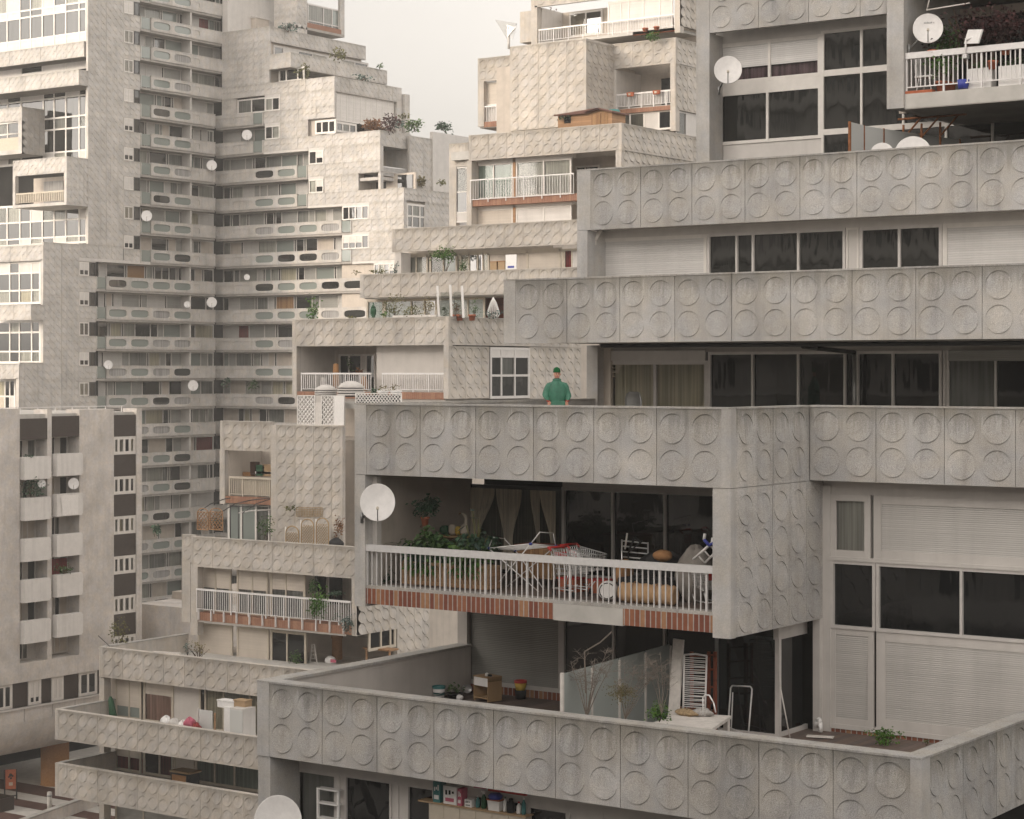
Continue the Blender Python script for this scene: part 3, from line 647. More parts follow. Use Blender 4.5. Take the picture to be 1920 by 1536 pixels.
# --- the long parapet above, with railing, brick band and blinds below
c = 82.2
bandL(c, 359, 668, 1006.8, 1062, 16, m0=.12, ret=None)
z3 = ZF(359, 1006.8, c); x = FS(340, c+1.2)
mb = MB(); discs(mb, (FS(341, c+1), c+1, z3-1.55), AX, NF, FS(359, c+1)-FS(341, c+1), 1.55, [.42], rows2(1.55), .28, 16, .036, CM); mb.box(FS(341, c+1), FS(359, c+1)+.3, c+1.03, c+1.3, z3-1.55, z3, CM)
mb.box(FS(341, c+1), FS(357, c+1), c+1, c+1.4, -14.2, z3-1.55, CM); mb.box(FS(358, c)-.02, FS(370, c), c+.01, c+.5, -14.7, z3-1.55, CM); mb.box(FS(359, c)+.2, LR, c+.3, 86, z3-1.5, z3-1.05, 'stone_pale'); mb.build('pillar', wing)
cw2 = 83.0; zr0, zr1 = ZF(372, 1145, c), ZF(372, 1103, c)
glaz(cw2, z3-1.58, ZF(372, 1146, cw2), [(372, 434, [('shutter_cream', .48, 'curtain_grey')], [405]), (445, 503, [('shutter_cream', .46, 'curtain_grey')], [474]), (508, 573, [('shutter_cream', .40, 'curtain_grey')], [537])])
mb = MB(); mb.box(FS(370, c), FS(660, c), c+.05, cw2+.3, ZF(370, 1163, c), ZF(370, 1148, c), 'brick_far'); mb.box(FS(370, c), LR-.35, c+.06, 86, ZF(370, 1163, c)-.1, ZF(370, 1163, c), 'soffit'); mb.build('brick_fascia', wing)
railing(wing, (FS(370, c), c-.05, zr0), (FS(659, c), c-.05, zr0), zr1-zr0, .16, 'rail_white', (.1, .05), .014, post=8)
mb = MB()
for k in range(12): x = FS(372, c)+k*.95; mb.box(x, x+.05, c-.06, c+.05, zr0-.5, zr0+.1, 'rail_white')
mb.build('railing_bracket', wing)
mb = MB(); mb.box(FS(573, cw2), LR-.3, 86.5, 86.9, ZF(573, 1146, cw2), z3-1.5, 'plaster'); mb.box(FS(590, 86.4), FS(640, 86.4), 86.4, 86.5, ZF(573, 1146, cw2), z3-1.7, 'glass_dark'); mb.box(FS(611, 86.3), FS(615, 86.3), 86.33, 86.42, ZF(573, 1146, cw2), z3-1.7, 'frame_white'); mb.build('balcony_wall', wing)
sW = FS(668, c); mb = MB(); mb.box(FS(659.5, c), sW, c-.01, c+.4, ZF(660, 1192, c), z3-1.5, CM); mb.build('pillar', wing)
wallLS(sW, 669, 745, 1127, 1192, 5, 3, ur=669); wallLS(sW, 745, 806, 1127, 1250, 4, 5, ur=745)
zl2 = ZF(372, 1164, cw2)
glaz(cw2, zl2-.1, ZF(372, 1240, cw2), [(372, 437, ['shutter_cream'], []), (445, 505, ['shutter_cream'], []), (508, 575, ['glass_dark'], [539])])
winS(wing, sW-.05, 690, 741, 1178, 1222, ur=690, xs=[.45, .8], fm='cream', fw=.15)
mb = MB(); mb.box(FS(575, cw2), sW-.4, cw2+2.5, cw2+2.8, -14.5, zl2, 'soffit'); mb.build('porch_wall', wing)
# --- block with the balcony below the lattice screen
c = 85.4
bandL(c, 413, 509, 790, 844, 5, m0=.2); zt = ZF(413, 790, c); zo = ZF(413, 844, c)
wallL(c, 517, 642, 797, 1018, 7, 9, ur=517)
boxF(c, 412, 421.5, 844, 945, CM, 'pillar', -.01, .4, 413); boxF(c, 508, 518, 797, 1018, CM, 'pillar', -.01, .4)
mb = MB(); x0, x1 = FS(421, c), FS(508, c); zb_ = ZF(421, 938, c); mb.box(x0, x1, c+3, c+3.2, zb_, zo, 'plaster'); mb.box(x0, x0+.1, c+.3, c+3, zb_, zo, 'plaster'); mb.box(x0, x1, c+.3, c+3, zb_-.2, zb_, 'soffit'); mb.box(x0, x1, c+.05, c+.3, ZF(421, 943, c), ZF(421, 930, c), 'brick_far'); mb.build('balcony', wing)
zr = ZF(428, 930, c); railing(wing, (FS(428, c), c+.1, zr), (FS(508, c), c+.1, zr), ZF(428, 893, c)-zr, .15, 'cream', (.12, .05), .016, post=7)
mb = MB(); mb.box(FS(447, c), FS(507, c), c+.2, c+.25, zr+.12, zr+.95, 'cream'); mb.build('railing_screen', wing)
winF(wing, c+.6, 428, 508, 942, 1016, xs=[.32, .66], cells=[['glass_green', 'glass_green', 'curtain_grey']], fm='frame_white', fw=.15)
# --- block with the deep balcony (parapet above two railings)
c = 91.6
bandL(c, 548, 841, 600, 649.5, 15, ret=SCc(948, FS(841, c)), nret=7, m1=.2, mr1=.1)
z2 = ZF(548, 649.5, c); zf = ZF(560, 745, c); x0, x1 = FS(548, c), FS(841, c); sJ = x1
mb = MB(); mb.box(x0, x0+.34, c-.01, c+.4, zf, z2, CM); mb.box(x1-.34, x1-.004, c-.01, c+.4, zf, z2, CM); mb.build('pillar', wing)
mb = MB(); yb = c+3.6; xw = FS(706, c+.9)
mb.box(x0+.3, x0+.34, c+.4, yb, zf, z2, 'plaster_white'); mb.box(x0+.3, xw, yb, yb+.2, zf, z2, 'plaster'); mb.box(xw, x1-.3, c+.9, c+1.1, zf, z2, 'plaster_white'); mb.box(xw, xw+.1, c+1.1, yb, zf, z2, 'plaster'); mb.box(x0+.3, x1-.3, c+.1, yb, zf-.2, zf, 'soffit'); mb.build('balcony_wall', wing)
winF(wing, yb-.05, 636, 705, 664, 735, ur=640, xs=fx(yb-.05, 636, 705, [655, 678, 687]), cells=[['glass_dark', 'glass_dark', 'panel_white', 'glass_dark']], fm='frame_white', fw=.12)
mb = MB(); mb.box(x0+.34, x1-.34, c+.05, c+.3, zf-.05, ZF(560, 734, c), 'brick_far'); mb.build('brick_fascia', wing)
zr = ZF(562, 733, c); hr = ZF(562, 699, c)-zr
railing(wing, (FS(563, c), c+.1, zr), (FS(694, c), c+.1, zr), hr, .16, 'rail_white', (.1, .05), .016, post=7); railing(wing, (FS(715, c), c+.1, zr), (FS(832, c), c+.1, zr), hr, .16, 'rail_white', (.1, .05), .014, post=7)
wallLS(sJ, 842, 917, 649, 748, 5, 4, ur=842); wallLS(sJ, 993, 1090, 650.5, 748, 7, 4, ur=993); winS(wing, sJ-.05, 918, 992, 651, 748, ur=918, xs=[.28, .62], zs=[.45, .82], cells=[['glass_smoke'], ['glass_dark', 'curtain_grey', 'glass_dark'], ['panel_white']], fm='frame_alu', fw=.16)
discmb = MB(); discs(discmb, (sJ, SCc(948, sJ), z2), AY, NS, SCc(1090, sJ)-SCc(948, sJ), 1.55, grid(SCc(1090, sJ)-SCc(948, sJ), 9), rows2(1.55), .3, 16, .05, CM); discmb.box(sJ-.3, sJ-.03, SCc(948, sJ), SCc(1090, sJ), z2, z2+1.55, CM, 'R'); discmb.build('side_wall', wing)
mb = MB(); mb.box(LX+.2, sJ-.3, c+.2, 99.5, z2-.02, z2+.35, 'stone_pale'); mb.build('terrace_floor', wing)
# terrace floor in front of the block (with the lattice box)
mb = MB(); mb.box(FS(560, 86), sJ+1, 86.2, 95.5, zf-.5, zf-.2, 'stone_pale'); mb.build('terrace_floor', wing)
# --- two storeys of terraces above
c = 98.0
bandL(c, 675, 1090, 516, 559, 22); z1 = ZF(675, 516, c)
mb = MB(); mb.box(FS(675, c)+.2, LR, c+.2, 103, z1-1.5, z1-.95, 'stone_pale'); mb.build('terrace_floor', wing)
cg2 = 99.3; zb2 = z2+.4
glaz(cg2, z1-1.52, zb2, [(688, 721, ['curtain_green'], []), (721, 820, ['glass_green', 'curtain_white', 'glass_smoke'], [772, 797]), (822, 910, ['glass_green', 'curtain_white', 'glass_green'], [845, 878])])
mb = MB(); mb.box(FS(911, cg2+2), LR, cg2+2, cg2+2.2, zb2, z1-1.5, 'red_wood'); mb.build('wall', wing)
c = 101.0
bandL(c, 735, 1090, 430.5, 473, 20); zu = ZF(735, 430.5, c)
boxF(c+.1, 741, 752, 474, 520, 'plaster_white', 'pillar', 0, 1)
cg3 = 102.2; zb3 = z1-.9
glaz(cg3, zu-1.6, zb3, [(756, 803, ['curtain_white'], [781]), (806, 858, ['curtain_lace', 'glass_green'], [832]), (862, 918, ['curtain_cream', 'glass_smoke', 'glass_smoke', 'curtain_cream'], [880, 896, 906]), (988, 1052, ['shutter_cream'], []), (1054, 1100, ['panel_white', 'curtain_red', 'panel_white'], [1059, 1073])])
boxF(cg3, 919, 988, 470, 512, 'plaster', 'wall')
mb = MB(); mb.box(FS(756, cg3), LR, cg3-.06, cg3+.1, zu-1.75, zu-1.5, 'cream'); mb.build('lintel', wing)
# --- the tall glazed storeys under the upper terrace
cT = 107.0
xr = FS(1165.6, cT)
bandL(cT, 879, 1165.6, 255, 302, 16, ret=SCc(1320, xr), nret=14, m0=.15, m1=.2, mr1=.1); zT = ZF(879, 255, cT)
mb = MB(); mb.box(FS(842, cT), xr-.3, cT+.25, 118, zT-1.5, zT-.95, 'stone_pale'); mb.build('terrace_floor', wing)
wallLS(xr, 1166, 1330, 282, 335, 15, 3, ur=1166)
mb = MB(); x0 = FS(842, cT+.6); x1 = FS(878, cT+.6); zz = ZF(842, 270, cT+.6); discs(mb, (x0, cT+.6, zz-1.55), AX, NF, x1-x0, 1.55, [.5, 1.05], rows2(1.55), .28, 16, .036, CM); mb.box(x0, x1+.1, cT+.63, cT+.9, zz-1.55, zz, CM); mb.box(x0, FS(855, cT+.6), cT+.6, cT+1, 8.5, zz-1.55, CM); mb.build('pillar', wing)
winF(wing, cT+.7, 855, 879, 314, 418, zs=[.18, .55], cells=[['panel_white'], ['glass_dark'], ['curtain_grey']], fm='frame_white', fw=.1)
cW = cT+.8
boxF(cT+.02, 875, 884, 302, 430, CM, 'pillar', 0, .9)
boxF(cW, 884, 1076, 303, 309.5, 'frame_white', 'lintel', -.1, .3, 884)
wL(cW, 886, 963, 309.5, 376, [926], cells=[['curtain_green']], ur=884); wL(cW, 968, 1072, 309.5, 376, [1020], ur=884, cells=[['curtain_white']])
mb = MB(); mb.box(FS(963, cW), FS(968, cW), cW-.1, cW+.2, 8, zT-1.55, 'wood_wall'); mb.build('frame_post', wing)
zb4 = ZF(885, 378, cT); mb = MB(); mb.box(FS(884, cT), FS(1100, cT), cT+.1, cW+.2, ZF(885, 387, cT), ZF(885, 374, cT), 'brick_far'); mb.build('brick_fascia', wing)
railing(wing, (FS(882, cT), cT, zb4), (FS(1076, cT), cT, zb4), ZF(882, 337.5, cT)-zb4, .2, 'rail_white', (.07, .04), .012, post=7)
boxF(cW, 885, 1076, 388.5, 394, 'frame_white', 'lintel', -.1, .3, 885)
wL(cW, 887, 963, 394, 432, ur=885, cells=[['shutter_cream']]); wL(cW, 968, 1072, 394, 432, [1020], ur=885, cells=[['shutter_white']])
mb = MB(); mb.box(FS(1076, cW+3), xr-.3, cW+3, cW+3.3, zb4-.2, zT-1.5, 'plaster'); mb.box(xr-.5, xr-.32, cT+.1, cW+3, zb4-.2, zT-1.5, 'plaster_white'); mb.box(FS(1156, cT), xr-.02, cT+.02, cT+.4, zb4-.3, zT-1.5, CM); mb.build('balcony_wall', wing)
winF(wing, cW+2.9, 1080, 1125, 312, 340, ur=1080, xs=[.4], fm='frame_white', fw=.12, cells=[['glass_smoke']])
# --- the upper blocks
c = 112.0
wallL(c, 956, 1099, 89, 246, 8, 8, ur=956, joint=3); sU = FS(1099, c); wallLS(sU, 1099, 1152, 75.5, 250, 5, 8, ur=1099)
mb = MB(); zq = ZF(956, 89, c); mb.box(FS(956, c)+.02, sU-.02, c+.02, 117, zq-.3, zq+.05, CM); mb.build('roof', wing)
c = 113.2
bandL(c, 896, 957, 111, 154, 4, m0=.12); boxF(c, 896, 907, 154, 238, CM, 'pillar', 0, .5); wL(c+.4, 907, 957, 155, 200, cells=[['shutter_cream']]); 
zb5 = ZF(907, 232, c); railing(wing, (FS(906, c), c+.1, zb5), (FS(957, c), c+.1, zb5), ZF(906, 199, c)-zb5, .2, 'rail_white', (.09, .04), .014, post=5); boxF(c+.4, 907, 957, 200, 230, 'panel_white'); boxF(c+.05, 907, 957, 229, 239, 'brick_far', 'brick_fascia', 0, .4); boxF(c+.1, 900, 957, 239, 241, 'soffit', 'floor_slab', 0, 3)
c = 115.4
sV = FS(1267, c)
bandL(c, 1148, 1267, 84, 130, 6, m0=0, ret=SCc(1330, sV), nret=6, m1=.15, mr1=.1)
boxF(c, 1257, 1266.7, 118, 246, CM, 'pillar', -.01, .5); wallLS(sV, 1267, 1330, 119, 205, 6, 4, ur=1267)
zo2 = ZF(1158, 130, c); zfl = ZF(1158, 204, c)
mb = MB(); xa, xb_ = FS(1155, c), FS(1257, c); mb.box(xa, xb_, c+3.2, c+3.4, zfl, zo2, 'plaster'); mb.box(xa-.3, xa, c, c+3.2, zfl, zo2, 'plaster_white'); mb.box(xa, xb_, c+.1, c+3.2, zfl-.25, zfl, 'soffit'); mb.box(FS(1240, c+3.1), FS(1256, c+3.1), c+3.1, c+3.2, zfl, zo2-.4, 'glass_dark'); mb.build('balcony_wall', wing)
railing(wing, (xa, c+.1, zfl), (xb_, c+.1, zfl), ZF(1155, 177, c)-zfl, .12, 'rail_white', (.1, .04), .02, post=8)
boxF(c+.05, 1158, 1257, 206, 214, 'brick_far', 'brick_fascia', 0, .4)
wL(c+.3, 1160, 1260, 214, 250, [1182, 1208, 1236], cells=[['curtain_lace', 'curtain_lace', 'panel_white', 'glass_dark']])
winS(wing, sV-.2, 1266, 1330, 207, 262, ur=1266, xs=[.3, .62], cells=[['curtain_lace', 'panel_white', 'curtain_grey']], fm='frame_alu', fw=.1)
# --- the topmost balcony block
c = 115.8
zo3, zr3 = ZF(1007, 13, c), ZF(1007, 80, c)
bandL(c, 996, 1275, -28, 15, 12, m0=.3); sA = FS(1275, c); boxF(c, 996, 1007, 12, 90, CM, 'pillar', 0, .5); boxF(c, 1265, 1275, -20, 62, CM, 'pillar', 0, .5)
wallLS(sA, 1275, 1330, -40, 48, 6, 5, ur=1275)
mb = MB(); mb.box(FS(1007, c), FS(1140, c), c+3, c+3.2, zr3, zo3, 'plaster'); mb.box(FS(1007, c), FS(1007, c)+.1, c+.5, c+3, zr3, zo3, 'plaster_white'); mb.box(FS(1007, c), FS(1265, c), c+.1, c+3, zr3-.2, zr3, 'stone_pale'); mb.box(FS(975, c+3), FS(1000, c+3), c+3, c+7, ZF(980, 80, c+3), ZF(980, 22, c+3), CM); mb.build('balcony_wall', wing)
winF(wing, c+2.95, 1068, 1130, 25, 70, xs=[.5], cells=[['curtain_lace', 'glass_smoke']], fm='frame_white', fw=.12)
wL(c+.5, 1140, 1262, 5, 72, [1165, 1180, 1207, 1238], ur=1140, cells=[['shutter_white']])
railing(wing, (FS(1009, c), c+.1, zr3), (FS(1264, c), c+.1, zr3), ZF(1009, 55, c)-zr3, .2, 'rail_white', (.1, .04), .012, post=6)
mb = MB(); mb.box(FS(1185, c), FS(1265, c), c+.1, c+.4, ZF(1185, 66, c), ZF(1185, 60, c), 'terracotta'); mb.build('planter_ledge', wing)
# ================================================================ the tall tower, some 200 m away
tow = thing('tower_block', 'tall pale tower block with oval holed balconies and terraces stepping down to the right', 'tower block', (-150, 150, -26))
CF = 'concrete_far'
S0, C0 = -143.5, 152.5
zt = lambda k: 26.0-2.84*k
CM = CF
def dwF(c, x0, x1, z0, z1, name='wall', th=.3, ret=None):
    if x1-x0 < .3 or z1-z0 < .3: return
    mb = MB(); L = x1-x0; H = z1-z0
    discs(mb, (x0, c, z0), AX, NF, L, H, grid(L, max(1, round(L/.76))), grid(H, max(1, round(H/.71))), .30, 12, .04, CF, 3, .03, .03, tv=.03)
    mb.box(x0, x1-.04, c+.03, c+th, z0, z1-.01, CF, 'F'); return mb.build(name, tow)
def dwS(s, y0, y1, z0, z1, name='side_wall', th=.3, mat=CF):
    if y1-y0 < .3 or z1-z0 < .3: return
    mb = MB(); L = y1-y0; H = z1-z0
    discs(mb, (s, y0, z0), AY, NS, L, H, grid(L, max(1, round(L/.76))), grid(H, max(1, round(H/.71))), .30, 12, .04, mat, 3, .03, .03, tv=.03)
    mb.box(s-th, s-.03, y0+.05, y1, z0, z1-.01, mat, 'R'); return mb.build(name, tow)
def stadium(mb, o, a, n, x0, x1, z0, z1, hw, hh, depth, mat, fill):
    o = V(o); cx, cz = (x0+x1)/2, (z0+z1)/2; Z = V((0, 0, 1)); k = 6; out = []; hol = []; bk = []
    cor = [(x0, z0), (x1, z0), (x1, z1), (x0, z1)]
    P = lambda x, z, e=0.0: mb.vert(o+a*x+Z*z+n*e)
    for q in range(4):
        p, r = cor[q], cor[(q+1) % 4]
        for m in range(k):
            w = m/k; out.append(P(p[0]+(r[0]-p[0])*w, p[1]+(r[1]-p[1])*w))
            an = math.radians(-135+90*(q+w)); c_, s_ = math.cos(an), math.sin(an)
            x, z = hw*math.copysign(abs(c_)**.42, c_), hh*math.copysign(abs(s_)**.62, s_)
            hol.append(P(cx+x, cz+z)); bk.append(P(cx+x, cz+z, -depth))
    N = 4*k
    for m in range(N):
        w = (m+1) % N; mb.face((out[m], out[w], hol[w], hol[m]), mat); mb.face((hol[m], hol[w], bk[w], bk[m]), mat)
    mb.face(bk, fill)
GL = ['glass_green', 'glass_green', 'glass_green', 'glass_smoke', 'curtain_grey']
def balcony(o, a, n, L, H, cells, k, rnd):
    """front slab of a balcony: cells (x0, x1, 'o' glazed oval / 'b' blind oval / '-' plain)"""
    b_ = MB(); o = V(o)
    g = MB()
    for x0, x1, t in cells:
        b_.tone = rnd.uniform(-.03, .03)
        if t == '-': b_.poly([o+a*x0, o+a*x1, o+a*x1+V((0, 0, H)), o+a*x0+V((0, 0, H))], CF)
        else: stadium(b_, o, a, n, x0, x1, 0, H, (x1-x0)*.40 if t == 'o' else (x1-x0)*.42, H*.30 if t == 'o' else H*.25, .10 if t == 'o' else .05, CF, rnd.choice(GL) if t == 'o' else CF)
    b_.tone = 0
    b_.obox(o, a, n, 0, L, -.22, -.11, 0, H, CF); b_.obox(o, a, n, 0, L, -.24, .03, H-.001, H+.05, CF)
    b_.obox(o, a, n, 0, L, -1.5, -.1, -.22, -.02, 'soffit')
    return b_.build('balcony_front', tow)
def cellrow(rnd, x0, L, dark=.3):
    """a row of windows, blinds, doors and posts as one glazed front"""
    cs = []; x = 0
    while x < L-.05:
        w_ = min(rnd.choice((.8, 1.0, 1.5, 2.1, 2.4)), L-x)
        if L-x-w_ < .5: w_ = L-x
        r = rnd.random()
        m = ('shutter_dark' if r < .16 else ('shutter', rnd.uniform(.6, .92), 'glass_dark') if r < .34 else 'glass_smoke' if r < .5 else 'curtain_grey' if r < .63 else 'curtain_white' if r < .71 else 'glass_green' if r < .82 else 'plaster' if r < .91 else 'curtain_cream' if r < .95 else 'curtain_red' if r < .965 else 'wood_plank' if r < .98 else 'glass_dark')
        cs.append((x, x+w_, m)); x += w_
        if rnd.random() < .35 and x < L-.6: cs.append((x, x+.28, 'glass_dark')); x += .28
    return cs
def gl_row(o, a, n, L, H, rnd):
    cs = cellrow(rnd, 0, L)
    return window(tow, o, a, n, L, H, xs=[c[1]/L for c in cs[:-1]], cells=[[c[2] for c in cs]], fm='panel_white', fw=.12, mw=.11)
uS = lambda u: SCc(u, S0)
uF = lambda u: FS(u, C0)
rn = random.Random(31)
# --- left arm, side towards us
for k in range(-4, 20):
    z1 = zt(k); z0 = z1-1.2; low = k >= 6
    u0, uw0, uw1 = (198, 148, 180) if low else (282, 232, 263)
    y0, y1 = uS(u0), uS(360); yE = uS(404) if k >= 0 else C0
    nh = 4 if low else 2; L = y1-y0; pw = L/nh
    balcony((S0+.14, y0, z0), AY, NS, L, 1.2, [(i*pw, (i+1)*pw, 'o') for i in range(nh)], k, rn)
    e = yE-y1
    balcony((S0, y1, z0), AY, NS, e, 1.2, [(0, min(1.2, e*.4), 'b'), (min(1.2, e*.4), e, '-')], k, rn)
    yg = uS(uw1)
    mb = MB(); mb.box(S0-.05, S0+.02, yg+.08, y0-.05, z0+.05, z1-.05, 'glass_green'); mb.build('side_screen', tow)
    mb = MB(); mb.box(S0-.05, S0+.08, yg, yg+.08, z0-.1, z1, CF); mb.box(S0-1.4, S0, yg, y0, z0-.2, z0, 'soffit'); mb.build('screen_frame', tow)
    gl_row((S0-1.35, yg-.2, z0), AY, NS, yE-yg+1.3, 2.62, rn)
    # pair of windows beside the balcony, spandrel below them
    ya, yb = uS(uw0), uS(uw1); m_ = ya+(yb-ya)*.62
    cc = rn.choice(['curtain_white', ('shutter_white', .6, 'glass_dark'), ('shutter_white', .97, 'glass_dark'), 'glass_smoke', 'curtain_cream'])
    window(tow, (S0-.06, ya+.06, z1+.02), AY, NS, m_-ya-.12, 1.26, xs=[.5], cells=[[cc]], fm='frame_white', fw=.1)
    window(tow, (S0-.06, m_+.04, z1-.02), AY, NS, yb-m_-.08, 1.32, cells=[['glass_dark']], fm='frame_dark', fw=.08)
    mb = MB(); mb.box(S0-.3, S0-.02, ya, yb, z1+1.32, z1+1.62, CF); mb.box(S0-.3, S0-.08, ya, yb, z1-.05, z1+1.4, 'plaster'); mb.build('window_head', tow)
    dwS(S0, ya, yb, z1-1.22, z1, 'spandrel')
    mb = MB(); mb.box(S0-1.3, S0-.1, y0+(y1-y0)*.98, y0+(y1-y0)*.98+.18, z0, z1+1.6, 'panel_white'); mb.build('partition', tow)
hb = MB(); hb.box(S0-1.4, S0+.01, uS(148), uS(284), zt(6)+1.40, zt(6)+1.68, 'panel_white'); hb.build('lintel', tow)
yA, yB, yC = uS(165), uS(82), uS(37)
dwS(S0, yA, uS(232), zt(5)+.2, 41); dwS(S0, yB, uS(148), -30, zt(5)+.1); dwS(S0, uS(148), uS(232)-.1, zt(6)+1.66, zt(5)+.2); dwS(S0, yC, yB, -26, .75)
# --- right arm, front
ends = {0: (477, 494), 1: (477, 494), 2: (557, 577), 3: (557, 577), 4: (640, 660), 5: (640, 660), 6: (690, 700), 7: (688, 700), 8: (690, 700), 9: (690, 700), 10: (690, 700), 11: (690, 700), 12: (690, 700)}
xq = [uF(u) for u in (403.5, 433, 474, 516.5, 557, 598.5, 640, 690)]
for k in range(0, 20):
    e0, e1 = ends.get(k, (690, 700)); z1 = zt(k); z0 = z1-1.2; cells = []
    xs_ = [x for x in xq if x <= uF(e0)+.3]
    for i, (p, q) in enumerate(zip(xs_, xs_[1:])): cells.append((p-xs_[0], q-xs_[0], 'b' if i < 2 else 'o'))
    L = xs_[-1]-xs_[0]
    balcony((xs_[0], C0, z0), AX, NF, L, 1.2, cells, k, rn)
    if k < 6:
        mb = MB(); mb.box(xs_[-1]+.1, uF(e1), C0-.02, C0+.05, z0+.05, z1-.05, 'glass_green'); mb.build('side_screen', tow)
        mb = MB(); mb.box(uF(e1)-.08, uF(e1), C0-.1, C0+.05, z0-.1, z1, CF); mb.box(xs_[-1], uF(e1), C0, C0+1.4, z0-.2, z0, 'soffit'); mb.build('screen_frame', tow)
    if k: xl_ = uF(ends.get(k-1, (690, 700))[1]); hb = MB(); hb.box(xl_, max(xl_, uF(e1))+.02, C0+.01, C0+1.5, z1+1.40, z1+1.66, 'panel_white'); hb.build('lintel', tow)
    gl_row((S0-1.2, C0+1.45, z0), AX, NF, uF(e1)-S0+1.0, 2.62, rn)
winr = {0: (496, 525), 1: (496, 525), 2: (578, 607), 3: (578, 607), 4: (641, 692), 5: (641, 692), 6: (700, 740)}
for k, (a_, b_) in winr.items():
    z1 = zt(k); xa, xb_ = uF(a_), uF(b_); n_ = 2 if b_-a_ < 40 else 4
    window(tow, (xa+.05, C0+.06, z1+.02), AX, NF, xb_-xa-.1, 1.34, xs=[i/n_ for i in range(1, n_)], cells=[[rn.choice(['glass_dark', 'curtain_white', ('shutter_white', .55, 'glass_dark'), 'glass_smoke']) for i in range(n_)]], fm='frame_white', fw=.12)
    mb = MB(); mb.box(xa, xb_, C0+.02, C0+.3, z1+1.36, z1+1.64, 'panel_white'); mb.build('window_head', tow)
T = [(-3, 505), (-1, 627), (1, 713), (3, 757), (5, 800)]
dwF(C0, uF(416), uF(505), zt(-1), zt(-3)); dwF(C0, uF(416), uF(627), zt(0)+1.64, zt(-1))
dwF(C0, uF(416), uF(442), zt(0), zt(0)+1.64); dwF(C0, uF(525), uF(627), zt(0), zt(0)+1.64); dwF(C0, uF(494), uF(627), zt(0)-1.2, zt(0))
dwF(C0, uF(525), uF(577), zt(1), zt(1)+1.64); dwF(C0, uF(494), uF(713), zt(1)-1.2, zt(1)); dwF(C0, uF(607), uF(713), zt(2), zt(2)+1.64); dwF(C0, uF(577), uF(713), zt(2)-1.2, zt(2))
dwF(C0, uF(608), uF(672), zt(3), zt(3)+1.64); dwF(C0, uF(577), uF(757), zt(3)-1.2, zt(3)); dwF(C0, uF(692), uF(757), zt(4), zt(4)+1.64); dwF(C0, uF(660), uF(757), zt(4)-1.2, zt(4))
dwF(C0, uF(692), uF(800), zt(5), zt(5)+1.64); dwF(C0, uF(660), uF(800), zt(5)-1.2, zt(5)); dwF(C0, uF(740), uF(800), -6, zt(5)-1.2)
window(tow, (uF(442), C0+.3, zt(0)), AX, NF, uF(495)-uF(442), 1.5, xs=[.5], cells=[['curtain_grey', 'glass_smoke']], fm='frame_white', fw=.15)
window(tow, (uF(590), C0+.1, zt(1)+.1), AX, NF, uF(629)-uF(590), 1.35, xs=[.33, .66], cells=[['glass_smoke']], fm='frame_white', fw=.2)
# side faces of the steps
s2, s2b, s3, s4, s5 = uF(505), FS(545, C0), uF(627), uF(713), uF(757)
def pS(s, y0, y1, z1, H=1.5): dwS(s, y0, y1, z1-H, z1, 'parapet')
pS(s2, C0, SCc(686, s2), zt(-3)); pS(s2b, C0, SCc(726, s2b), zt(-2)); dwF(C0, s2, s2b, zt(-2)-1.5, zt(-2), 'parapet')
mb = MB(); mb.box(s2-2, s2-.4, C0+.3, 167.5, zt(-1), zt(-3)-1.4, 'plaster'); mb.box(s2-.3, s2b-.3, C0+.2, 167.5, zt(-2)-1.5, zt(-2)-1.2, 'soffit'); mb.box(s2-6, s2-.1, C0+.2, 167.6, zt(-3)-.5, zt(-3)-.3, 'stone_pale'); mb.build('terrace', tow)
winS(tow, s2-.38, 512, 690, 84, 106, ur=512, xs=[.1, .25, .4, .55, .7, .85], cells=[['glass_smoke', 'panel_white', 'glass_dark', 'curtain_cream', 'panel_white', 'curtain_grey', 'glass_dark']], fm='panel_white', fw=.2)
window(tow, (uF(508), C0+1.2, zt(-1)+.1), AX, NF, 3.4, 1.4, xs=[.3, .75], cells=[['glass_dark']], fm='frame_white', fw=.2)
pS(s3, C0, SCc(753, s3), zt(-1)); winS(tow, s3-.3, 630, 738, 171, 226, ur=630, xs=[.08, .18, .3, .42, .5, .6, .7, .8, .9], cells=[['shutter_white']], fm='frame_white', fw=.1)
mb = MB(); mb.box(s3-.3, s3+.01, SCc(744, s3), SCc(753, s3), zt(1), zt(-1), CF); mb.box(s3-6, s3-.4, C0+.4, 163, zt(1), zt(-1)-.2, 'plaster'); mb.box(s3-.3, s3+.3, SCc(755, s3), SCc(764, s3), zt(1), zt(-1)-.6, CF); mb.build('pillar', tow)
winS(tow, s3+.02, 629, 668, 227, 247, ur=629, xs=[.33, .66], cells=[['glass_smoke', 'curtain_white', 'glass_dark']], fm='frame_white', fw=.2)
mb = MB(); mb.box(s3-1, s4-.3, C0+.25, 170, zt(1)-1.2, zt(1)-.9, 'stone_pale'); mb.box(s3-1, s3+.01, C0+.05, 163, zt(1)-1, zt(1)+.2, CF); mb.build('terrace', tow)
pS(s4, C0, SCc(771, s4), zt(1)); y0, y1 = SCc(719, s4), SCc(766, s4)
mb = MB(); mb.box(s4-.3, s4-.005, C0+.06, y0, zt(3), zt(1)-1.5, CF); mb.box(s4-3, s4-2.8, C0+.1, y1, zt(3), zt(1)-1.5, 'plaster'); mb.box(s4-3, s4-.2, y1, y1+.3, zt(3), zt(1)-1.5, CF); mb.box(s4-3, s4-.05, C0+.2, y1, zt(3)+.9, zt(3)+1.2, CF); mb.box(s4-2.9, s4-2.7, C0+1, C0+3.4, zt(3)+1.2, zt(2)+.9, 'glass_dark'); mb.build('loggia', tow)
railing(tow, (s4-.06, y0, zt(3)+1.25), (s4-.06, y1, zt(3)+1.25), 1.0, .2, 'rail_grey', (.12, .05), .03)
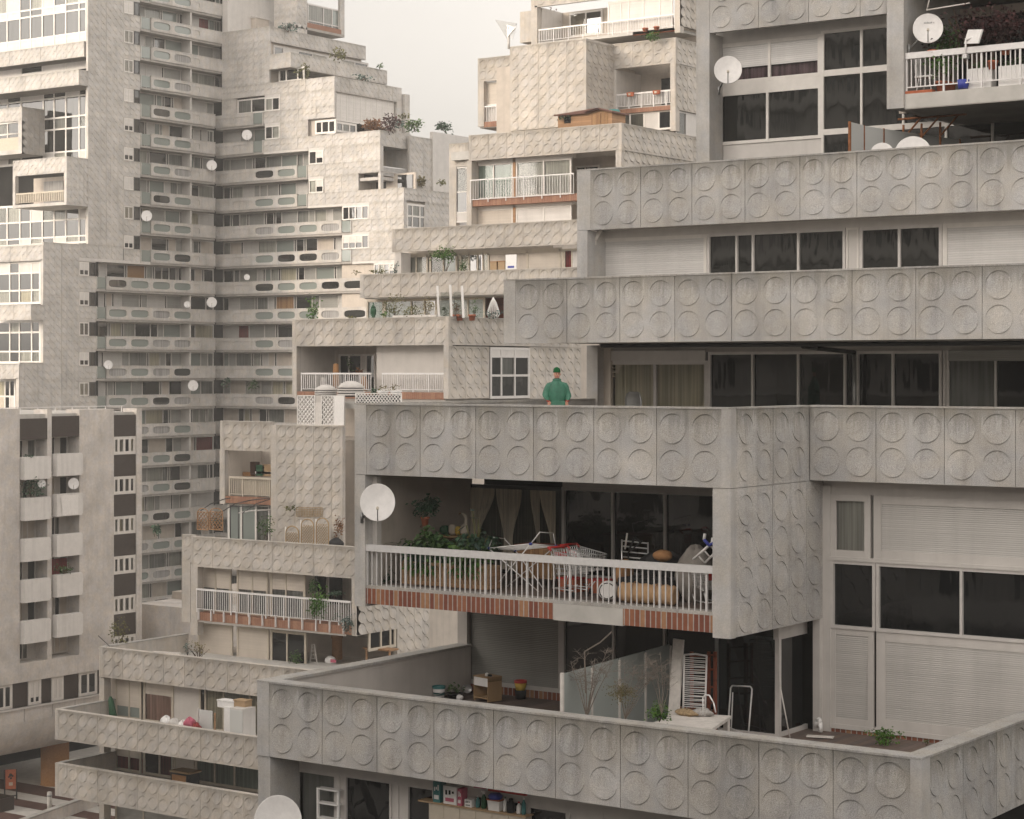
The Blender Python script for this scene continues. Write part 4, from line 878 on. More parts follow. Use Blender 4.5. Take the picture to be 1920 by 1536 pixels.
dwS(s4+.5, SCc(768, s4+.5), SCc(812, s4+.5), zt(4), zt(1)-.2); 
mb = MB(); s6 = s4+.7; mb.box(s6-.4, s6, SCc(812, s6), SCc(890, s6), zt(5), ZS(812, 247, s6), 'panel_white'); mb.build('side_wall', tow)
mb = MB(); mb.box(s4-4, s5-.3, C0+2.2, C0+2.4, zt(3)-.2, zt(2)-1.2, 'plaster'); mb.box(uF(680), uF(697), C0+2.1, C0+2.2, zt(3), zt(3)+1.3, 'glass_dark'); mb.box(uF(720), uF(748), C0+2.1, C0+2.2, zt(3), zt(3)+1.45, 'glass_dark'); mb.box(s4-4, s5-.2, C0+.2, 166, zt(3)-1.2, zt(3)-.9, 'stone_pale'); mb.box(uF(672), s4, C0+.1, C0+2.4, zt(3)+1.6, zt(3)+1.75, 'soffit'); mb.build('terrace', tow)
pS(s5, C0, SCc(843, s5), zt(3), 1.2); dwS(s5, SCc(797, s5), SCc(843, s5), zt(5), zt(3)-1.2); winS(tow, s5-.1, 762, 797, 381, 428, ur=762, xs=[.3, .7], zs=[.5], cells=[['glass_smoke'], ['glass_smoke', 'curtain_white', 'glass_smoke']], fm='frame_white', fw=.2); dwS(s5, C0, SCc(763, s5), zt(5), zt(3)-1.2)
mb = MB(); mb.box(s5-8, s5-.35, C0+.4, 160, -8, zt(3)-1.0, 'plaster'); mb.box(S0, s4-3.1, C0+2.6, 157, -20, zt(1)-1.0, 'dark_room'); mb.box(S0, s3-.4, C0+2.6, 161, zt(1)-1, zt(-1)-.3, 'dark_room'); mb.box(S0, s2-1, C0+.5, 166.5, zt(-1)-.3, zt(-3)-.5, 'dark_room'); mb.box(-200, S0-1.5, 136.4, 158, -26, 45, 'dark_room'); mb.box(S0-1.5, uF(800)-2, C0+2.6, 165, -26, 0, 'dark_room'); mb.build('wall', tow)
# blocks on the roof terrace
cR = 158.0; sR = FS(556, cR)
mb = MB(); mb.box(FS(426, 160), FS(514, 160), 160, 160.4, zt(-3)-.5, 46, 'plaster'); mb.box(FS(417, C0), FS(427, C0), C0, 160, zt(-3), 46, 'panel_white'); mb.build('roof_wall', tow)
dwF(cR, FS(514, cR), sR, zt(-3)-.2, 46); dwS(sR, SCc(556, sR), SCc(576, sR), zt(-3), 46); mb = MB(); mb.box(sR-.3, sR, SCc(638, sR), SCc(646, sR), zt(-3)+1, 46, CF); mb.box(sR-8, sR, SCc(556, sR), SCc(646, sR), zt(-3)+.75, zt(-3)+1.0, 'soffit'); mb.build('pillar', tow)
pS(sR, SCc(576, sR), SCc(646, sR), 46, 6.2)
winS(tow, sR-.3, 576, 638, 6, 56, ur=576, zs=[.36], xs=[.48, .74], cells=[['curtain_grey'], ['curtain_white', 'curtain_white', 'glass_green']], fm='frame_alu', fw=.15)
mb = MB(); mb.box(sR-.2, sR+.01, SCc(576, sR), SCc(640, sR), zt(-3)+1.0, zt(-3)+1.5, 'brick_far'); mb.build('brick_fascia', tow)
# --- front of the left arm
cA = 135.8
def bF(c, u0, u1, vt, vb, name='parapet', ur=None, s1=None):
    ur = u1 if ur is None else ur
    x1 = FS(u1, c) if s1 is None else s1
    dwF(c, FS(u0, c), x1, ZF(ur, vb, c), ZF(ur, vt, c), name); return x1, ZF(ur, vb, c), ZF(ur, vt, c)
def sideof(x, c, z0, z1, c1): dwS(x, c, c1, z0, z1)
for c, u1, vt, vb in ((134.0, 157, 77, 106), (133.0, 147.5, 130, 159)):
    x, z0, z1 = bF(c, -40, u1, vt, vb); sideof(x, c, z0, z1, cA)
    mb = MB(); mb.box(x-30, x-.05, c+.2, cA, z0-.02, z0+.2, 'soffit'); mb.build('balcony_slab', tow)
def gw(c, u0, u1, zb, zt_, us, zs, cells): window(tow, (FS(u0, c), c, zb), AX, NF, FS(u1, c)-FS(u0, c), zt_-zb, xs=fx(c, u0, u1, us), zs=zs, cells=cells, fm='frame_white', fw=.22, mw=.16)
zz = lambda v, u=164, c=cA+.3: ZF(u, v, c)
cg_ = cA+.3
D, W_, G_ = 'glass_smoke', 'panel_white', 'curtain_grey'
gw(cg_, -30, 164, zz(86), zz(-80), [14, 38, 58, 80, 102, 124, 149], [.16, .42, .5, .78], [['shutter_white'], [D, D, D], ['shutter_white', 'shutter_white', D, D], ['curtain_white', W_, D], [D]])
gw(cg_, -30, 164, zz(128), zz(104), [40, 80, 124], [], [['shutter_white', 'glass_smoke', 'shutter_white', 'shutter_white']])
gw(cg_, -30, 164, zz(300), zz(164), [15, 40, 82, 102, 124, 149], [.14, .46, .62, .9], [['panel_white', 'curtain_white', 'glass_smoke'], [D], [G_, D], [D], ['shutter_white', D, 'shutter_white', D, D]])
gw(cg_, -30, 164, zz(456), zz(376), [14, 38, 58, 80, 102, 124, 149], [.18, .58], [['curtain_white', 'glass_smoke', 'panel_white'], [D], [G_, 'curtain_white', D, W_]])
x, z0, z1 = bF(132.9, -40, 41, 200, 226); sideof(x, 132.9, ZF(41, 288, 132.9), z1, cA)
mb = MB(); mb.box(x-20, x-.1, 132.9, cA, ZF(41, 288, 132.9), ZF(41, 280, 132.9), CF); mb.box(x-20, x-.1, 133.0, 133.2, ZF(41, 280, 132.9), ZF(41, 256, 132.9), 'cream'); mb.box(x-.5, x, 132.89, 133.3, ZF(41, 288, 132.9), z0, CF); mb.build('loggia', tow)
c = 131.5; x, z0, z1 = bF(c, 24, 125, 293, 323); zb_ = ZF(125, 381, c); xl = FS(24, c); dwS(x, c, cA, zb_, z1)
mb = MB(); mb.box(xl, xl+.35, c-.01, c+.4, zb_, z0, CF); mb.box(x-.35, x-.005, c-.01, c+.4, zb_, z0, CF); mb.box(xl, x-.02, c, cA, zb_-.15, zb_+.15, CF); mb.box(xl, x, c+2.6, c+2.8, zb_, z0, 'plaster'); mb.box(FS(82, c+2.5), FS(118, c+2.5), c+2.5, c+2.6, zb_, z0-.4, 'curtain_grey'); mb.build('loggia', tow)
zr = zb_+.2; railing(tow, (xl+.4, c+.1, zr), (x-.4, c+.1, zr), 1.05, .25, 'cream', (.14, .05), .05)
# lower front bays
cB2 = 128.6; x = S0
bF(cB2, -40, 81, 459, 488, s1=x); mb = MB(); zq = zt(5)+.15; mb.box(-175, S0-.05, cB2+.2, cA+.4, zq-.4, zq-.2, 'stone_pale'); mb.box(FS(76, cB2), x-.02, cB2, cB2+.5, ZF(80, 684, cB2), ZF(80, 487, cB2), CF); mb.box(-175, x-.4, cB2+1.2, cA, -20, zq-.4, 'dark_room'); mb.build('wall', tow)
c = cB2+.5
gw(c, -30, 77, ZF(77, 570, c), ZF(77, 488, c), [19, 37, 60], [.32, .72], [['curtain_white', D, 'curtain_cream'], [D], ['shutter_white', D, 'shutter_white']])
c3 = 126.9; x3 = FS(58, c3); bF(c3, -40, 58, 571, 600); dwS(x3, c3, cB2, ZF(58, 600, c3), ZF(58, 571, c3))
gw(c, -30, 77, ZF(77, 682, c), ZF(77, 600, c), [19, 37, 60], [.28, .72], [['curtain_grey', D, 'curtain_white'], [D], [D, 'curtain_white', D]])
cC = 125.7; bF(cC, -40, 36.5, 683, 711, s1=S0); mb = MB(); z = ZF(37, 683, cC); mb.box(-175, S0-.05, cC+.2, cB2+1, z-.4, z-.2, 'stone_pale'); mb.box(FS(30, cC), S0-.02, cC, cC+.5, -19, ZF(37, 710, cC), CF); mb.box(-175, S0-.5, cC+2, cC+2.3, -20, z-1, 'plaster'); mb.build('wall', tow)
gw(cC+1.9, -30, 30, ZF(30, 770, cC+2), ZF(30, 711, cC+2), [10, 19], [.45], [['cream', 'glass_smoke', 'panel_white'], ['curtain_cream', D, 'glass_dark']])
# ================================================================ plain grey block at the lower left and the plaza
SG = -107.2; GZ = -29.6
gry = thing('plain_apartment_building', 'plain grey rendered apartment building with brown panels and small box balconies, lower left', 'apartment building', (-112, 98, GZ))
yg = lambda u: SCc(u, SG)
def gb(u0, u1, z0, z1, d0, d1, mat, name='wall'):
    mb = MB(); mb.box(SG-d1, SG-d0, yg(u0), yg(u1), z0, z1, mat); return mb.build(name, gry)
gt, gbm = -3.0, -20.0
for u0, u1, t in ((-70, 37, -2.6), (89, 97, -2.7), (149, 213.5, -2.75), (256, 266, -2.75)):
    gb(u0, u1, gbm, t, 0, 1.4, 'grey_wall')
gb(-70, 266, -21.3, gbm, 0, 1.4, 'grey_wall'); gb(-70, 266, -24.0, -23.0, 0, 1.4, 'grey_wall'); gb(-70, 266, -24, -3.3, 1.4, 14, 'plaster')
mb = MB(); A = []                                   # the rounded belly under the block
for i in range(9):
    w = i/8*math.pi/2; A.append((SG-2.8*(1-math.cos(w)), -24.0-2.6*math.sin(w)))
A.append((SG-14, -26.6))
ids = [[mb.vert((x, y, z)) for x, z in A] for y in (yg(-70), yg(266))]; mb.sm = True
for i in range(len(A)-1): mb.face((ids[0][i], ids[1][i], ids[1][i+1], ids[0][i+1]), 'grey_wall')
mb.sm = False; mb.poly([(x, yg(266), z) for x, z in A]+[(SG-14, yg(266), -24)], 'grey_wall')
for u in (45, 98, 140): mb.box(SG-.02, SG+.015, yg(u), yg(u)+.06, -24, -23.1, 'soffit')
mb.build('belly', gry)
rg = random.Random(5)
for (u0, u1, dz) in ((37, 89, 0), (98, 149, .12)):
    gb(u0, u1, -4.75+dz, -3.3+dz, .02, .5, 'brown_panel', 'spandrel')
    for k in range(6):
        zb = -5.9+dz-2.8*k
        if k < 5:
            mb = MB(); y0, y1 = yg(u0)+.08, yg(u1)-.12
            mb.box(SG-.1, SG+.42, y0, y1, zb-1.55, zb, 'box_white'); mb.box(SG-.05, SG+.40, y1, y1+.09, zb-1.45, zb-.1, 'box_white'); mb.box(SG-1.3, SG-.1, y0, y1, zb-1.6, zb-1.4, 'soffit'); mb.build('balcony_front', gry)
        L = yg(u1)-yg(u0); 
        cells = [['plaster', 'glass_smoke', 'panel_white', 'curtain_grey'], ['curtain_grey', 'panel_white', 'glass_dark', 'plaster'], ['plaster_white', 'plaster_white', 'plaster', 'plaster'], ['curtain_white', 'glass_smoke', 'panel_white', 'glass_smoke'], ['plaster', 'plaster', 'plaster_white', 'glass_dark'], ['glass_dark', 'glass_dark', 'curtain_grey', 'panel_white']][(k+(3 if dz else 0)) % 6]
        window(gry, (SG-1.25, yg(u0), zb-1.4 if k < 5 else zb-.1), AY, NS, L, 2.55 if k < 5 else 1.2, xs=[.3, .52, .7], cells=[cells], fm='panel_white', fw=.1)
for k in range(7):
    z1 = -3.2-2.87*k
    if k < 6: gb(213.5, 256, z1-1.55, z1, .08, .5, 'brown_panel', 'spandrel')
    if k < 6: window(gry, (SG-.15, yg(213.5), z1-2.85), AY, NS, yg(256)-yg(213.5), 1.3, xs=[.25, .5, .75], cells=[[rg.choice(['glass_dark', 'curtain_grey', 'curtain_white', 'curtain_cream']) for i in range(4)]], fm='frame_white', fw=.22, mw=.2)
gb(213.5, 256, -20.2, -3.2-2.87*6+.1, .1, .6, 'grey_wall')
for u0, u1, t in ((-40, -5, 'd'), (-4, 26, 'w'), (27, 55, 'd'), (56, 80, 's'), (81, 99, 'd'), (100, 122, 'W'), (123, 150, 'd'), (151, 185, 'w'), (186, 215, 'd'), (216, 250, 'w')):
    o_, L = (SG-.2, yg(u0), -23.0), yg(u1)-yg(u0)
    if t == 'd': gb(u0, u1, -23.0, -21.3, .22, .5, 'brown_panel', 'spandrel')
    else: window(gry, o_, AY, NS, L, 1.7, xs=[.5], cells=[['glass_dark']] if t == 'w' else [[('shutter_white', .7 if t == 's' else 1.0, 'glass_dark')]], fm='frame_white', fw=.2)
gb(-70, 266, -23.12, -23.0, -.12, 1, 'panel_white', 'sill')
mb = MB(); mb.box(SG-14, SG-.3, yg(-70), yg(266), -3.32, -3.0, 'stone_pale'); mb.box(SG-9, SG-6, yg(-70), yg(60), -3.0, -1.4, 'plaster_white'); mb.build('roof', gry)
mb = MB()
for z in (-2.6,): mb.box(SG-1.7, SG-1.65, yg(-70), yg(262), z, z+.05, 'rail_white')
for i in range(9): y = yg(0)+i*1.6; mb.box(SG-1.7, SG-1.65, y, y+.05, -3, -2.56, 'rail_white')
mb.build('roof_rail', gry)
mb = MB(); x, y = onZ(103, 1472, GZ).x-3, onZ(103, 1472, GZ).y; p = onZ(103, 1470, GZ); mb.lathe((p.x, p.y, GZ), [(1.05, 0), (1.0, .1), (1.0, 3.6)], 'tan', 20); mb.build('column', gry)
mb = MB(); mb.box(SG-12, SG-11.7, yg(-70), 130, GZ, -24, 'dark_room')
for z in (-28.7, -28, -27.4): mb.box(SG-11.6, SG-11.5, yg(-70), 125, z, z+.1, 'metal_grey')
mb.build('undercroft_wall', gry)
# plaza paving: pale and brown bands
g = MB(); g.box(-2500, 2500, -2500, 4000, GZ-1, GZ, 'asphalt'); g.build('ground', None, 'structure')
mb = MB(); mb.poly([(-125, 60, GZ+.004), (-60, 60, GZ+.004), (-60, 135, GZ+.004), (-125, 135, GZ+.004)], 'stone_pale'); mb.build('plaza_paving', None, 'structure')
mb = MB()
for v0, v1 in ((1478, 1497), (1510, 1524), (1540, 1560)):
    y1, y0 = onZ(100, v0, GZ).y, onZ(100, v1, GZ).y; mb.poly([(-125, y0, GZ+.008), (-60, y0, GZ+.008), (-60, y1, GZ+.008), (-125, y1, GZ+.008)], 'stone_brown')
mb.build('paving_bands', None, 'structure')
p = onZ(20, 1500, GZ)
t_ = thing('sign_board', 'rusty orange sign board with black ornament on a black stand on the plaza', 'sign', (p.x, p.y, GZ))
mb = MB(); d = V((-p.x, -p.y, 0)).normalized(); a = V((d.y, -d.x, 0))*-1; B = lambda x0, x1, z0, z1, e0, e1, m: mb.obox((p.x, p.y, GZ), a, d, x0, x1, e0, e1, z0, z1, m)
B(-.45, -.35, 0, 2.1, 0, .06, 'black'); B(.35, .45, 0, 2.1, 0, .06, 'black'); B(-.45, .45, .25, .32, 0, .06, 'black'); mb.build('stand', t_)
mb = MB(); B(-.35, .35, .75, 2.1, .0, .05, 'terracotta'); mb.build('panel', t_)
mb = MB(); c_ = V((p.x, p.y, GZ))+d*.055
for q, r in (((0, 1.72), .12), ((.13, 1.65), .07), ((-.12, 1.6), .07), ((.02, 1.5), .08)):
    mb.lathe(c_+a*q[0]+V((0, 0, q[1])), [(r, 0), (r*.9, .01)], 'black', 8, d)
B(-.12, .14, 1.0, 1.22, .05, .06, 'cream'); mb.build('ornament', t_)
p = onZ(93, 1524, GZ); t_ = thing('bollard', 'pale cylindrical bollard on the striped plaza', 'bollard', (p.x, p.y, GZ))
mb = MB(); mb.lathe((p.x, p.y, GZ), [(.17, 0), (.16, 1.35), (.13, 1.4), (0, 1.42)], 'stone_pale', 14); mb.build('post', t_); mb = MB(); mb.lathe((p.x, p.y, GZ), [(.178, 1.1), (.178, 1.22)], 'metal_grey', 14); mb.build('ring', t_)
mb = MB(); p = onZ(92, 1540, GZ); q = onZ(190, 1504, GZ); a = (q-p).normalized(); n = V((a.y, -a.x, 0)); mb.obox(p, a, n, -6, 8, -.0, .4, 0, .75, 'grey_wall'); mb.obox(p, a, n, -6.02, 8.02, -.03, .43, .752, .85, 'coping'); solo(mb.build('low_wall'), 'low dark concrete wall along the edge of the striped plaza', 'wall')
p = onZ(8, 1520, GZ); mb = MB(); mb.box(p.x-1.2, p.x+.3, p.y-.6, p.y+.6, GZ, GZ+.9, 'brown_panel'); mb.box(p.x-1.1, p.x+.2, p.y-.5, p.y+.5, GZ+.9, GZ+.95, 'soil'); solo(mb.build('planter_box'), 'dark brown planter box beside the sign on the plaza', 'planter')
# lower roof seen between the grey block and the terraces
mb = MB(); s_ = -101.5; mb.box(s_-9, -82, 108, 112, -24, ZS(290, 1165, s_), 'grey_wall'); mb.box(s_-9, -82, 111.9, 125, -24, ZS(290, 1150, s_), 'plaster'); solo(mb.build('low_building'), 'low flat roofed grey building between the tower and the plain block', 'building')
# ================================================================ loose things
def dirc(p): d = V((-p.x, -p.y, 0)).normalized(); return d, V((-d.y, d.x, 0))   # towards the street viewer, and sideways
def dish(u, v, rpx, c=None, s=None, label='', group=None, mat='dish_white', arm=True, face=None, marks=False, mount=None):
    p = onF(u, v, c) if c is not None else onS(u, v, s); r = rpx*dep(u, c=c, s=s)/F
    t = thing('satellite_dish', label, 'satellite dish', tuple(p), group or 'satellite dishes on the facades')
    d, a = dirc(p)
    if face is not None: d = (d+V(face)).normalized()
    n = (d*.93+V((0, 0, .30))).normalized(); a = n.cross(V((0, 0, 1))).normalized(); up = a.cross(n)
    if up.z < 0: up = -up; 
    mb = MB(); N = 28; rg_ = []
    for f, h in ((.02, -.10), (.4, -.085), (.75, -.045), (.97, .0), (1, .004), (1, -.03), (.6, -.11), (.02, -.14)):
        rg_.append([p+a*(r*f*math.cos(2*math.pi*k/N))+up*(r*1.1*f*math.sin(2*math.pi*k/N))+n*(h*r*2) for k in range(N)])
    mb.loft(rg_, mat); mb.build('reflector', t)
    if arm:
        mb = MB(); b0 = p-up*r*1.05; f0 = p+n*r*.75-up*r*.55; mb.bar(b0, f0, r*.035, 'metal_grey', 6); mb.build('arm', t)
        mb = MB(); mb.bar(f0-n*r*.02, f0+n*r*.16, r*.085, 'cream', 8); mb.bar(f0-n*r*.14+up*r*.05, f0, r*.06, 'black', 8); mb.build('receiver', t)
    mb = MB(); m0 = p-n*r*.25; e = V(mount) if mount else m0-n*r*.5-V((0, 0, r*.7)); mb.bar(m0, e, r*.06, 'metal_grey', 6); mb.bar(e-V((0, 0, r*.3)), e+V((0, 0, r*.3)), r*.09, 'metal_grey', 6); mb.build('bracket', t)
    if marks:
        mb = MB()
        for i in range(6): q = p+up*r*.44+a*r*(-.27+.095*i)-n*(.150*r); mb.loft([[q+a*r*x_+up*r*z_ for x_, z_ in ((0, 0), (.06, 0), (.06, .075 if i % 3 else .1), (0, .075 if i % 3 else .1))], [q+n*.01+a*r*x_+up*r*z_ for x_, z_ in ((0, 0), (.06, 0), (.06, .075 if i % 3 else .1), (0, .075 if i % 3 else .1))]], 'metal_grey', smooth=False)
        mb.build('lettering', t)
    return t
dish(708, 942, 33, c=34.95, label='big white satellite dish at the left end of the cluttered balcony', mount=(XB0+.22, 35.17, onF(690, 972, 35.1).z))
dish(1365, 131, 26, c=49.45, label='white satellite dish in front of the half let down blind', mount=(FS(1348, 49.9), 49.9, ZF(1345, 170, 49.9)))
dish(1740, 53, 28, c=46.9, label='white satellite dish with lettering at the upper right balcony', marks=True, mount=(xk+.5, 46.8, ZF(1706, 92, 46.8)))
dish(1654, 291, 23, c=44.9, label='smaller satellite dish with lettering behind the upper parapet', marks=True, mount=(FS(1654, 45.1), 45.1, p1b-.9))
dish(1712, 291, 35, c=45.0, label='larger plain satellite dish behind the upper parapet', mount=(FS(1712, 45.2), 45.2, p1b-.9))
dish(521, 1541, 45, c=31.5, label='grey white satellite dish under the lowest wide parapet', mount=(FS(515, 32.3), 32.4, ZF(515, 1590, 32.3)))
for i, (u, v, r, pl, lb) in enumerate(((463, 253, 9.5, 'F', 'satellite dish on the tower in front of a loggia, uppermost of all its dishes'), (397, 310, 9.5, 'S', 'satellite dish on the tower just left of its inner corner, below the uppermost dish'), (275, 405, 10, 'S', 'satellite dish on the tower beside the green side glass of a two oval balcony'), (397, 567, 9.5, 'S', 'large satellite dish on the tower close to its inner corner at mid height'), (351, 571, 6, 'S', 'small satellite dish on the tower left of the large mid height one'), (463, 520, 5.5, 'F', 'tiny satellite dish on the right arm of the tower'), (362, 723, 9.5, 'S', 'satellite dish on the tower low down, left of the terraces'), (203, 684, 8, 'S', 'satellite dish on the tower resting on a four oval balcony'))):
    dish(u, v, r, c=C0-.4 if pl == 'F' else None, s=S0+.5 if pl == 'S' else None, label=lb, group='satellite dishes on the tower')
dish(78, 907, 7.5, s=SG+.35, label='small satellite dish beside the plants on a box balcony of the plain block', group='satellite dishes on the plain block')
dish(138, 907, 10, s=SG+.5, label='satellite dish above the white towel on the plain block', group='satellite dishes on the plain block')
# ---------------------------------------------------------------- plants
def leaves(mb, c, rx, ry, rz, n, size, mat, droop=0.0, clumps=7, rnd=R, lng=1.6, spread=.42):
    c = V(c); cl = []
    for i in range(clumps):
        while True:
            q = V((rnd.uniform(-1, 1), rnd.uniform(-1, 1), rnd.uniform(-1, 1)))
            if q.length < 1: break
        cl.append((q*.75, rnd.uniform(-.4, .4)))
    for i in range(n):
        q, tn = rnd.choice(cl)
        q = q+V((rnd.gauss(0, spread), rnd.gauss(0, spread), rnd.gauss(0, spread)))*.7
        p = c+V((q.x*rx, q.y*ry, q.z*rz))
        d = V((q.x*.7+rnd.uniform(-.8, .8), q.y*.7+rnd.uniform(-.8, .8), rnd.uniform(-.5, .8)-droop)).normalized()
        s = d.cross(V((rnd.uniform(-1, 1), rnd.uniform(-1, 1), rnd.uniform(.2, 1)))).normalized()
        L = size*rnd.uniform(.6, 1.3)*lng; w_ = size*rnd.uniform(.35, .6); dn = V((0, 0, -L*.18))
        mb.tone = max(-.5, min(.5, tn+rnd.uniform(-.25, .25)+q.z*.12)); mb.poly([p, p+d*L*.5+s*w_+dn*.2, p+d*L+dn, p+d*L*.5-s*w_+dn*.2], mat)
    mb.tone = 0
def stems(mb, base, tips, r, mat='bark', bend=.15, rnd=R):
    b = V(base)
    for t in tips:
        t = V(t); L = (t-b).length; pts = [b]
        for k in (1, 2, 3): f = k/4; pts.append(b.lerp(t, f)+V((rnd.uniform(-1, 1), rnd.uniform(-1, 1), 0))*L*bend*.4)
        pts.append(t)
        for i, (p, q) in enumerate(zip(pts, pts[1:])): mb.bar(p, q, r*(1-.17*i), mat, 5, r*(1-.17*(i+1)), cap=False)
def pot(t, p, r, h, mat='terracotta', name='pot'):
    mb = MB(); mb.lathe(p, [(r*.68, 0), (r*.9, h*.8), (r*1.05, h*.82), (r*1.05, h), (r*.9, h), (r*.86, h*.9), (0, h*.88)], mat, 16); mb.build(name, t)
def plant(name, label, p, w_, h, n, size, mat, potr=0, poth=0, potm='terracotta', group=None, st=5, stem='bark', droop=0, dpt=None, cat='plant', lng=1.6, low=.15, clumps=7):
    t = thing(name, label, cat, tuple(p), group); p = V(p)
    if potr: pot(t, p, potr, poth, potm)
    b = p+V((0, 0, poth)); c = b+V((0, 0, h*(.5+low/2)))
    mb = MB(); stems(mb, b-V((0, 0, .04)), [c+V((R.uniform(-.7, .7)*w_/2, R.uniform(-.7, .7)*w_/2, R.uniform(-.3, .8)*h*.4)) for i in range(st)], max(.006, w_*.02), stem); mb.build('stem', t)
    mb = MB(); leaves(mb, c, w_/2, (dpt or w_)/2, h*(1-low)/2, n, size, mat, droop, clumps, lng=lng); mb.build('foliage', t); return t
cP = 35.85; zfb = -4.80
def onB(u, v, c=cP): return onF(u, v, c)
def basep(u, c=cP, z=zfb): return V((FS(u, c), c, z))
GB = 'plants on the cluttered balcony'
# wicker planters with the hanging greenery
for u0, u1, lb in ((752, 832, 'left wicker planter box overflowing with hanging plants on the balcony'), (838, 916, 'right wicker planter box under the broad leaved plant on the balcony')):
    p = basep((u0+u1)/2); x0, x1 = FS(u0, cP), FS(u1, cP)
    t = thing('planter', lb, 'planter', tuple(p), 'wicker planters on the balcony')
    mb = MB(); mb.box(x0, x1, cP, cP+.45, zfb+.02, zfb+.48, 'wicker'); mb.build('box', t)
    mb = MB(); mb.box(x0-.02, x1+.02, cP-.02, cP+.47, zfb+.48, zfb+.53, 'oak'); mb.build('rim', t)
    mb = MB()
    for k in range(9):                                # raised criss cross weave
        a = x0+(x1-x0)*k/9; mb.bar((a, cP-.012, zfb+.04), (min(x1, a+.26), cP-.012, zfb+.46), .010, 'oak', 4); mb.bar((min(x1, a+.26), cP-.016, zfb+.04), (a, cP-.016, zfb+.46), .010, 'oak', 4)
    mb.build('weave', t)
    mb = MB(); leaves(mb, (p.x, cP+.15, zfb+.72), (x1-x0)/2*1.05, .3, .32, 520, .085, 'leaf_dark' if u0 < 800 else 'leaf', .35, 10); leaves(mb, (p.x+.1, cP+.2, zfb+1.02), .42, .3, .26, 300, .08, 'leaf' if u0 < 800 else 'leaf_dark', .3, 8); leaves(mb, (p.x, cP-.05, zfb+.48), (x1-x0)/2*.95, .12, .24, 120, .075, 'leaf_bright', .9, 6); mb.build('foliage', t)
t = thing('fern', 'arching dark green foliage spilling above the handrail on the balcony', 'plant', tuple(basep(800, 36.3)), GB)
mb = MB()
for i in range(72):
    b = V((FS(R.uniform(755, 890), 36.2), 36.2+R.uniform(-.2, .3), -3.95+R.uniform(-.1, .1))); d = V((R.uniform(-1, 1), R.uniform(-.8, .4), 0)); L = R.uniform(.35, .75); q = b
    for k in range(6):
        f = (k+1)/6; e = b+d*L*f+V((0, 0, L*(.9*f-1.15*f*f)))
        for sd in (-1, 1):
            mb.tone = R.uniform(-.5, .35); s_ = (e-q).cross(V((0, 0, 1))).normalized()*sd*.07; mb.poly([q, q+s_*1.2+(e-q)*.4, e+s_*.4], R.choice(['leaf_dark', 'leaf', 'leaf_bright']))
        q = e
mb.tone = 0; mb.build('fronds', t); mb = MB(); mb.bar((FS(800, 36.3), 36.3, zfb), (FS(800, 36.3), 36.3, -3.9), .05, 'dark_wood'); mb.build('stand', t)
p = onB(797, 986, 36.5); t = plant('potted_plant', 'bushy plant in a terracotta pot raised high against the balcony wall', p, .50, .52, 420, .06, 'leaf_dark', .10, .2, group=GB, droop=.3, low=.05)
mb = MB(); mb.bar((p.x, p.y, zfb), (p.x, p.y, p.z), .03, 'dark_wood', 8); mb.bar((p.x, p.y, p.z-.03), (p.x, p.y, p.z), .12, 'dark_wood', 12); mb.build('stand', t)
p = onB(893, 1062, 36.0); t = thing('broad_leaf_plant', 'tall cane plant with big pale green leaves behind the handrail', 'plant', tuple(p), GB); mb = MB(); fm_ = MB()
for (u, v) in ((874, 985), (886, 955), (898, 972), (902, 990), (862, 1005), (915, 1005), (880, 1018), (893, 1016), (866, 1030), (905, 1022), (858, 1022)):
    tip = onB(u, v, 36.0+R.uniform(-.15, .15)); mb.bar(p+V((R.uniform(-.12, .12), 0, 0)), tip, .012, 'leaf_olive', 5)
    d = V((R.uniform(-1, 1), -.6, R.uniform(-.6, .1))).normalized(); s_ = d.cross(V((0, .3, 1))).normalized(); L = R.uniform(.2, .3); fm_.tone = R.uniform(-.2, .5)
    fm_.poly([tip, tip+d*L*.35+s_*L*.3, tip+d*L*.75+s_*L*.2, tip+d*L, tip+d*L*.75-s_*L*.2, tip+d*L*.35-s_*L*.3], 'leaf_blue')
mb.build('cane', t); fm_.build('foliage', t)
# small dark cabinet with ornaments, behind the plants
p = basep(853, 37.6); t = thing('side_cabinet', 'small dark wooden cabinet half hidden by plants at the back of the balcony', 'cabinet', tuple(p))
mb = MB(); mb.box(p.x-.42, p.x+.38, 37.5, 37.95, zfb+.1, zfb+.95, 'dark_wood'); mb.build('carcass', t); mb = MB(); mb.box(p.x-.46, p.x+.42, 37.46, 37.98, zfb+.95, zfb+.99, 'oak'); mb.build('top', t); mb = MB(); mb.box(p.x-.38, p.x-.04, 37.48, 37.5, zfb+.15, zfb+.9, 'brown_panel'); mb.box(p.x+.0, p.x+.34, 37.48, 37.5, zfb+.15, zfb+.9, 'brown_panel'); mb.build('door', t)
zc = zfb+1.0
t = thing('goose_figurine', 'pale long necked goose figurine on the dark balcony cabinet', 'figurine', (p.x+.26, 37.6, zc))
mb = MB(); x = p.x+.26; mb.loft([[(x+r*math.cos(w)+o, 37.6+r*.8*math.sin(w), zc+h) for w in [k*math.pi/5 for k in range(10)]] for r, h, o in ((.03, 0, 0), (.10, .05, 0), (.12, .14, .01), (.09, .22, .02), (.045, .28, .05), (.04, .40, .06), (.05, .48, .02), (.035, .52, -.05), (.01, .51, -.10))], 'cream'); mb.build('body', t)
mb = MB(); mb.bar((x-.10, 37.6, zc+.51), (x-.17, 37.6, zc+.48), .018, 'tan', 6, .004); mb.build('beak', t)
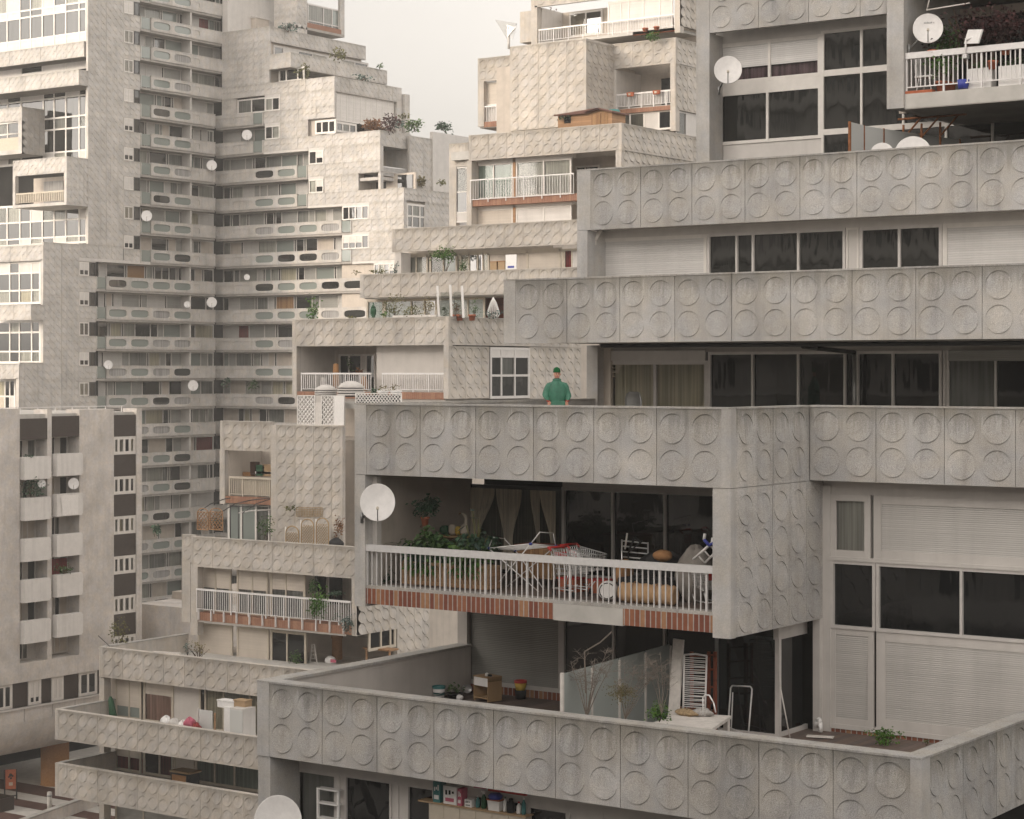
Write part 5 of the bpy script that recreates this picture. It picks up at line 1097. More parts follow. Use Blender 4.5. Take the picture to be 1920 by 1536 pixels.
for dx, m_, r, h, lb in ((-.33, 'green_dark', .12, .2, 'round dark green ornament at the left end of the balcony cabinet'), (-.10, 'cream', .1, .24, 'cream jar in the middle of the balcony cabinet'), (.06, 'yellow', .08, .2, 'mustard yellow pot beside the goose figurine')):
    o = (p.x+dx, 37.65, zc); mb = MB(); mb.lathe(o, [(r*.6, 0), (r, h*.3), (r, h*.75), (r*.6, h*.95), (r*.7, h), (r*.5, h*.98), (0, h*.9)], m_, 14); solo(mb.build('jar'), lb, 'jar', 'ornaments on the balcony cabinet')
mb = MB(); leaves(mb, onB(717, 1080, 36.0), .2, .15, .22, 90, .07, 'leaf_dark'); stems(mb, basep(717, 36), [onB(717, 1075, 36.0)], .02); solo(mb.build('dark_shrub'), 'small dark shrub at the foot of the balcony wall below the dish', 'plant', GB)
# drying rack
p = basep(970, 36.3); t = thing('drying_rack', 'white wire clothes drying rack with blue corners standing on the balcony', 'drying rack', tuple(p))
T_ = lambda u, v, c=36.3: onF(u, v, c)
mb = MB(); tp = [T_(916, 1028, 36.0), T_(995, 1020, 36.0), T_(1042, 1024, 36.8), T_(966, 1032, 36.8)]
mb.path(tp+[tp[0]], .014, 'white_plastic')
for i in range(1, 9): f = i/9; mb.bar(tp[0].lerp(tp[3], f), tp[1].lerp(tp[2], f), .006, 'white_plastic', 4)
w1 = [T_(995, 1020, 36.0), T_(1012, 998, 36.1), T_(1037, 1000, 36.7), T_(1042, 1024, 36.8)]; mb.path(w1, .012, 'white_plastic'); w2 = [tp[0], T_(924, 1008, 36.1), T_(945, 1010, 36.6), tp[3]]; mb.path(w2, .012, 'white_plastic'); mb.build('top_frame', t)
for q in ((tp[0], T_(1010, 1107)), (tp[3], T_(1020, 1100, 36.7)), (tp[1], T_(925, 1107)), (tp[2], T_(950, 1105, 36.7))):
    mb = MB(); mb.bar(q[0], V((q[1].x, q[1].y, zfb+.01)), .013, 'white_plastic', 6); mb.build('leg', t)
for q in tp: mb = MB(); mb.bar(q-V((.03, 0, 0)), q+V((.03, 0, .0)), .03, 'blue', 6); mb.build('corner_clip', t)
# wooden cabinet
p = basep(1005, 37.4); t = thing('wooden_cabinet', 'honey coloured wooden cabinet between the drying rack and the trolleys', 'cabinet', tuple(p)); x0, x1 = FS(972, 37.3), FS(1040, 37.3)
mb = MB(); mb.box(x0, x1, 37.2, 37.75, zfb+.18, zfb+.88, 'oak'); mb.build('carcass', t); mb = MB(); mb.box(x0-.03, x1+.03, 37.16, 37.77, zfb+.88, zfb+.92, 'red_wood'); mb.build('top', t)
for i in range(2): mb = MB(); xa = x0+.03+i*(x1-x0-.03)/2; mb.box(xa, xa+(x1-x0-.09)/2, 37.17, 37.2, zfb+.22, zfb+.84, 'wood_plank'); mb.build('door', t)
for x in (x0+.05, x1-.05): mb = MB(); mb.bar((x, 37.3, zfb), (x, 37.3, zfb+.18), .03, 'dark_wood', 8); mb.build('leg', t)
# shopping trolleys
def trolley(loc, ang, label, red=True, sc=1.0):
    t = thing('shopping_trolley', label, 'shopping trolley', (0, 0, 0), 'shopping trolleys on the balcony')
    lo = lambda x, y, z: V((x*sc, y*sc, z*sc))
    mb = MB(); A = [lo(-.42, -.24, .98), lo(.46, -.17, .86), lo(.46, .17, .86), lo(-.42, .24, .98)]; Bq = [lo(-.28, -.20, .48), lo(.40, -.14, .55), lo(.40, .14, .55), lo(-.28, .20, .48)]
    for Q in (A, Bq): mb.path(Q+[Q[0]], .010, 'steel_bright', 5)
    for i in range(4):
        a0, a1, b0, b1 = A[i], A[(i+1) % 4], Bq[i], Bq[(i+1) % 4]; n_ = 13 if i % 2 == 0 else 7
        for k in range(n_+1): f = k/n_; mb.bar(a0.lerp(a1, f), b0.lerp(b1, f), .0048, 'steel_bright', 4, cap=False)
        for k in (1, 2, 3, 4): f = k/5; mb.bar(a0.lerp(b0, f), a1.lerp(b1, f), .0048, 'steel_bright', 4, cap=False)
    for k in range(10): f = k/9; mb.bar(Bq[0].lerp(Bq[1], f), Bq[3].lerp(Bq[2], f), .0048, 'steel_bright', 4, cap=False)
    mb.build('basket', t)
    mb = MB()
    for y in (-.22, .22):
        mb.path([lo(-.46, y, 1.0), lo(-.30, y, .42), lo(-.38, y, .16), lo(.30, y*.8, .16), lo(.42, y*.75, .30)], .014, 'steel_bright', 6)
        mb.bar(lo(-.30, y, .45), lo(.40, y*.7, .52), .012, 'steel_bright', 6)
    mb.bar(lo(-.38, -.22, .16), lo(-.38, .22, .16), .012, 'steel_bright', 6); mb.build('frame', t)
    mb = MB(); mb.bar(lo(-.5, -.26, 1.02), lo(-.5, .26, 1.02), .022, 'red' if red else 'blue', 8)
    for y in (-.26, .26): mb.bar(lo(-.5, y, 1.02), lo(-.40, y*.95, .96), .026, 'red' if red else 'blue', 8)
    mb.build('handle', t)
    mb = MB(); mb.obox(lo(-.40, -.16, .72), V((0, 1, 0)), V((-1, 0, 0)), 0, .32*sc, 0, .015, 0, .2*sc, 'red' if red else 'blue'); mb.build('child_seat', t)
    for x, y in ((-.36, -.2), (-.36, .2), (.30, -.17), (.30, .17)):
        mb = MB(); q = lo(x, y, .07); mb.bar(q-V((0, .014, 0)), q+V((0, .014, 0)), .06*sc, 'black', 12); mb.bar(q, q+V((0, 0, .09)), .012, 'metal_grey', 5); mb.build('wheel', t)
    t.location = loc; t.rotation_euler = (0, 0, ang); return t
trolley((FS(1072, 36.0), 36.0, zfb), -.35, 'shopping trolley with red handle nearest the railing on the balcony'); trolley((FS(1098, 36.75), 36.75, zfb), -.15, 'shopping trolley with red handle pushed behind the front one'); trolley((FS(1322, 35.9), 35.95, zfb), 2.6, 'shopping trolley lying crammed against the right end of the balcony', sc=.8)
# crates, ring, quilt and the heap at the right
for u, c, lb in ((1072, 36.9, 'orange crate on the balcony floor under the trolleys'), (1128, 37.0, 'orange crate on the balcony floor behind the white drum')):
    p = basep(u, c); t = thing('crate', lb, 'crate', tuple(p), 'orange crates on the balcony')
    mb = MB(); 
    for x0, x1, y0, y1 in ((-.24, .24, -.17, -.15), (-.24, .24, .15, .17), (-.24, -.22, -.15, .15), (.22, .24, -.15, .15)): mb.box(p.x+x0, p.x+x1, p.y+y0, p.y+y1, zfb, zfb+.27, 'terracotta')
    mb.build('sides', t); mb = MB(); mb.box(p.x-.26, p.x+.26, p.y-.19, p.y+.19, zfb+.27, zfb+.30, 'red'); mb.build('rim', t)
p = onB(1140, 1102, 35.75); t = thing('white_drum', 'white round drum with a dark round opening lying by the railing', 'drum', (p.x, p.y, zfb)); ax = V((.45, -.86, .08)).normalized()
p = V((p.x, p.y, zfb+.215)); mb = MB(); mb.lathe(p, [(.17, .20), (.205, .0), (.21, -.02), (.20, -.34), (.16, -.38), (0, -.38)], 'white_plastic', 24, ax); mb.build('body', t); mb = MB(); mb.lathe(p+ax*.19, [(.17, .01), (.15, .012), (.145, -.02), (.13, -.2), (0, -.2)], 'black', 24, ax, cap=False); mb.build('opening', t)
def lump(o, rx, ry, rz, mat, name, seg=18, rings=9, amp=.12, rnd=R, mb=None):
    b = mb or MB(); ph = [rnd.uniform(0, 6) for i in range(6)]; rg_ = []
    for j in range(rings+1):
        f = -math.pi/2+math.pi*j/rings
        rg_.append([V(o)+V((rx*math.cos(f)*math.cos(w)*(1+amp*math.sin(3*w+ph[0]+j)), ry*math.cos(f)*math.sin(w)*(1+amp*math.sin(2*w+ph[1])), rz*math.sin(f)*(1+amp*math.sin(4*w+ph[2]+j*.7)))) for w in [2*math.pi*k/seg for k in range(seg)]])
    b.loft(rg_, mat); return b
p = basep(1213, 35.75); t = thing('rolled_quilt', 'rolled beige quilt lying on the balcony behind the railing', 'quilt', tuple(p)); x0, x1 = FS(1162, 35.75), FS(1266, 35.75)
mb = MB(); rg_ = []
for k in range(26):
    f = k/25; x = x0+(x1-x0)*f; rr = .23*(1-.12*abs(math.sin(f*19)))*(1 if 0 < k < 25 else .7)
    rg_.append([(x, 35.78+rr*.8*math.cos(w), zfb+.21+rr*math.sin(w)*.95+.01*math.sin(f*33)) for w in [2*math.pi*q/16 for q in range(16)]])
mb.loft(rg_, 'beige_quilt'); mb.build('roll', t); mb = MB()
for f in (.28, .7): x = x0+(x1-x0)*f; mb.path([(x, 35.78+.20*math.cos(w), zfb+.21+.235*math.sin(w)) for w in [2*math.pi*q/14 for q in range(15)]], .012, 'tan', 4)
mb.build('strap', t)
p = basep(1180, 36.6); t = thing('armchair', 'worn brown armchair half hidden behind the beige quilt', 'armchair', tuple(p)); x = p.x
mb = MB(); mb.box(x-.1, x+1.25, 36.3, 36.95, zfb+.1, zfb+.45, 'black'); mb.build('seat', t); mb = MB(); lump((x+.6, 37.0, zfb+.62), .62, .13, .35, 'black', '', mb=mb); mb.build('backrest', t); mb = MB(); lump((x-.12, 36.6, zfb+.5), .12, .36, .28, 'tan', '', mb=mb); mb.build('armrest', t)
p = basep(1190, 37.2); t = thing('folding_chair', 'silver tubular folding chair with ladder back standing at the back window', 'chair', tuple(p)); q0, q1 = T_(1166, 1012, 37.2), T_(1215, 1017, 37.2)
mb = MB()
for q in (q0, q1): mb.bar((q.x, q.y, zfb), q, .018, 'steel_bright', 8)
for f in (.02, .12, .22, .32): mb.bar(q0.lerp(V((q0.x, q0.y, zfb)), f), q1.lerp(V((q1.x, q1.y, zfb)), f), .016, 'steel_bright', 8)
mb.build('backrest', t); mb = MB(); mb.box(q0.x, q1.x, 36.8, 37.2, zfb+.42, zfb+.46, 'metal_grey'); mb.build('seat', t)
for x in (q0.x, q1.x): mb = MB(); mb.bar((x, 36.75, zfb), (x, 37.1, zfb+.5), .016, 'steel_bright', 6); mb.build('leg', t)
mb = MB(); mb.path([T_(1172, 1030, 37.0), T_(1176, 1000, 37.0)], .02, 'light_paint', 6); mb.path([T_(1180, 1030, 37.0), T_(1190, 1008, 37.0), T_(1200, 1016, 37.0)], .025, 'black', 6); mb.bar(T_(1178, 1036, 37.0), T_(1205, 1014, 37.0), .02, 'black', 6); mb.bar((T_(1178, 1036, 37.0).x, 37, zfb), T_(1178, 1036, 37.0), .015, 'black', 6); solo(mb.build('folded_tripod'), 'black folded tripod leaning on the silver folding chair', 'tripod')
p = T_(1243, 1042, 36.6); mb = MB(); lump(p, .22, .17, .12, 'tan', '', mb=mb, amp=.08); solo(mb.build('cushion'), 'tan round cushion on top of the heap at the balcony', 'cushion')
p = basep(1300, 36.5); mb = MB(); lump((p.x, 36.6, zfb+.55), .42, .35, .60, 'grey_cloth', '', mb=mb, amp=.1, seg=22, rings=12); solo(mb.build('covered_heap'), 'heap under a grey cloth cover at the right end of the balcony', 'covered heap')
t = thing('plastic_rack', 'white plastic rack with blue edge sticking out at the right end of the balcony', 'rack', tuple(T_(1330, 1030, 35.9))); a0, a1 = T_(1300, 1049, 35.85), T_(1344, 1010, 35.85)
mb = MB(); dx = (a1-a0).normalized(); mb.bar(a0, a1, .03, 'white_plastic', 6); mb.bar(a0+V((.22, .1, -.06)), a1+V((.12, .1, -.1)), .028, 'white_plastic', 6)
for f in (.2, .45, .7, .95): mb.bar(a0.lerp(a1, f), a0.lerp(a1, f)+V((.1, .1, -.16)), .018, 'white_plastic', 6)
mb.build('frame', t); mb = MB(); b0, b1, b2 = T_(1320, 1012, 35.8), T_(1330, 1023, 35.8), T_(1346, 1012, 35.8); mb.path([b0, b1, b2], .035, 'blue', 6); mb.build('edge', t); mb = MB()
for q in (b0, b1.lerp(b2, .3), b2): mb.bar(q, q+V((.02, 0, .12)), .03, 'white_plastic', 6)
mb.build('prong', t)
# ---------------------------------------------------------------- the big lower terrace
zT4 = -7.66
Tz = lambda u, v: onZ(u, v, zT4)
p = Tz(823, 1311); t = thing('bucket', 'white plastic bucket with blue rim by the terrace wall', 'bucket', tuple(p)); mb = MB(); mb.lathe(p, [(.115, 0), (.15, .27)], 'white_plastic', 20); mb.build('body', t); mb = MB(); mb.lathe(p, [(.152, .25), (.158, .31), (.14, .31), (.135, .1), (0, .1)], 'teal', 20, cap=False); mb.build('rim', t); mb = MB(); mb.path([V(p)+V((.155*math.cos(w), -.155*math.sin(w), .20-.08*math.sin(w))) for w in [k*math.pi/8 for k in range(9)]], .006, 'steel_bright', 4); mb.build('handle', t)
p = Tz(852, 1309); t = plant('low_pot_plant', 'low black tray of small plants on the terrace floor beside the bucket', p, .4, .22, 60, .05, 'leaf', .2, .12, 'black', low=0)
p = Tz(874, 1300); t = thing('pail', 'small shiny metal pail lying on its side by the nightstand', 'pail', tuple(p)); mb = MB(); mb.lathe(V(p)+V((0, 0, .11)), [(.08, -.1), (.11, .1), (.10, .1), (.07, -.08), (0, -.08)], 'steel_bright', 16, (.8, -.5, .1)); mb.build('body', t)
p = Tz(862, 1314); mb = MB(); lump(V(p)+V((0, 0, .07)), .09, .08, .07, 'white_plastic', '', mb=mb); solo(mb.build('plastic_bag'), 'small crumpled white bag on the terrace floor', 'bag')
# nightstand
p0, p1 = Tz(888, 1312), Tz(914, 1317); a = (p1-p0).normalized(); n = V((a.y, -a.x, 0)); L = .52; Hn = .55; D = .42
t = thing('nightstand', 'oak veneer nightstand with white drawer, open below, standing askew on the terrace', 'nightstand', tuple(p0)); B = lambda x0, x1, d0, d1, z0, z1, m, nm: (lambda mb: (mb.obox(p0, a, n, x0, x1, d0, d1, z0, z1, m), mb.build(nm, t)))(MB())
B(0, .02, -D, 0, 0, Hn, 'oak', 'side_panel'); B(L-.02, L, -D, 0, 0, Hn, 'oak', 'side_panel'); B(-.01, L+.01, -D, .01, Hn, Hn+.022, 'oak', 'top'); B(.02, L-.02, -D, -.01, .06, .08, 'oak', 'shelf'); B(.02, L-.02, -D, -D+.015, .06, Hn, 'cardboard', 'back_panel'); B(.015, L-.015, -.02, .004, Hn-.2, Hn-.01, 'white_plastic', 'drawer')
mb = MB(); q = p0+a*.36+n*(-.1)+V((0, 0, Hn+.06)); lump(q, .05, .05, .045, 'white_plastic', '', mb=mb); mb.bar(q+a*.05, q+a*.16, .025, 'black', 6); solo(mb.build('loose_bulb'), 'small white and black object on top of the nightstand', 'bulb')
p = Tz(976, 1310); t = thing('flower_pot', 'red and yellow flower pot on a dark base by the shutter', 'flower pot', tuple(p)); mb = MB(); mb.lathe(p, [(.12, 0), (.14, .2), (0, .2)], 'black', 18); mb.build('base', t); mb = MB(); mb.lathe(V(p)+V((0, 0, .2)), [(.11, 0), (.145, .17)], 'yellow', 18); mb.build('pot', t); mb = MB(); mb.lathe(V(p)+V((0, 0, .37)), [(.15, 0), (.15, .06), (.12, .06), (.1, .0), (0, 0)], 'red', 18, cap=False); mb.build('rim', t)
# frosted screen: from the front parapet to the window
s0_ = V((FS(1054, 33.2), 33.2, zT4)); s1_ = V((FS(1256, 38.2), 38.2, zT4)); zt0, zt1 = ZF(1054, 1262, 33.2), ZF(1256, 1218, 38.2)
t = thing('frosted_screen', 'long frosted glass screen with flaking white posts dividing the terrace', 'screen', tuple(s0_))
a = (s1_-s0_).normalized(); n = V((a.y, -a.x, 0)); Ls = (s1_-s0_).length; H0 = zt0-zT4
NPn = 4
for i in range(NPn): mb = MB(); mb.obox(s0_, a, n, Ls*i/NPn+.03, Ls*(i+1)/NPn-.03, -.008, .008, .05, H0-.02, 'frosted'); mb.build('pane', t)
for i in range(NPn+1): mb = MB(); mb.obox(s0_, a, n, Ls*i/NPn-.035, Ls*i/NPn+.035, -.03, .03, 0, H0-.06 if i else H0, 'light_paint'); mb.build('post', t)
def shrub(label, base, tips, r, n, size, mat, sub=3, spread=.5, group='bare shrubs on the terrace', name='bare_shrub', leafc=None):
    t = thing(name, label, 'shrub', tuple(base), group); mb = MB(); b = V(base); ends_ = []
    for tp_ in tips:
        tp_ = V(tp_); m1 = b.lerp(tp_, .45)+V((R.uniform(-.06, .06), R.uniform(-.06, .06), .05)); mb.bar(b, m1, r, 'twig', 5, r*.7); mb.bar(m1, tp_, r*.7, 'twig', 5, r*.35); ends_ += [tp_]
        for k in range(sub):
            s_ = m1.lerp(tp_, R.uniform(.1, .95)); e = s_+V((R.uniform(-1, 1), R.uniform(-1, 1), R.uniform(-.1, .9)))*spread*.6; mb.bar(s_, e, r*.4, 'twig', 4, r*.18); ends_.append(e)
            for q in range(sub): s2_ = s_.lerp(e, R.uniform(.3, 1)); e2 = s2_+V((R.uniform(-1, 1), R.uniform(-1, 1), R.uniform(-.2, .8)))*spread*.35; mb.bar(s2_, e2, r*.22, 'twig', 3, r*.12); ends_.append(e2)
    mb.build('branches', t)
    if n:
        mb = MB()
        for i in range(n):
            e = R.choice(leafc and [q for q in ends_ if leafc(q)] or ends_)+V((R.gauss(0, .05), R.gauss(0, .05), R.gauss(0, .05))); leaves(mb, e, .04, .04, .04, 1, size, mat, clumps=1)
        mb.build('foliage', t)
    return t
E4 = lambda u, v, c=33.6: onF(u, v, c)
shrub('tall bare shrub with a long crooked branch in front of the frosted screen', E4(1100, 1345), [E4(1096, 1225), E4(1115, 1235), E4(1070, 1240), E4(1140, 1215), E4(1130, 1250), E4(1085, 1262), E4(1118, 1262), E4(1150, 1240)], .012, 0, .03, 'leaf_dry', 7, .42)
mb = MB(); mb.path([E4(1098, 1300), E4(1096, 1222), E4(1125, 1205), E4(1148, 1184)], .014, 'twig', 5); solo(mb.build('crooked_branch'), 'long crooked pale branch reaching across the dark window', 'branch')
shrub('bushy brown twigged shrub with yellow leaves in the middle of the terrace planting', E4(1172, 1350), [E4(1150, 1270), E4(1170, 1235), E4(1190, 1245), E4(1205, 1260), E4(1215, 1230), E4(1235, 1250), E4(1160, 1300), E4(1182, 1262), E4(1225, 1262)], .009, 700, .024, 'leaf_dry', 8, .38, leafc=lambda q: q.z < ZF(1170, 1290, 33.6))
shrub('fine brown twigged shrub leaning on the pale board', E4(1240, 1340), [E4(1230, 1240), E4(1248, 1245), E4(1215, 1260), E4(1255, 1270), E4(1238, 1225), E4(1222, 1238)], .008, 0, .03, 'leaf_dry', 8, .36)
plant('green_bush', 'fresh green bush beside the white table on the terrace', E4(1236, 1350, 33.7), .42, .42, 420, .035, 'leaf_bright', low=.0)
mb = MB(); q = E4(1150, 1356, 33.3); mb.box(q.x-1.2, q.x+1.5, 33.2, 33.9, zT4, zT4+.5, 'light_paint'); mb.box(q.x-1.15, q.x+1.45, 33.25, 33.85, zT4+.5, zT4+.52, 'soil'); solo(mb.build('planting_trough'), 'long whitish planting trough of the terrace shrubs', 'planter')
# leaning board, sunbed frame, red ladder
bt, bb = E4(1271, 1199, 36.8), E4(1258, 1336, 36.0)
mb = MB(); ax_ = V((.95, -.3, 0)).normalized(); bb.z = zT4+.02; w2 = .30
P8 = [bb-ax_*w2/2, bb+ax_*w2/2, bt+ax_*w2/2, bt-ax_*w2/2]; dn = V((.3, .95, 0))*.05
ids = [mb.vert(q) for q in P8]+[mb.vert(q+dn) for q in P8]
for f in ((0, 1, 2, 3), (4, 5, 6, 7), (0, 1, 5, 4), (1, 2, 6, 5), (2, 3, 7, 6), (3, 0, 4, 7)): mb.face([ids[i] for i in f], 'light_paint')
solo(mb.build('leaning_board'), 'tall pale board leaning beside the sunbed frame', 'board')
t = thing('sunbed_frame', 'white metal sunbed frame with many slats stood upright against the window', 'sunbed', tuple(Tz(1305, 1340))); c_ = 36.6
A0, A1, B0, B1 = E4(1283, 1228, c_), E4(1325, 1230, c_), E4(1281, 1330, c_-.3), E4(1322, 1332, c_-.3)
mb = MB(); mb.path([B0, A0, A0.lerp(A1, .5)+V((0, 0, .03)), A1, B1], .020, 'rail_white', 8); mb.build('frame', t); mb = MB()
for i in range(26): f = .05+i*.036; mb.bar(A0.lerp(B0, f), A1.lerp(B1, f)+V((0, 0, R.uniform(-.02, .02))), .009, 'rail_white', 5)
mb.build('slats', t)
t = thing('red_ladder', 'reddish wooden ladder standing behind the upright sunbed', 'ladder', tuple(Tz(1332, 1335))); c_ = 37.2
for u in (1297, 1329, 1341): mb = MB(); q = E4(u, 1222, c_); mb.box(q.x-.03, q.x+.03, c_-.03, c_+.03, zT4, q.z, 'red_wood'); mb.build('rail', t)
for v in (1228, 1255, 1288, 1318): mb = MB(); mb.bar(E4(1297, v+2, c_), E4(1341, v, c_), .022, 'red_wood', 6); mb.build('rung', t)
# white table with fleece
p = E4(1290, 1352, 33.5); zt_ = -6.93
t = thing('white_table', 'battered white wooden table on the terrace', 'table', (p.x, p.y, zT4)); q = [onZ(1216, 1358, zt_), onZ(1330, 1370, zt_), onZ(1371, 1342, zt_), onZ(1274, 1336, zt_)]
mb = MB(); ids = [mb.vert(v_) for v_ in q]+[mb.vert(v_-V((0, 0, .06))) for v_ in q]
for f in ((0, 1, 2, 3), (4, 5, 6, 7), (0, 1, 5, 4), (1, 2, 6, 5), (2, 3, 7, 6), (3, 0, 4, 7)): mb.face([ids[i] for i in f], 'light_paint')
mb.build('tabletop', t); cc = sum(q, V((0, 0, 0)))/4
for v_ in q: k_ = v_.lerp(cc, .12); mb = MB(); mb.box(k_.x-.05, k_.x+.05, k_.y-.05, k_.y+.05, zT4, zt_-.06, 'light_paint'); mb.build('leg', t)
q = onZ(1298, 1343, zt_); mb = MB(); lump(q+V((-.12, 0, .05)), .24, .15, .075, 'fleece', '', mb=mb, amp=.25, seg=24, rings=10); lump(q+V((.16, .12, .07)), .22, .13, .085, 'fleece_grey', '', mb=mb, amp=.25, seg=24, rings=10); solo(mb.build('sheepskin'), 'crumpled brown and grey fleece lying on the white table', 'fleece')
mb = MB(); mb.path([E4(1318, 1340, 34.6), E4(1318, 1308, 34.6), E4(1322, 1303, 34.6), E4(1330, 1304, 34.6), E4(1338, 1318, 34.6), E4(1342, 1336, 34.6)], .014, 'white_plastic', 6); solo(mb.build('white_hoop'), 'white bent hoop standing behind the fleece', 'hoop')
t = thing('hand_truck', 'white tubular frame like a folded chair standing before the dark glass', 'frame', tuple(Tz(1388, 1375))); g0, g1 = Tz(1364, 1376), Tz(1403, 1381); h0, h1 = E4(1370, 1290, g0.y+.2), E4(1410, 1292, g0.y+.2)
mb = MB(); mb.path([g0, h0, h0.lerp(h1, .08)+V((0, 0, .05)), h0.lerp(h1, .92)+V((0, 0, .05)), h1, g1], .016, 'rail_white', 8); mb.build('frame', t); mb = MB(); o = V((.0, .35, 0)); mb.path([g0+V((.03, .1, 0)), h0.lerp(g0, .1)+V((.03, .05, 0))], .014, 'rail_white', 8); mb.path([g1+V((-.06, .1, 0)), h1.lerp(g1, .1)+V((-.02, .05, 0))], .014, 'rail_white', 8); mb.bar(g0.lerp(h0, .15), g1.lerp(h1, .02), .012, 'rail_white', 6); mb.build('brace', t)
mb = MB(); mb.bar(E4(1463, 1288, 37.6), Tz(1482, 1389), .014, 'light_paint', 6); solo(mb.build('broom_stick'), 'thin pale stick leaning against the porch glass', 'stick')
p = Tz(1530, 1372); mb = MB(); mb.path([p+V((-.05, .1, .1)), p+V((-.02, .1, .22)), p+V((.05, .05, .26)), p+V((.10, .0, .2)), p+V((.11, 0, 0))], .045, 'white_plastic', 10); solo(mb.build('pipe_elbow'), 'white bent waste pipe at the foot of the porch glass', 'pipe')
p = Tz(1538, 1383); mb = MB(); mb.obox(p, V((.95, .3, 0)).normalized(), V((.3, -.95, 0)).normalized(), -.28, .28, -.07, .07, .005, .035, 'light_paint'); solo(mb.build('floor_board'), 'short pale board lying on the terrace tiles', 'board')
p = Tz(1660, 1395); plant('weed', 'green weed sprouting from the terrace tiles by the right shutter', p, .65, .30, 300, .045, 'leaf_bright', low=0, st=9)
plant('weed', 'tiny weed against the brick foot of the wide shutter', Tz(1737, 1396), .12, .1, 25, .03, 'leaf', low=0, st=3)
# ---------------------------------------------------------------- shelf of household things under the lowest parapet
cs = 32.75; zs_ = ZF(808, 1503, cs)
t = thing('garage_cupboard', 'long cream cupboard with plank doors under the lowest parapet', 'cupboard', tuple(onF(900, 1536, cs))); x0, x1 = FS(804, cs), FS(986, cs)
zs_ = onF(804, 1502, cs).z
mb = MB(); mb.box(x0, x1, cs, cs+.2, zs_-2, zs_-.03, 'cream'); mb.build('carcass', t); mb = MB(); mb.box(x0-.25, x1+.02, cs-.04, cs+.24, zs_-.03, zs_, 'cardboard'); mb.build('top', t)
for i in range(6): mb = MB(); a_ = x0+(x1-x0)*i/6; mb.box(a_+.015, a_+(x1-x0)/6-.015, cs-.015, cs, zs_-2, zs_-.06, 'cream'); mb.build('door', t)
gk = 'household things on the cream cupboard'
def item(kind, u, w_, h, mat, lb, m2=None, m3=None, rnd_=False):
    x = FS(u, cs-.02); o = V((x, cs+.09, zs_))
    t = thing(kind, lb, kind.replace('_', ' '), tuple(o), gk); mb = MB()
    if kind in ('bottle', 'spray_bottle'):
        mb.lathe(o, [(w_*.45, 0), (w_*.5, h*.1), (w_*.5, h*.62), (w_*.2, h*.8), (w_*.2, h*.86)], mat, 12); mb.build('body', t); mb = MB(); mb.lathe(o+V((0, 0, h*.86)), [(w_*.24, 0), (w_*.24, h*.12), (0, h*.13)], m2 or 'white_plastic', 10)
        if kind == 'spray_bottle': mb.box(o.x-w_*.5, o.x+w_*.2, o.y-.02, o.y+.02, o.z+h*.95, o.z+h*1.05, m2 or 'white_plastic')
        mb.build('cap', t)
    elif kind in ('tub',):
        mb.loft([[(o.x+sx*w_*f, o.y+sy*.1*f, o.z+z) for sx, sy in ((-.5, -1), (.5, -1), (.5, 1), (-.5, 1))] for f, z in ((.86, 0), (1, h))], mat, smooth=False); mb.build('body', t); mb = MB(); mb.box(o.x-w_*.54, o.x+w_*.54, o.y-.115, o.y+.115, o.z+h*.92, o.z+h*1.02, m2 or 'red'); mb.build('lid', t)
    else:
        mb.box(o.x-w_/2, o.x+w_/2, o.y-.1, o.y+.1, o.z, o.z+h, mat); mb.build('body', t); mb = MB()
        for i in range(3): mb.box(o.x-w_*.35+i*w_*.25, o.x-w_*.2+i*w_*.25, o.y-.104, o.y-.1, o.z+h*R.uniform(.5, .65), o.z+h*R.uniform(.72, .85), m2 or 'metal_grey')
        mb.box(o.x-w_*.35, o.x+w_*.3, o.y-.104, o.y-.1, o.z+h*.15, o.z+h*.35, m3 or 'teal'); mb.build('printing', t)
item('carton', 818, .18, .42, 'teal', 'tall teal carton at the left end of the cupboard top', 'white_plastic', 'white_plastic')
item('carton', 843, .33, .36, 'white_plastic', 'big white printed carton on the cupboard top', 'black', 'pink'); item('carton', 861, .10, .34, 'pink', 'narrow pink carton beside the big white one', 'white_plastic', 'white_plastic')
item('carton', 877, .17, .15, 'white_plastic', 'low white carton next to the green bottle', 'black', 'metal_grey'); item('bottle', 890, .09, .24, 'teal', 'slim teal bottle left of the green spray bottle'); item('spray_bottle', 901, .11, .33, 'leaf_bright' if False else 'green_dark', 'green spray bottle with white nozzle on the cupboard')
item('tub', 924, .30, .22, 'white_plastic', 'white tub with orange lid on the cupboard', 'terracotta'); 
o = V((FS(924, cs), cs+.09, zs_+.225)); mb = MB(); mb.lathe(o, [(.13, 0), (.15, .06), (.10, .11), (0, .12)], 'blue', 14); solo(mb.build('blue_bowl'), 'blue bowl turned over on the white tub', 'bowl', gk)
item('bottle', 941, .08, .30, 'white_plastic', 'white bottle between the tub and the dark jug', 'green_dark'); item('bottle', 952, .17, .28, 'black', 'dark jug with pale label on the cupboard', 'black'); item('bottle', 967, .10, .24, 'white_plastic', 'short white bottle with red cap at the right of the cupboard', 'red'); item('bottle', 976, .09, .34, 'teal', 'tall pale teal bottle at the right end of the cupboard')
mb = MB(); x0, x1 = FS(915, cs+.1), FS(985, cs+.1); mb.box(x0, x1, cs+.1, cs+.18, zs_+.36, zs_+.42, 'red'); mb.box(x0-.3, x0-.02, cs+.02, cs+.16, zs_+.4, zs_+.45, 'pink'); solo(mb.build('folded_cloths'), 'red and pink folded cloths wedged below the slab over the cupboard', 'cloth', gk)
t = thing('wire_shelf', 'white metal shelf unit behind the window under the lowest parapet', 'shelf', tuple(onF(617, 1536, 32.85))); x0, x1 = FS(598, 32.8), FS(636, 32.8); z1 = ZF(600, 1476, 32.8)
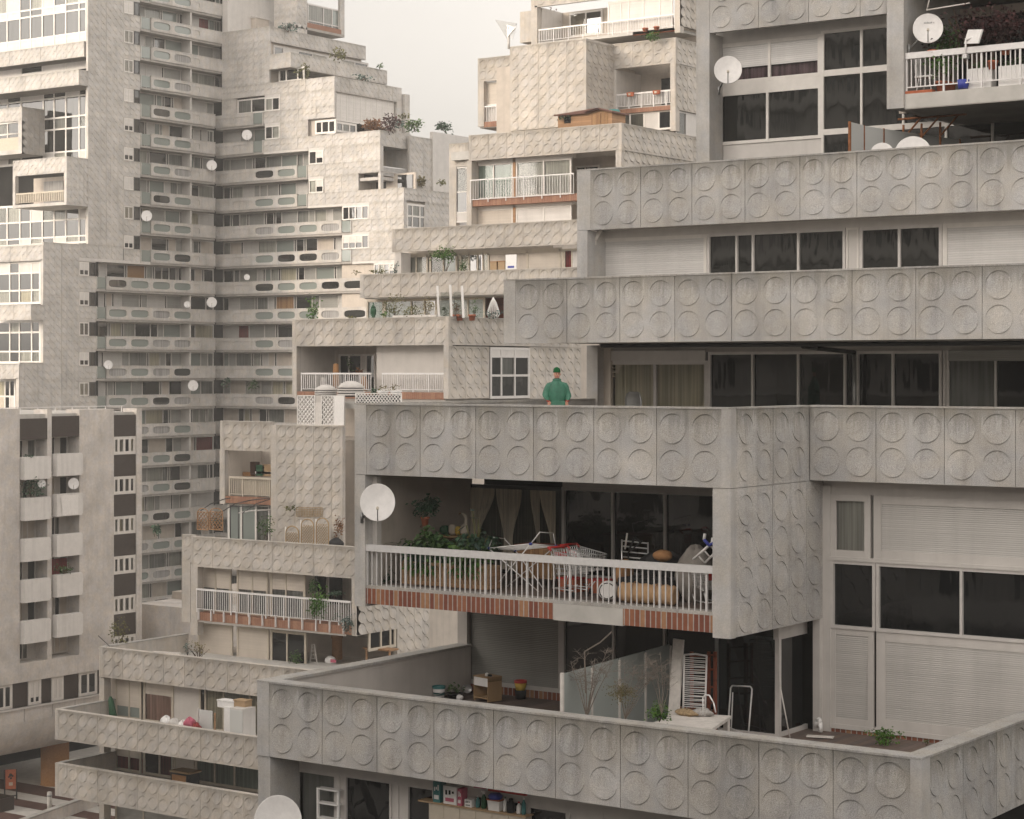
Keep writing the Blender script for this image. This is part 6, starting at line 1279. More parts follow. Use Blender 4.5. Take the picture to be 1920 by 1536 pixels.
for x in (x0, x1): mb = MB(); mb.box(x-.025, x+.025, 32.75, 32.8, z1-2, z1, 'white_plastic'); mb.build('post', t)
for dz in (0, .3, .62): mb = MB(); mb.box(x0, x1, 32.72, 32.9, z1-dz-.03, z1-dz, 'white_plastic'); mb.build('shelf', t)
# ---------------------------------------------------------------- upper right balcony
ck2 = 47.1; zb6 = zs1+.03; GU = 'plants on the upper right balcony'
plant('shrub', 'large dark red leaved shrub above the handrail of the upper right balcony', V((FS(1838, 48.2), 48.2, zb6)), 2.9, 1.75, 1500, .075, 'leaf_red', .25, .35, group=GU, st=10, low=.45, clumps=14)
plant('climber', 'thin green climber beside the lettered dish on the upper right balcony', V((FS(1780, 47.6), 47.6, zb6)), .9, 1.7, 320, .07, 'leaf', .18, .3, group=GU, st=7, low=.25)
plant('potted_plant', 'leafy plant hanging behind the balusters on the upper right balcony', V((FS(1765, 46.95), 46.95, zb6)), .75, .75, 260, .06, 'leaf_bright', .15, .25, group=GU, low=.1)
for u0, u1, lb in ((1815, 1858, 'left white trough planter behind the balusters upper right'), (1872, 1935, 'right white trough planter behind the balusters upper right')):
    x0, x1 = FS(u0, 46.85), FS(u1, 46.85); t = thing('trough_planter', lb, 'planter', (x0, 46.9, zb6), 'white trough planters'); mb = MB(); mb.box(x0, x1, 46.85, 47.2, zb6, zb6+.48, 'white_plastic'); mb.build('box', t); mb = MB(); mb.box(x0+.03, x1-.03, 46.88, 47.17, zb6+.481, zb6+.485, 'soil'); mb.build('soil', t); mb = MB(); leaves(mb, ((x0+x1)/2, 47.0, zb6+.56), (x1-x0)/2, .15, .12, 110, .05, 'leaf'); mb.build('foliage', t)
for u, v, lb in ((1749, 102, 'terracotta pot behind the handrail left of the flat antenna'), (1861, 122, 'terracotta pot between the two white trough planters'), (1885, 95, 'long terracotta pot hanging inside the handrail far right')):
    p = onF(u, v, 46.85); mb = MB(); mb.lathe(p, [(.09, -.1), (.13, .06), (.14, .06), (.14, .1), (.11, .1), (0, .08)], 'terracotta', 14); solo(mb.build('flower_pot'), lb, 'flower pot', 'pots on the upper right balcony')
p = onF(1806, 160, 46.8); mb = MB(); mb.lathe((p.x, p.y, zb6), [(.12, 0), (.15, .22), (.12, .22), (0, .2)], 'blue', 14); solo(mb.build('flower_pot'), 'blue pot on the floor of the upper right balcony', 'flower pot', 'pots on the upper right balcony')
t = thing('garden_chair', 'white slatted garden chair behind the balusters upper right', 'chair', (FS(1728, 47.2), 47.2, zb6)); x = FS(1722, 47.2)
mb = MB(); mb.box(x, x+.5, 46.95, 47.4, zb6+.4, zb6+.44, 'white_plastic'); mb.build('seat', t); mb = MB()
for i in range(6): mb.bar((x+.02, 47.0+.07*i, zb6+.44), (x-.05, 47.0+.07*i, zb6+.95), .014, 'white_plastic', 5)
mb.build('backrest', t)
for dx, dy in ((.04, 0), (.46, 0), (.04, .4), (.46, .4)): mb = MB(); mb.bar((x+dx, 46.97+dy, zb6), (x+.25+(dx-.25)*.6, 46.97+dy, zb6+.42), .014, 'white_plastic', 5); mb.build('leg', t)
p = onF(1825, 68, 46.6); t = thing('flat_antenna', 'flat white panel antenna clamped to the handrail upper right', 'antenna', tuple(p)); a = V((.93, -.36, 0)); n = V((-.36, -.93, 0)).normalized()
mb = MB(); up = V((.22, .1, .97)).normalized(); q = [p+a*sx*.24+up*sz*.17 for sx, sz in ((-1.08, -.9), (.9, -1.2), (1.0, .8), (-1.0, 1.15))]; ids = [mb.vert(v_) for v_ in q]+[mb.vert(v_-n*.05) for v_ in q]
for f in ((0, 1, 2, 3), (4, 5, 6, 7), (0, 1, 5, 4), (1, 2, 6, 5), (2, 3, 7, 6), (3, 0, 4, 7)): mb.face([ids[i] for i in f], 'white_plastic')
mb.build('panel', t); mb = MB(); g = onF(1810, 108, 46.62); mb.bar(g, onF(1811, 72, 46.62), .022, 'rail_white', 8); mb.bar(onF(1811, 76, 46.62), p-n*.03, .02, 'rail_white', 6); mb.build('mast', t); mb = MB(); mb.box(g.x-.05, g.x+.05, 46.58, 46.75, g.z-.02, g.z+.08, 'steel_bright'); mb.build('clamp', t)
mb = MB(); mb.bar(onF(1737, 19, 46.8), onF(1818, 6, 46.8), .018, 'light_paint', 6); mb.bar(onF(1738, 19, 46.8), onF(1747, -20, 46.8), .016, 'light_paint', 6); solo(mb.build('clothes_pole'), 'pale clothes pole hanging above the lettered dish', 'pole')
t = thing('terrace_screen', 'frosted screen with rusty posts on the upper terrace beside the dishes', 'screen', (FS(1593, 45.0), 45, p1b-.98)); pts = [(1594, 45.2, 229), (1620, 45.9, 236), (1657, 46.8, 242), (1725, 48.4, 252), (1800, 50.0, 262)]
for (u0, c0_, v0), (u1, c1_, v1) in zip(pts, pts[1:]):
    q0, q1 = onF(u0, v0, c0_), onF(u1, v1, c1_); mb = MB(); mb.poly([(q0.x, q0.y, p1b-.98), (q1.x, q1.y, p1b-.98), q1, q0], 'frosted_white'); mb.poly([(q0.x+.02, q0.y+.02, p1b-.98), (q1.x+.02, q1.y+.02, p1b-.98), q1+V((.02, .02, 0)), q0+V((.02, .02, 0))], 'frosted_white'); mb.build('pane', t)
for u, c_, v in pts: q = onF(u, v, c_); mb = MB(); mb.box(q.x-.03, q.x+.03, q.y-.05, q.y-.005, p1b-.98, q.z+.01, 'rust'); mb.build('post', t)
# ---------------------------------------------------------------- the woman's terrace
t = thing('garden_chair', 'grey plastic chair back showing above the terrace parapet', 'chair', (FS(1187, 43.5), 43.5, -1.65)); p = onF(1187, 762, 43.5)
mb = MB(); rg_ = []
for z, hw in ((-1.25, .22), (-.95, .24), (-.72, .24), (-.58, .20), (-.53, .12)): rg_.append([(p.x+hw*cx, 43.5+dy+.1*(1-abs(cx)), z) for cx, dy in ((-1, 0), (-.4, .03), (.4, .03), (1, 0), (1, .03), (-1, .03))])
mb.loft(rg_, 'metal_grey'); mb.build('backrest', t); mb = MB(); mb.box(p.x-.22, p.x+.22, 43.1, 43.5, -1.27, -1.23, 'metal_grey'); mb.build('seat', t)
for dx in (-.2, .2):
    for dy in (0, .36): mb = MB(); mb.bar((p.x+dx, 43.12+dy, -1.65), (p.x+dx, 43.12+dy, -1.25), .02, 'metal_grey', 6); mb.build('leg', t)
t = thing('window_flowers', 'white paper flowers stuck on the terrace door pane', 'decoration', tuple(onF(1146, 690, cg-.1)))
for u, v, r in ((1146, 690, .12), (1160, 688, .10), (1150, 698, .06), (1157, 697, .08), (1147, 706, .11), (1142, 718, .08)):
    q = onF(u, v, cg-.035); mb = MB(); P5 = []
    for k in range(10): w = math.pi*k/5; rr = r if k % 2 == 0 else r*.5; P5.append(q+V((rr*math.cos(w), 0, rr*math.sin(w))))
    mb.poly(P5, 'cream'); mb.build('flower', t)
# ================================================================ things on the terraced wing
ZTq = ZF(186, 1213.6, 76)-.98
def pl(u, vt, vb, c, wpx, mat, label, n=160, name='plant', size=.09, group='plants on the terraced wing', st=4, low=.1, drp=0, dpt=None, z=None, lng=1.6, clumps=7):
    k = dep(u, c=c)/F; p = onF(u, vb, c); h = (vb-vt)*k
    return plant(name, label, p, wpx*k, h, n, size, mat, group=group, st=st, low=low, droop=drp, dpt=dpt, lng=lng, clumps=clumps)
def lattice(t, o, a, W, H, mat, sp=.16, w=.02, n=V((0, -1, 0)), name='lattice', frame=True):
    mb = MB(); o = V(o); a = V(a); Z = V((0, 0, 1)); x = -H
    while x < W:
        for s_ in (1, -1):
            f0, f1 = max(0, -x), min(H, W-x)
            if f1 > f0:
                A = (x+f0, f0 if s_ > 0 else H-f0); B = (x+f1, f1 if s_ > 0 else H-f1)
                mb.bar(o+a*A[0]+Z*A[1]+n*(.01*s_), o+a*B[0]+Z*B[1]+n*(.01*s_), w, mat, 4)
        x += sp
    mb.build(name, t)
    if frame:
        mb = MB()
        for x0, x1, z0, z1 in ((-.04, 0, -.04, H+.04), (W, W+.04, -.04, H+.04), (0, W, -.04, 0), (0, W, H, H+.04)): mb.obox(o, a, n, x0, x1, -.03, .04, z0, z1, mat)
        mb.build('frame', t)
# trellis box on the corner of the terrace
c = 85.7; z0 = ZF(558, 796, c); H = ZF(558, 741, c)-z0
t = thing('trellis_screen', 'white trellis screen box standing on the corner of the terrace left of the big parapet', 'trellis', tuple(onF(558, 796, c)))
for u0, u1 in ((559, 590), (604, 626)): lattice(t, (FS(u0, c), c, z0+.05), AX, FS(u1, c)-FS(u0, c), H-.1, 'lattice_white', .27, .035)
mb = MB(); mb.box(FS(590, c), FS(604, c), c-.02, c+.03, z0, z0+H-.4, 'light_paint'); mb.build('panel', t); mb = MB(); mb.box(FS(626, c), FS(645, c), c-.02, c+.03, z0, z0+H, 'lattice_white'); mb.build('panel', t); mb = MB(); mb.box(FS(557, c), FS(645, c), c+.04, c+.1, z0, z0+H, 'plaster_white'); mb.build('backing', t)
t = thing('trellis_strip', 'low strip of white trellis along the terrace edge between trellis box and big parapet', 'trellis', tuple(onF(668, 756, 86))); lattice(t, (FS(668, 86), 86, ZF(668, 757, 86)), AX, FS(752, 86)-FS(668, 86), .55, 'lattice_white', .22, .03); mb = MB(); mb.box(FS(668, 86), FS(752, 86), 86.05, 86.08, ZF(668, 757, 86), ZF(668, 740, 86), 'black'); mb.build('backing', t)
for u, vt, vb, r, lb in ((611, 721, 746, 21, 'left smaller white domed garden cover with dark bands on the trellis terrace'), (658, 714, 744, 25, 'right larger white domed garden cover with dark bands on the trellis terrace')):
    cc = 87.5; k = dep(u, c=cc)/F; o = onF(u, vb, cc); h = (vb-vt)*k; r = r*k; t = thing('garden_cover', lb, 'garden cover', tuple(o), 'domed garden covers')
    mb = MB(); mb.lathe(o, [(r*.98, h*.55), (r*1.02, h*.6), (r*.75, h*.82), (r*.35, h*.97), (0, h)], 'panel_white', 20); mb.build('dome', t); mb = MB(); mb.lathe(o, [(r*.95, 0), (r*.93, h*.56), (0, h*.56)], 'black', 20); mb.build('body', t); mb = MB()
    for f in (.08, .24, .40): mb.lathe(o, [(r*1.0, h*f), (r*1.03, h*(f+.03)), (r*1.03, h*(f+.07)), (r*1.0, h*(f+.1))], 'panel_white', 20, cap=False)
    mb.build('band', t)
for u, lb in ((718, 'left white pedestal pot on the trellis terrace'), (742, 'right white pedestal pot on the trellis terrace')):
    o = onF(u, 749, 87); t = thing('flower_pot', lb, 'flower pot', tuple(o), 'white pots on the trellis terrace'); mb = MB(); mb.lathe(o, [(.16, 0), (.2, .05), (.22, .3), (.34, .42), (.34, .48), (.28, .48), (0, .4)], 'white_plastic', 16); mb.build('pot', t); mb = MB(); leaves(mb, V(o)+V((0, 0, .65)), .25, .25, .2, 40, .08, 'leaf_dry'); mb.build('foliage', t)
pl(704, 727, 746, 87.2, 14, 'leaf_dark', 'small dark plant between the domed cover and the white pots', 90)
pl(672, 690, 705, 93, 16, 'leaf_orange', 'green and orange flowers on the deep loggia table', 80, low=0); pl(655, 660, 703, 94.5, 10, 'leaf', 'thin upright plant in front of the loggia door', 40)
for u, v0, v1, m_, lb in ((607, 708, 733, 'panel_white', 'white cloth hanging to dry inside the deep loggia'), (630, 682, 730, 'tan', 'brown clothes hanging at the loggia side wall'), (683, 706, 733, 'wicker', 'wicker basket chair behind the loggia railing')):
    cc = 92.8; o = onF(u, v1, cc); k = dep(u, c=cc)/F; mb = MB(); rg_ = []
    for f, g in ((0, .9), (.3, 1.05), (.7, .85), (1, .6)): rg_.append([(o.x+.28*g*math.cos(w), cc+.12*math.sin(w), o.z+(v1-v0)*k*f) for w in [q*math.pi/5 for q in range(10)]])
    mb.loft(rg_, m_); solo(mb.build('hanging_cloth' if m_ != 'wicker' else 'basket_chair'), lb, 'cloth' if m_ != 'wicker' else 'chair')
# terrace above the deep loggia
t = thing('garden_urn', 'slim dark green lidded urn standing at the terrace edge', 'urn', tuple(onF(700, 598, 92.5))); o = onF(700, 599, 92.5); k = dep(700, c=92.5)/F
mb = MB(); mb.lathe(o, [(.13, 0), (.12, .08), (.08, .12), (.17, .35), (.18, .55), (.12, .68)], 'green_dark', 16); mb.build('body', t); mb = MB(); mb.lathe(V(o)+V((0, 0, .68)), [(.15, 0), (.1, .1), (.03, .2), (.05, .25), (0, .3)], 'green_dark', 14); mb.build('lid', t)
pl(740, 549, 598, 93, 42, 'leaf_olive', 'tall olive grassy shrub left on the planted terrace', 420, 'grass_shrub', .07, drp=-.3, low=0); pl(722, 585, 600, 92.4, 14, 'leaf_bright', 'small light green tuft beside the urn', 60, low=0)
for u, w_, vt, m_, lb in ((772, 34, 572, 'leaf_olive', 'low olive shrub in the white terrace trough, left one'), (802, 32, 564, 'leaf_dry', 'yellowish shrub in the white terrace trough, right one')): pl(u, vt, 596, 92.6, w_, m_, lb, 300, 'shrub', .07, low=0)
mb = MB(); o = onF(780, 598, 92.3); mb.box(FS(738, 92.3), FS(820, 92.3), 92.2, 92.6, o.z-.3, ZF(780, 591, 92.3), 'light_paint'); solo(mb.build('trough_planter'), 'long white trough planter at the edge of the planted terrace', 'planter')
t = thing('wind_screen', 'glass wind screen with three leaning white posts on the planted terrace', 'screen', tuple(onF(822, 597, 92.2)))
for (u0, v0, u1, v1) in ((823, 597, 820, 536), (847, 597, 844, 534), (869, 596, 866, 536)): mb = MB(); mb.bar(onF(u0, v0, 92.3), onF(u1, v1, 92.3), .085, 'lattice_white', 4); mb.build('post', t)
for ua, ub in ((823, 845), (847, 867)): mb = MB(); mb.box(FS(ua, 92.3)+.1, FS(ub, 92.3)-.05, 92.32, 92.34, ZF(835, 597, 92.3), ZF(835, 548, 92.3), 'glass_clear'); mb.build('pane', t)
for u, vt, w_, m_, lb in ((835, 572, 14, 'leaf', 'small leafy plant behind the wind screen, left one'), (856, 566, 20, 'leaf_orange', 'reddish plant in a red pot behind the wind screen'), (890, 560, 20, 'leaf', 'slender tomato like plant in a red pot right of the wind screen'), (926, 582, 32, 'leaf_blue', 'bluish bush below the hanging egg chair')): pl(u, vt, 597, 92.9, w_, m_, lb, 120, size=.07, low=0)
for u, lb in ((852, 'red clay pot behind the wind screen'), (862, 'red clay pot at the right post of the wind screen'), (885, 'red clay pot below the slender plant')): o = onF(u, 598, 92.5); mb = MB(); mb.lathe(o, [(.15, -.1), (.2, .16), (.22, .16), (.22, .24), (.17, .24), (0, .2)], 'terracotta', 12); solo(mb.build('flower_pot'), lb, 'flower pot', 'red pots on the planted terrace')
t = thing('egg_chair', 'white wire hanging egg chair in the dark corner of the planted terrace', 'chair', tuple(onF(925, 597, 94))); o = onF(925, 579, 94); mb = MB(); k = dep(925, c=94)/F
for i in range(9):
    w = math.pi*i/9; mb.path([V((o.x+math.cos(w)*r*12*k, o.y+math.sin(w)*r*12*k, o.z+h*k)) for r, h in ((0, 22), (.45, 12), (.85, -2), (1, -10), (.7, -17), (0, -19))], .018, 'lattice_white', 4); mb.path([V((o.x-math.cos(w)*r*12*k, o.y-math.sin(w)*r*12*k, o.z+h*k)) for r, h in ((0, 22), (.45, 12), (.85, -2), (1, -10), (.7, -17), (0, -19))], .018, 'lattice_white', 4)
mb.build('basket', t); mb = MB(); mb.lathe(V((o.x, o.y, o.z-16*k)), [(.3, 0), (.32, .12), (0, .16)], 'panel_white', 14); mb.build('cushion', t)
pl(586, 556, 601, 92.2, 26, 'leaf_bright', 'tall drooping leafy plant growing over the parapet edge of the planted terrace', 150, 'tall_plant', .11, drp=.3, low=0); pl(660, 592, 602, 92.2, 22, 'leaf_olive', 'small yellow green tuft on the parapet of the planted terrace', 50, low=0)
# terraces above
pl(836, 461, 512, 101.2, 44, 'leaf_bright', 'round headed small tree in front of the upper glazing', 520, 'small_tree', .09, low=.35); pl(712, 503, 516, 99, 30, 'leaf_olive', 'low green plants on the parapet at the far left of the upper terrace', 120, low=0); pl(742, 492, 514, 99.3, 16, 'leaf_blue', 'thin grey green plant by the left pier of the upper terrace', 60, low=0); pl(668, 508, 516, 99, 16, 'leaf_olive', 'tiny tuft at the corner of the upper terrace parapet', 30, low=0); pl(872, 490, 512, 100.6, 20, 'leaf', 'slender green plant in front of the beige blind on the upper terrace', 80, low=0)
for u0, u1, v0, m_, lb in ((919, 931, 492, 'cardboard', 'left cardboard box on the upper terrace parapet'), (934, 946, 491, 'cardboard', 'right cardboard box on the upper terrace parapet'), (948, 968, 478, 'white_plastic', 'upright white board with a blue print on the upper terrace')):
    cc = 100.2; mb = MB(); mb.box(FS(u0, cc), FS(u1, cc), cc, cc+(.5 if m_ == 'cardboard' else .06), ZF(u0, 515, cc), ZF(u0, v0, cc), m_)
    if m_ != 'cardboard': mb.box(FS(952, cc), FS(964, cc), cc-.01, cc, ZF(u0, 503, cc), ZF(u0, 499, cc), 'blue')
    else: mb.box(FS(u0, cc)-.03, FS(u1, cc)+.03, cc-.03, cc+.53, ZF(u0, v0, cc), ZF(u0, v0, cc)+.05, 'tan')
    solo(mb.build('box' if m_ == 'cardboard' else 'board'), lb, 'box' if m_ == 'cardboard' else 'board')
# wooden shed on the high terrace
cs_ = 108.5; k = dep(1098, c=cs_)/F
x0, x1, x2 = FS(1046, cs_), FS(1103, cs_), FS(1150, cs_); zb_ = ZF(1046, 243, cs_); ze = ZF(1046, 216, cs_); zr_ = ZF(1125, 203, cs_)
t = thing('garden_shed', 'small brown wooden garden shed with plank walls and pitched roof on the high terrace', 'shed', (x0, cs_, zb_))
mb = MB(); mb.box(x0, x2-.1, cs_, cs_+1.6, zb_-.3, ze, 'wood_wall'); mb.poly([(x1, cs_-.001, ze), (x2-.1, cs_-.001, ze), ((x1+x2)/2, cs_-.001, zr_-.1)], 'wood_wall'); mb.build('wall', t)
mb = MB(); xm = (x1+x2)/2
def slabp(P, th, m_, mb): a_ = [mb.vert(q) for q in P]; b_ = [mb.vert((q[0], q[1], q[2]-th)) for q in P]; mb.face(a_, m_); mb.face(b_[::-1], m_); [mb.face((a_[i], a_[(i+1) % len(P)], b_[(i+1) % len(P)], b_[i]), m_) for i in range(len(P))]
slabp([(x0-.15, cs_-.2, ze), (xm-.6, cs_+1.7, zr_), (xm, cs_-.3, zr_), (x1-.15, cs_-.3, ze)], .09, 'wood_roof', mb); slabp([(x0-.15, cs_-.25, ze), (x1-.1, cs_-.3, ze+.02), (xm, cs_-.3, zr_), (x0+1.2, cs_+.9, zr_-.05)], .08, 'wood_roof', mb); slabp([(xm, cs_-.3, zr_), (x2+.12, cs_-.3, ze-.08), (x2+.12, cs_+1.7, ze-.08), (xm, cs_+1.7, zr_)], .09, 'wood_roof', mb); mb.build('roof', t)
for a_, b_ in ((x1+.25, xm-.02), (xm+.02, x2-.4)): mb = MB(); mb.box(a_, b_, cs_-.05, cs_-.01, zb_-.1, ze-.1, 'wood_plank'); mb.build('door', t)
mb = MB(); mb.box(x0+.5, x0+1.0, cs_-.03, cs_-.005, zb_+.35, ze-.15, 'glass_dark'); mb.build('window', t)
pl(1058, 217, 226, cs_-.3, 22, 'leaf_dark', 'dark climbing plant at the left corner of the garden shed', 60, low=0, dpt=.3)
o = onF(1151, 240, cs_+1); mb = MB(); k = dep(1151, c=cs_)/F; mb.lathe(o, [(.45, -.2), (.48, .9), (.35, 1.15), (0, 1.2)], 'teal', 14); mb.lathe(V(o)+V((.0, -.5, .35)), [(.09, 0), (.0, .02)], 'cream', 8, (0, -1, 0)); solo(mb.build('covered_barbecue'), 'rounded grey blue covered barbecue right of the garden shed', 'barbecue')
for u, v, lb in ((1182, 177, 'left red flower box on the white loggia railing'), (1231, 173, 'right red flower box on the white loggia railing')):
    o = onF(u, v, 115.2); mb = MB(); mb.loft([[(o.x+sx*.30*f, o.y+sy*.13*f, o.z+z) for sx, sy in ((-.6, -1), (.6, -1), (1, -.3), (1, .3), (.6, 1), (-.6, 1), (-1, .3), (-1, -.3))] for f, z in ((.8, -.14), (1, .12))], 'terracotta', smooth=False); mb.box(o.x-.08, o.x+.08, o.y-.145, o.y-.12, o.z-.08, o.z+.06, 'cream'); solo(mb.build('flower_box'), lb, 'flower box', 'red flower boxes')
for u, v, lb in ((1210, 60, 'left small terracotta pot on the top loggia ledge'), (1231, 57, 'right small terracotta pot on the top loggia ledge')): o = onF(u, v, 115.6); mb = MB(); mb.lathe(o, [(.14, 0), (.19, .18), (.21, .18), (.21, .26), (0, .22)], 'terracotta', 12); solo(mb.build('flower_pot'), lb, 'flower pot', 'pots on the top loggia ledge')
pl(1222, 60, 78, 114.5, 26, 'leaf_bright', 'light green feathery bush in front of the top loggia', 170, low=0)
mb = MB(); o = onF(1035, 45, 118.5); leaves(mb, o, .5, .3, 1.1, 160, .12, 'leaf_orange', .5, 5); solo(mb.build('hanging_plant'), 'dark reddish hanging plant inside the top loggia', 'plant', 'plants on the terraced wing')
t = thing('roof_sail', 'silver triangular reflector sculpture on a pole at the roof corner', 'roof ornament', tuple(onF(953, 88, 112.5))); A = lambda u, v, c=112.5: onF(u, v, c)
mb = MB(); mb.bar(A(954, 92), A(954, 66), .09, 'panel_white', 8); mb.build('pole', t)
for P, m_ in (((A(928, 37), A(969, 44, 112.9), A(951, 74)), 'metal_grey'), ((A(951, 51, 112.2), A(969, 48, 112.6), A(960, 77, 112.4)), 'steel_bright'), ((A(950, 46, 112.3), A(966, 52, 112.3), A(951, 70, 112.2)), 'metal_grey')): mb = MB(); mb.poly(P, m_); mb.poly([q+V((0, .05, 0)) for q in P], m_); mb.build('sail', t)
# terrace with the pergola, below the trellis
cc = 84.2; zb_ = -9.85
t = thing('pergola', 'thin dark iron pergola with curved rails on the terrace by the brown lattice', 'pergola', (FS(430, cc), cc, zb_)); A = lambda u, v, c=cc: onF(u, v, c)
mb = MB()
for u, cx_ in ((432, 84.2), (455, 84.6), (506, 84.9), (447, 82.9)): mb.bar((FS(u, cx_), cx_, zb_), A(u, 948, cx_), .03, 'frame_dark', 6)
mb.build('post', t); mb = MB(); mb.path([A(376, 958, 83), A(395, 945, 83), A(420, 936, 83.5), A(432, 934, 84)], .03, 'frame_dark', 6); mb.path([A(412, 962, 83), A(440, 945, 83.5), A(470, 938, 84), A(506, 934, 84.6)], .03, 'frame_dark', 6); mb.path([A(455, 962, 83), A(480, 945, 84), A(506, 936, 84.8)], .03, 'frame_dark', 6); mb.path([A(447, 962, 82.9), A(470, 958, 83.4), A(506, 956, 84.8)], .04, 'frame_alu', 6); mb.path([A(432, 950, 84), A(506, 948, 84.8)], .025, 'frame_dark', 6); mb.build('rail', t)
t = thing('brown_lattice', 'two brown arched lattice panels on the left edge of the pergola terrace', 'trellis', tuple(A(371, 992, 83)))
for u0, u1 in ((371, 390), (394, 417)):
    o = V((FS(u0, 83), 83, ZF(u0, 992, 83))); W = FS(u1, 83)-FS(u0, 83); lattice(t, o, AX, W, .95, 'wood_wall', .24, .028); mb = MB(); mb.path([o+AX*W*(.5-.5*math.cos(w))+V((0, 0, .95+.22*math.sin(w))) for w in [q*math.pi/8 for q in range(9)]], .03, 'wood_wall', 5); mb.build('arch', t)
pl(406, 956, 994, 83.3, 20, 'leaf_blue', 'blue green spiky plant behind the brown lattice', 90, low=0); pl(500, 966, 1014, 83.4, 28, 'leaf', 'leafy plant at the right post of the pergola', 150, low=.1); pl(545, 945, 958, 84.9, 18, 'leaf_olive', 'plant on top of the wooden wall trellis', 50, low=0)
t = thing('wall_trellis', 'pale brown square trellis fixed to the dotted wall above the arched ones', 'trellis', tuple(onF(560, 970, 85.3))); mb = MB(); cw_ = 85.28
for i in range(17): u = 556+i*3; mb.bar(onF(u, 952, cw_), onF(u, 968, cw_), .016, 'lattice_wood', 4)
for i in range(5): mb.bar(onF(555, 952+i*4, cw_), onF(605, 952+i*4, cw_), .016, 'lattice_wood', 4)
mb.build('slats', t)
for u0, u1, vt, lb in ((536, 560, 986, 'leftmost and lowest arched pale trellis against the dotted wall'), (565, 588, 973, 'middle arched pale trellis against the dotted wall'), (593, 616, 971, 'rightmost arched pale trellis against the dotted wall')):
    cq = 84.6; t = thing('arched_trellis', lb, 'trellis', tuple(onF(u0, 1022, cq)), 'arched trellises'); o = V((FS(u0, cq), cq, ZF(u0, 1022, cq))); W = FS(u1, cq)-FS(u0, cq); k = dep(u0, c=cq)/F; Hh_ = (1022-vt)*k
    lattice(t, o+AX*.08, AX, W-.16, Hh_-W*.35, 'lattice_wood', .17, .018, frame=False); mb = MB(); mb.path([o, o+V((0, 0, Hh_-W*.4))]+[o+AX*W*(.5-.5*math.cos(w))+V((0, 0, Hh_-W*.4+W*.4*math.sin(w))) for w in [q*math.pi/10 for q in range(1, 10)]]+[o+AX*W+V((0, 0, Hh_-W*.4)), o+AX*W], .035, 'lattice_wood', 5); mb.build('frame', t)
    mb = MB(); mb.box(o.x-.12, o.x-.05, cq+.05, cq+.1, o.z, o.z+Hh_*.95, 'lattice_white'); mb.box(o.x-.1, o.x+W+.05, cq+.1, cq+.12, o.z, o.z+Hh_*.7, 'panel_white'); mb.build('backing', t)
pl(634, 972, 1020, 84, 18, 'leaf_orange', 'withered brown conifer at the right end of the pergola terrace', 200, 'conifer', .08, low=.1); mb = MB(); lump(onF(630, 1020, 83.4), .45, .3, .32, 'black', '', mb=mb); solo(mb.build('dark_bundle'), 'dark covered bundle below the withered conifer', 'bundle')
t = thing('heap_of_boxes', 'heap of boxes and boards on the small loggia above the pergola', 'heap', tuple(onF(480, 893, 87)))
for u0, u1, v0, v1, m_ in ((469, 478, 866, 890, 'dark_wood'), (480, 495, 872, 892, 'green_dark'), (492, 508, 871, 893, 'cardboard'), (478, 508, 884, 888, 'white_plastic'), (440, 470, 885, 892, 'tan')): mb = MB(); mb.box(FS(u0, 86.8), FS(u1, 86.8), 86.8, 87.2, ZF(u0, v1, 86.8), ZF(u0, v0, 86.8), m_); mb.build('box', t)
# loggia row with the brick band
k = dep(590, c=82)/F
t = thing('climbing_plant', 'big green climbing plant hanging over the loggia railing', 'plant', tuple(onF(590, 1160, 82)), 'plants on the terraced wing'); mb = MB(); stems(mb, onF(592, 1146, 82.4), [onF(585, 1090, 82.3), onF(600, 1105, 82.2), onF(580, 1130, 82.0)], .05); mb.build('stem', t); mb = MB(); leaves(mb, onF(592, 1125, 82.1), .60, .35, 1.0, 420, .11, 'leaf_bright', .4, 10); leaves(mb, onF(588, 1092, 82.3), .22, .22, .5, 110, .1, 'leaf', .2, 4); mb.build('foliage', t)
pl(650, 1152, 1185, 81.9, 24, 'leaf_blue', 'blue green plant hanging at the right end of the loggia railing', 200, size=.08, low=0); pl(627, 1107, 1120, 82.6, 28, 'leaf_dark', 'flowers with white and red blossoms along the loggia railing', 70, low=0); pl(632, 1140, 1165, 82.6, 14, 'leaf', 'small plant behind the balusters of the loggia', 60, low=0)
t = thing('step_ladder', 'pale step ladder standing open under the loggia', 'ladder', tuple(onF(588, 1250, 83.6))); A = lambda u, v, c=83.6: onF(u, v, c); mb = MB(); mb.bar(A(581, 1252), A(585, 1208), .035, 'light_paint', 5); mb.bar(A(596, 1252), A(589, 1208), .035, 'light_paint', 5); mb.bar(A(592, 1250, 84.2), A(588, 1208), .03, 'light_paint', 5); mb.build('rail', t); mb = MB()
for i in range(6): v = 1214+i*7; mb.bar(A(584.5-i*.6, v), A(589.6+i*1.1, v), .028, 'light_paint', 5)
mb.build('rung', t)
mb = MB(); lump(onF(620, 1240, 84), .36, .25, .26, 'white_plastic', '', mb=mb); mb.box(FS(620, 83.7), FS(630, 83.7), 83.68, 83.72, ZF(620, 1242, 83.7), ZF(620, 1236, 83.7), 'pink'); solo(mb.build('plastic_bag'), 'white and pink plastic bag below the loggia', 'bag')
mb = MB(); o = onF(632, 1236, 85); mb.lathe(o, [(.3, 0), (.28, 1.1), (.33, 1.15), (.33, 1.3), (0, 1.35)], 'tan', 14); solo(mb.build('brown_barrel'), 'brown round barrel standing under the loggia', 'barrel')
t = thing('terrace_table', 'wooden table with odds and ends under the dotted cheek wall', 'table', tuple(onF(700, 1228, 84))); mb = MB(); mb.box(FS(680, 84), FS(730, 84), 84, 84.8, ZF(700, 1219, 84), ZF(700, 1216, 84), 'wood_wall'); mb.build('tabletop', t)
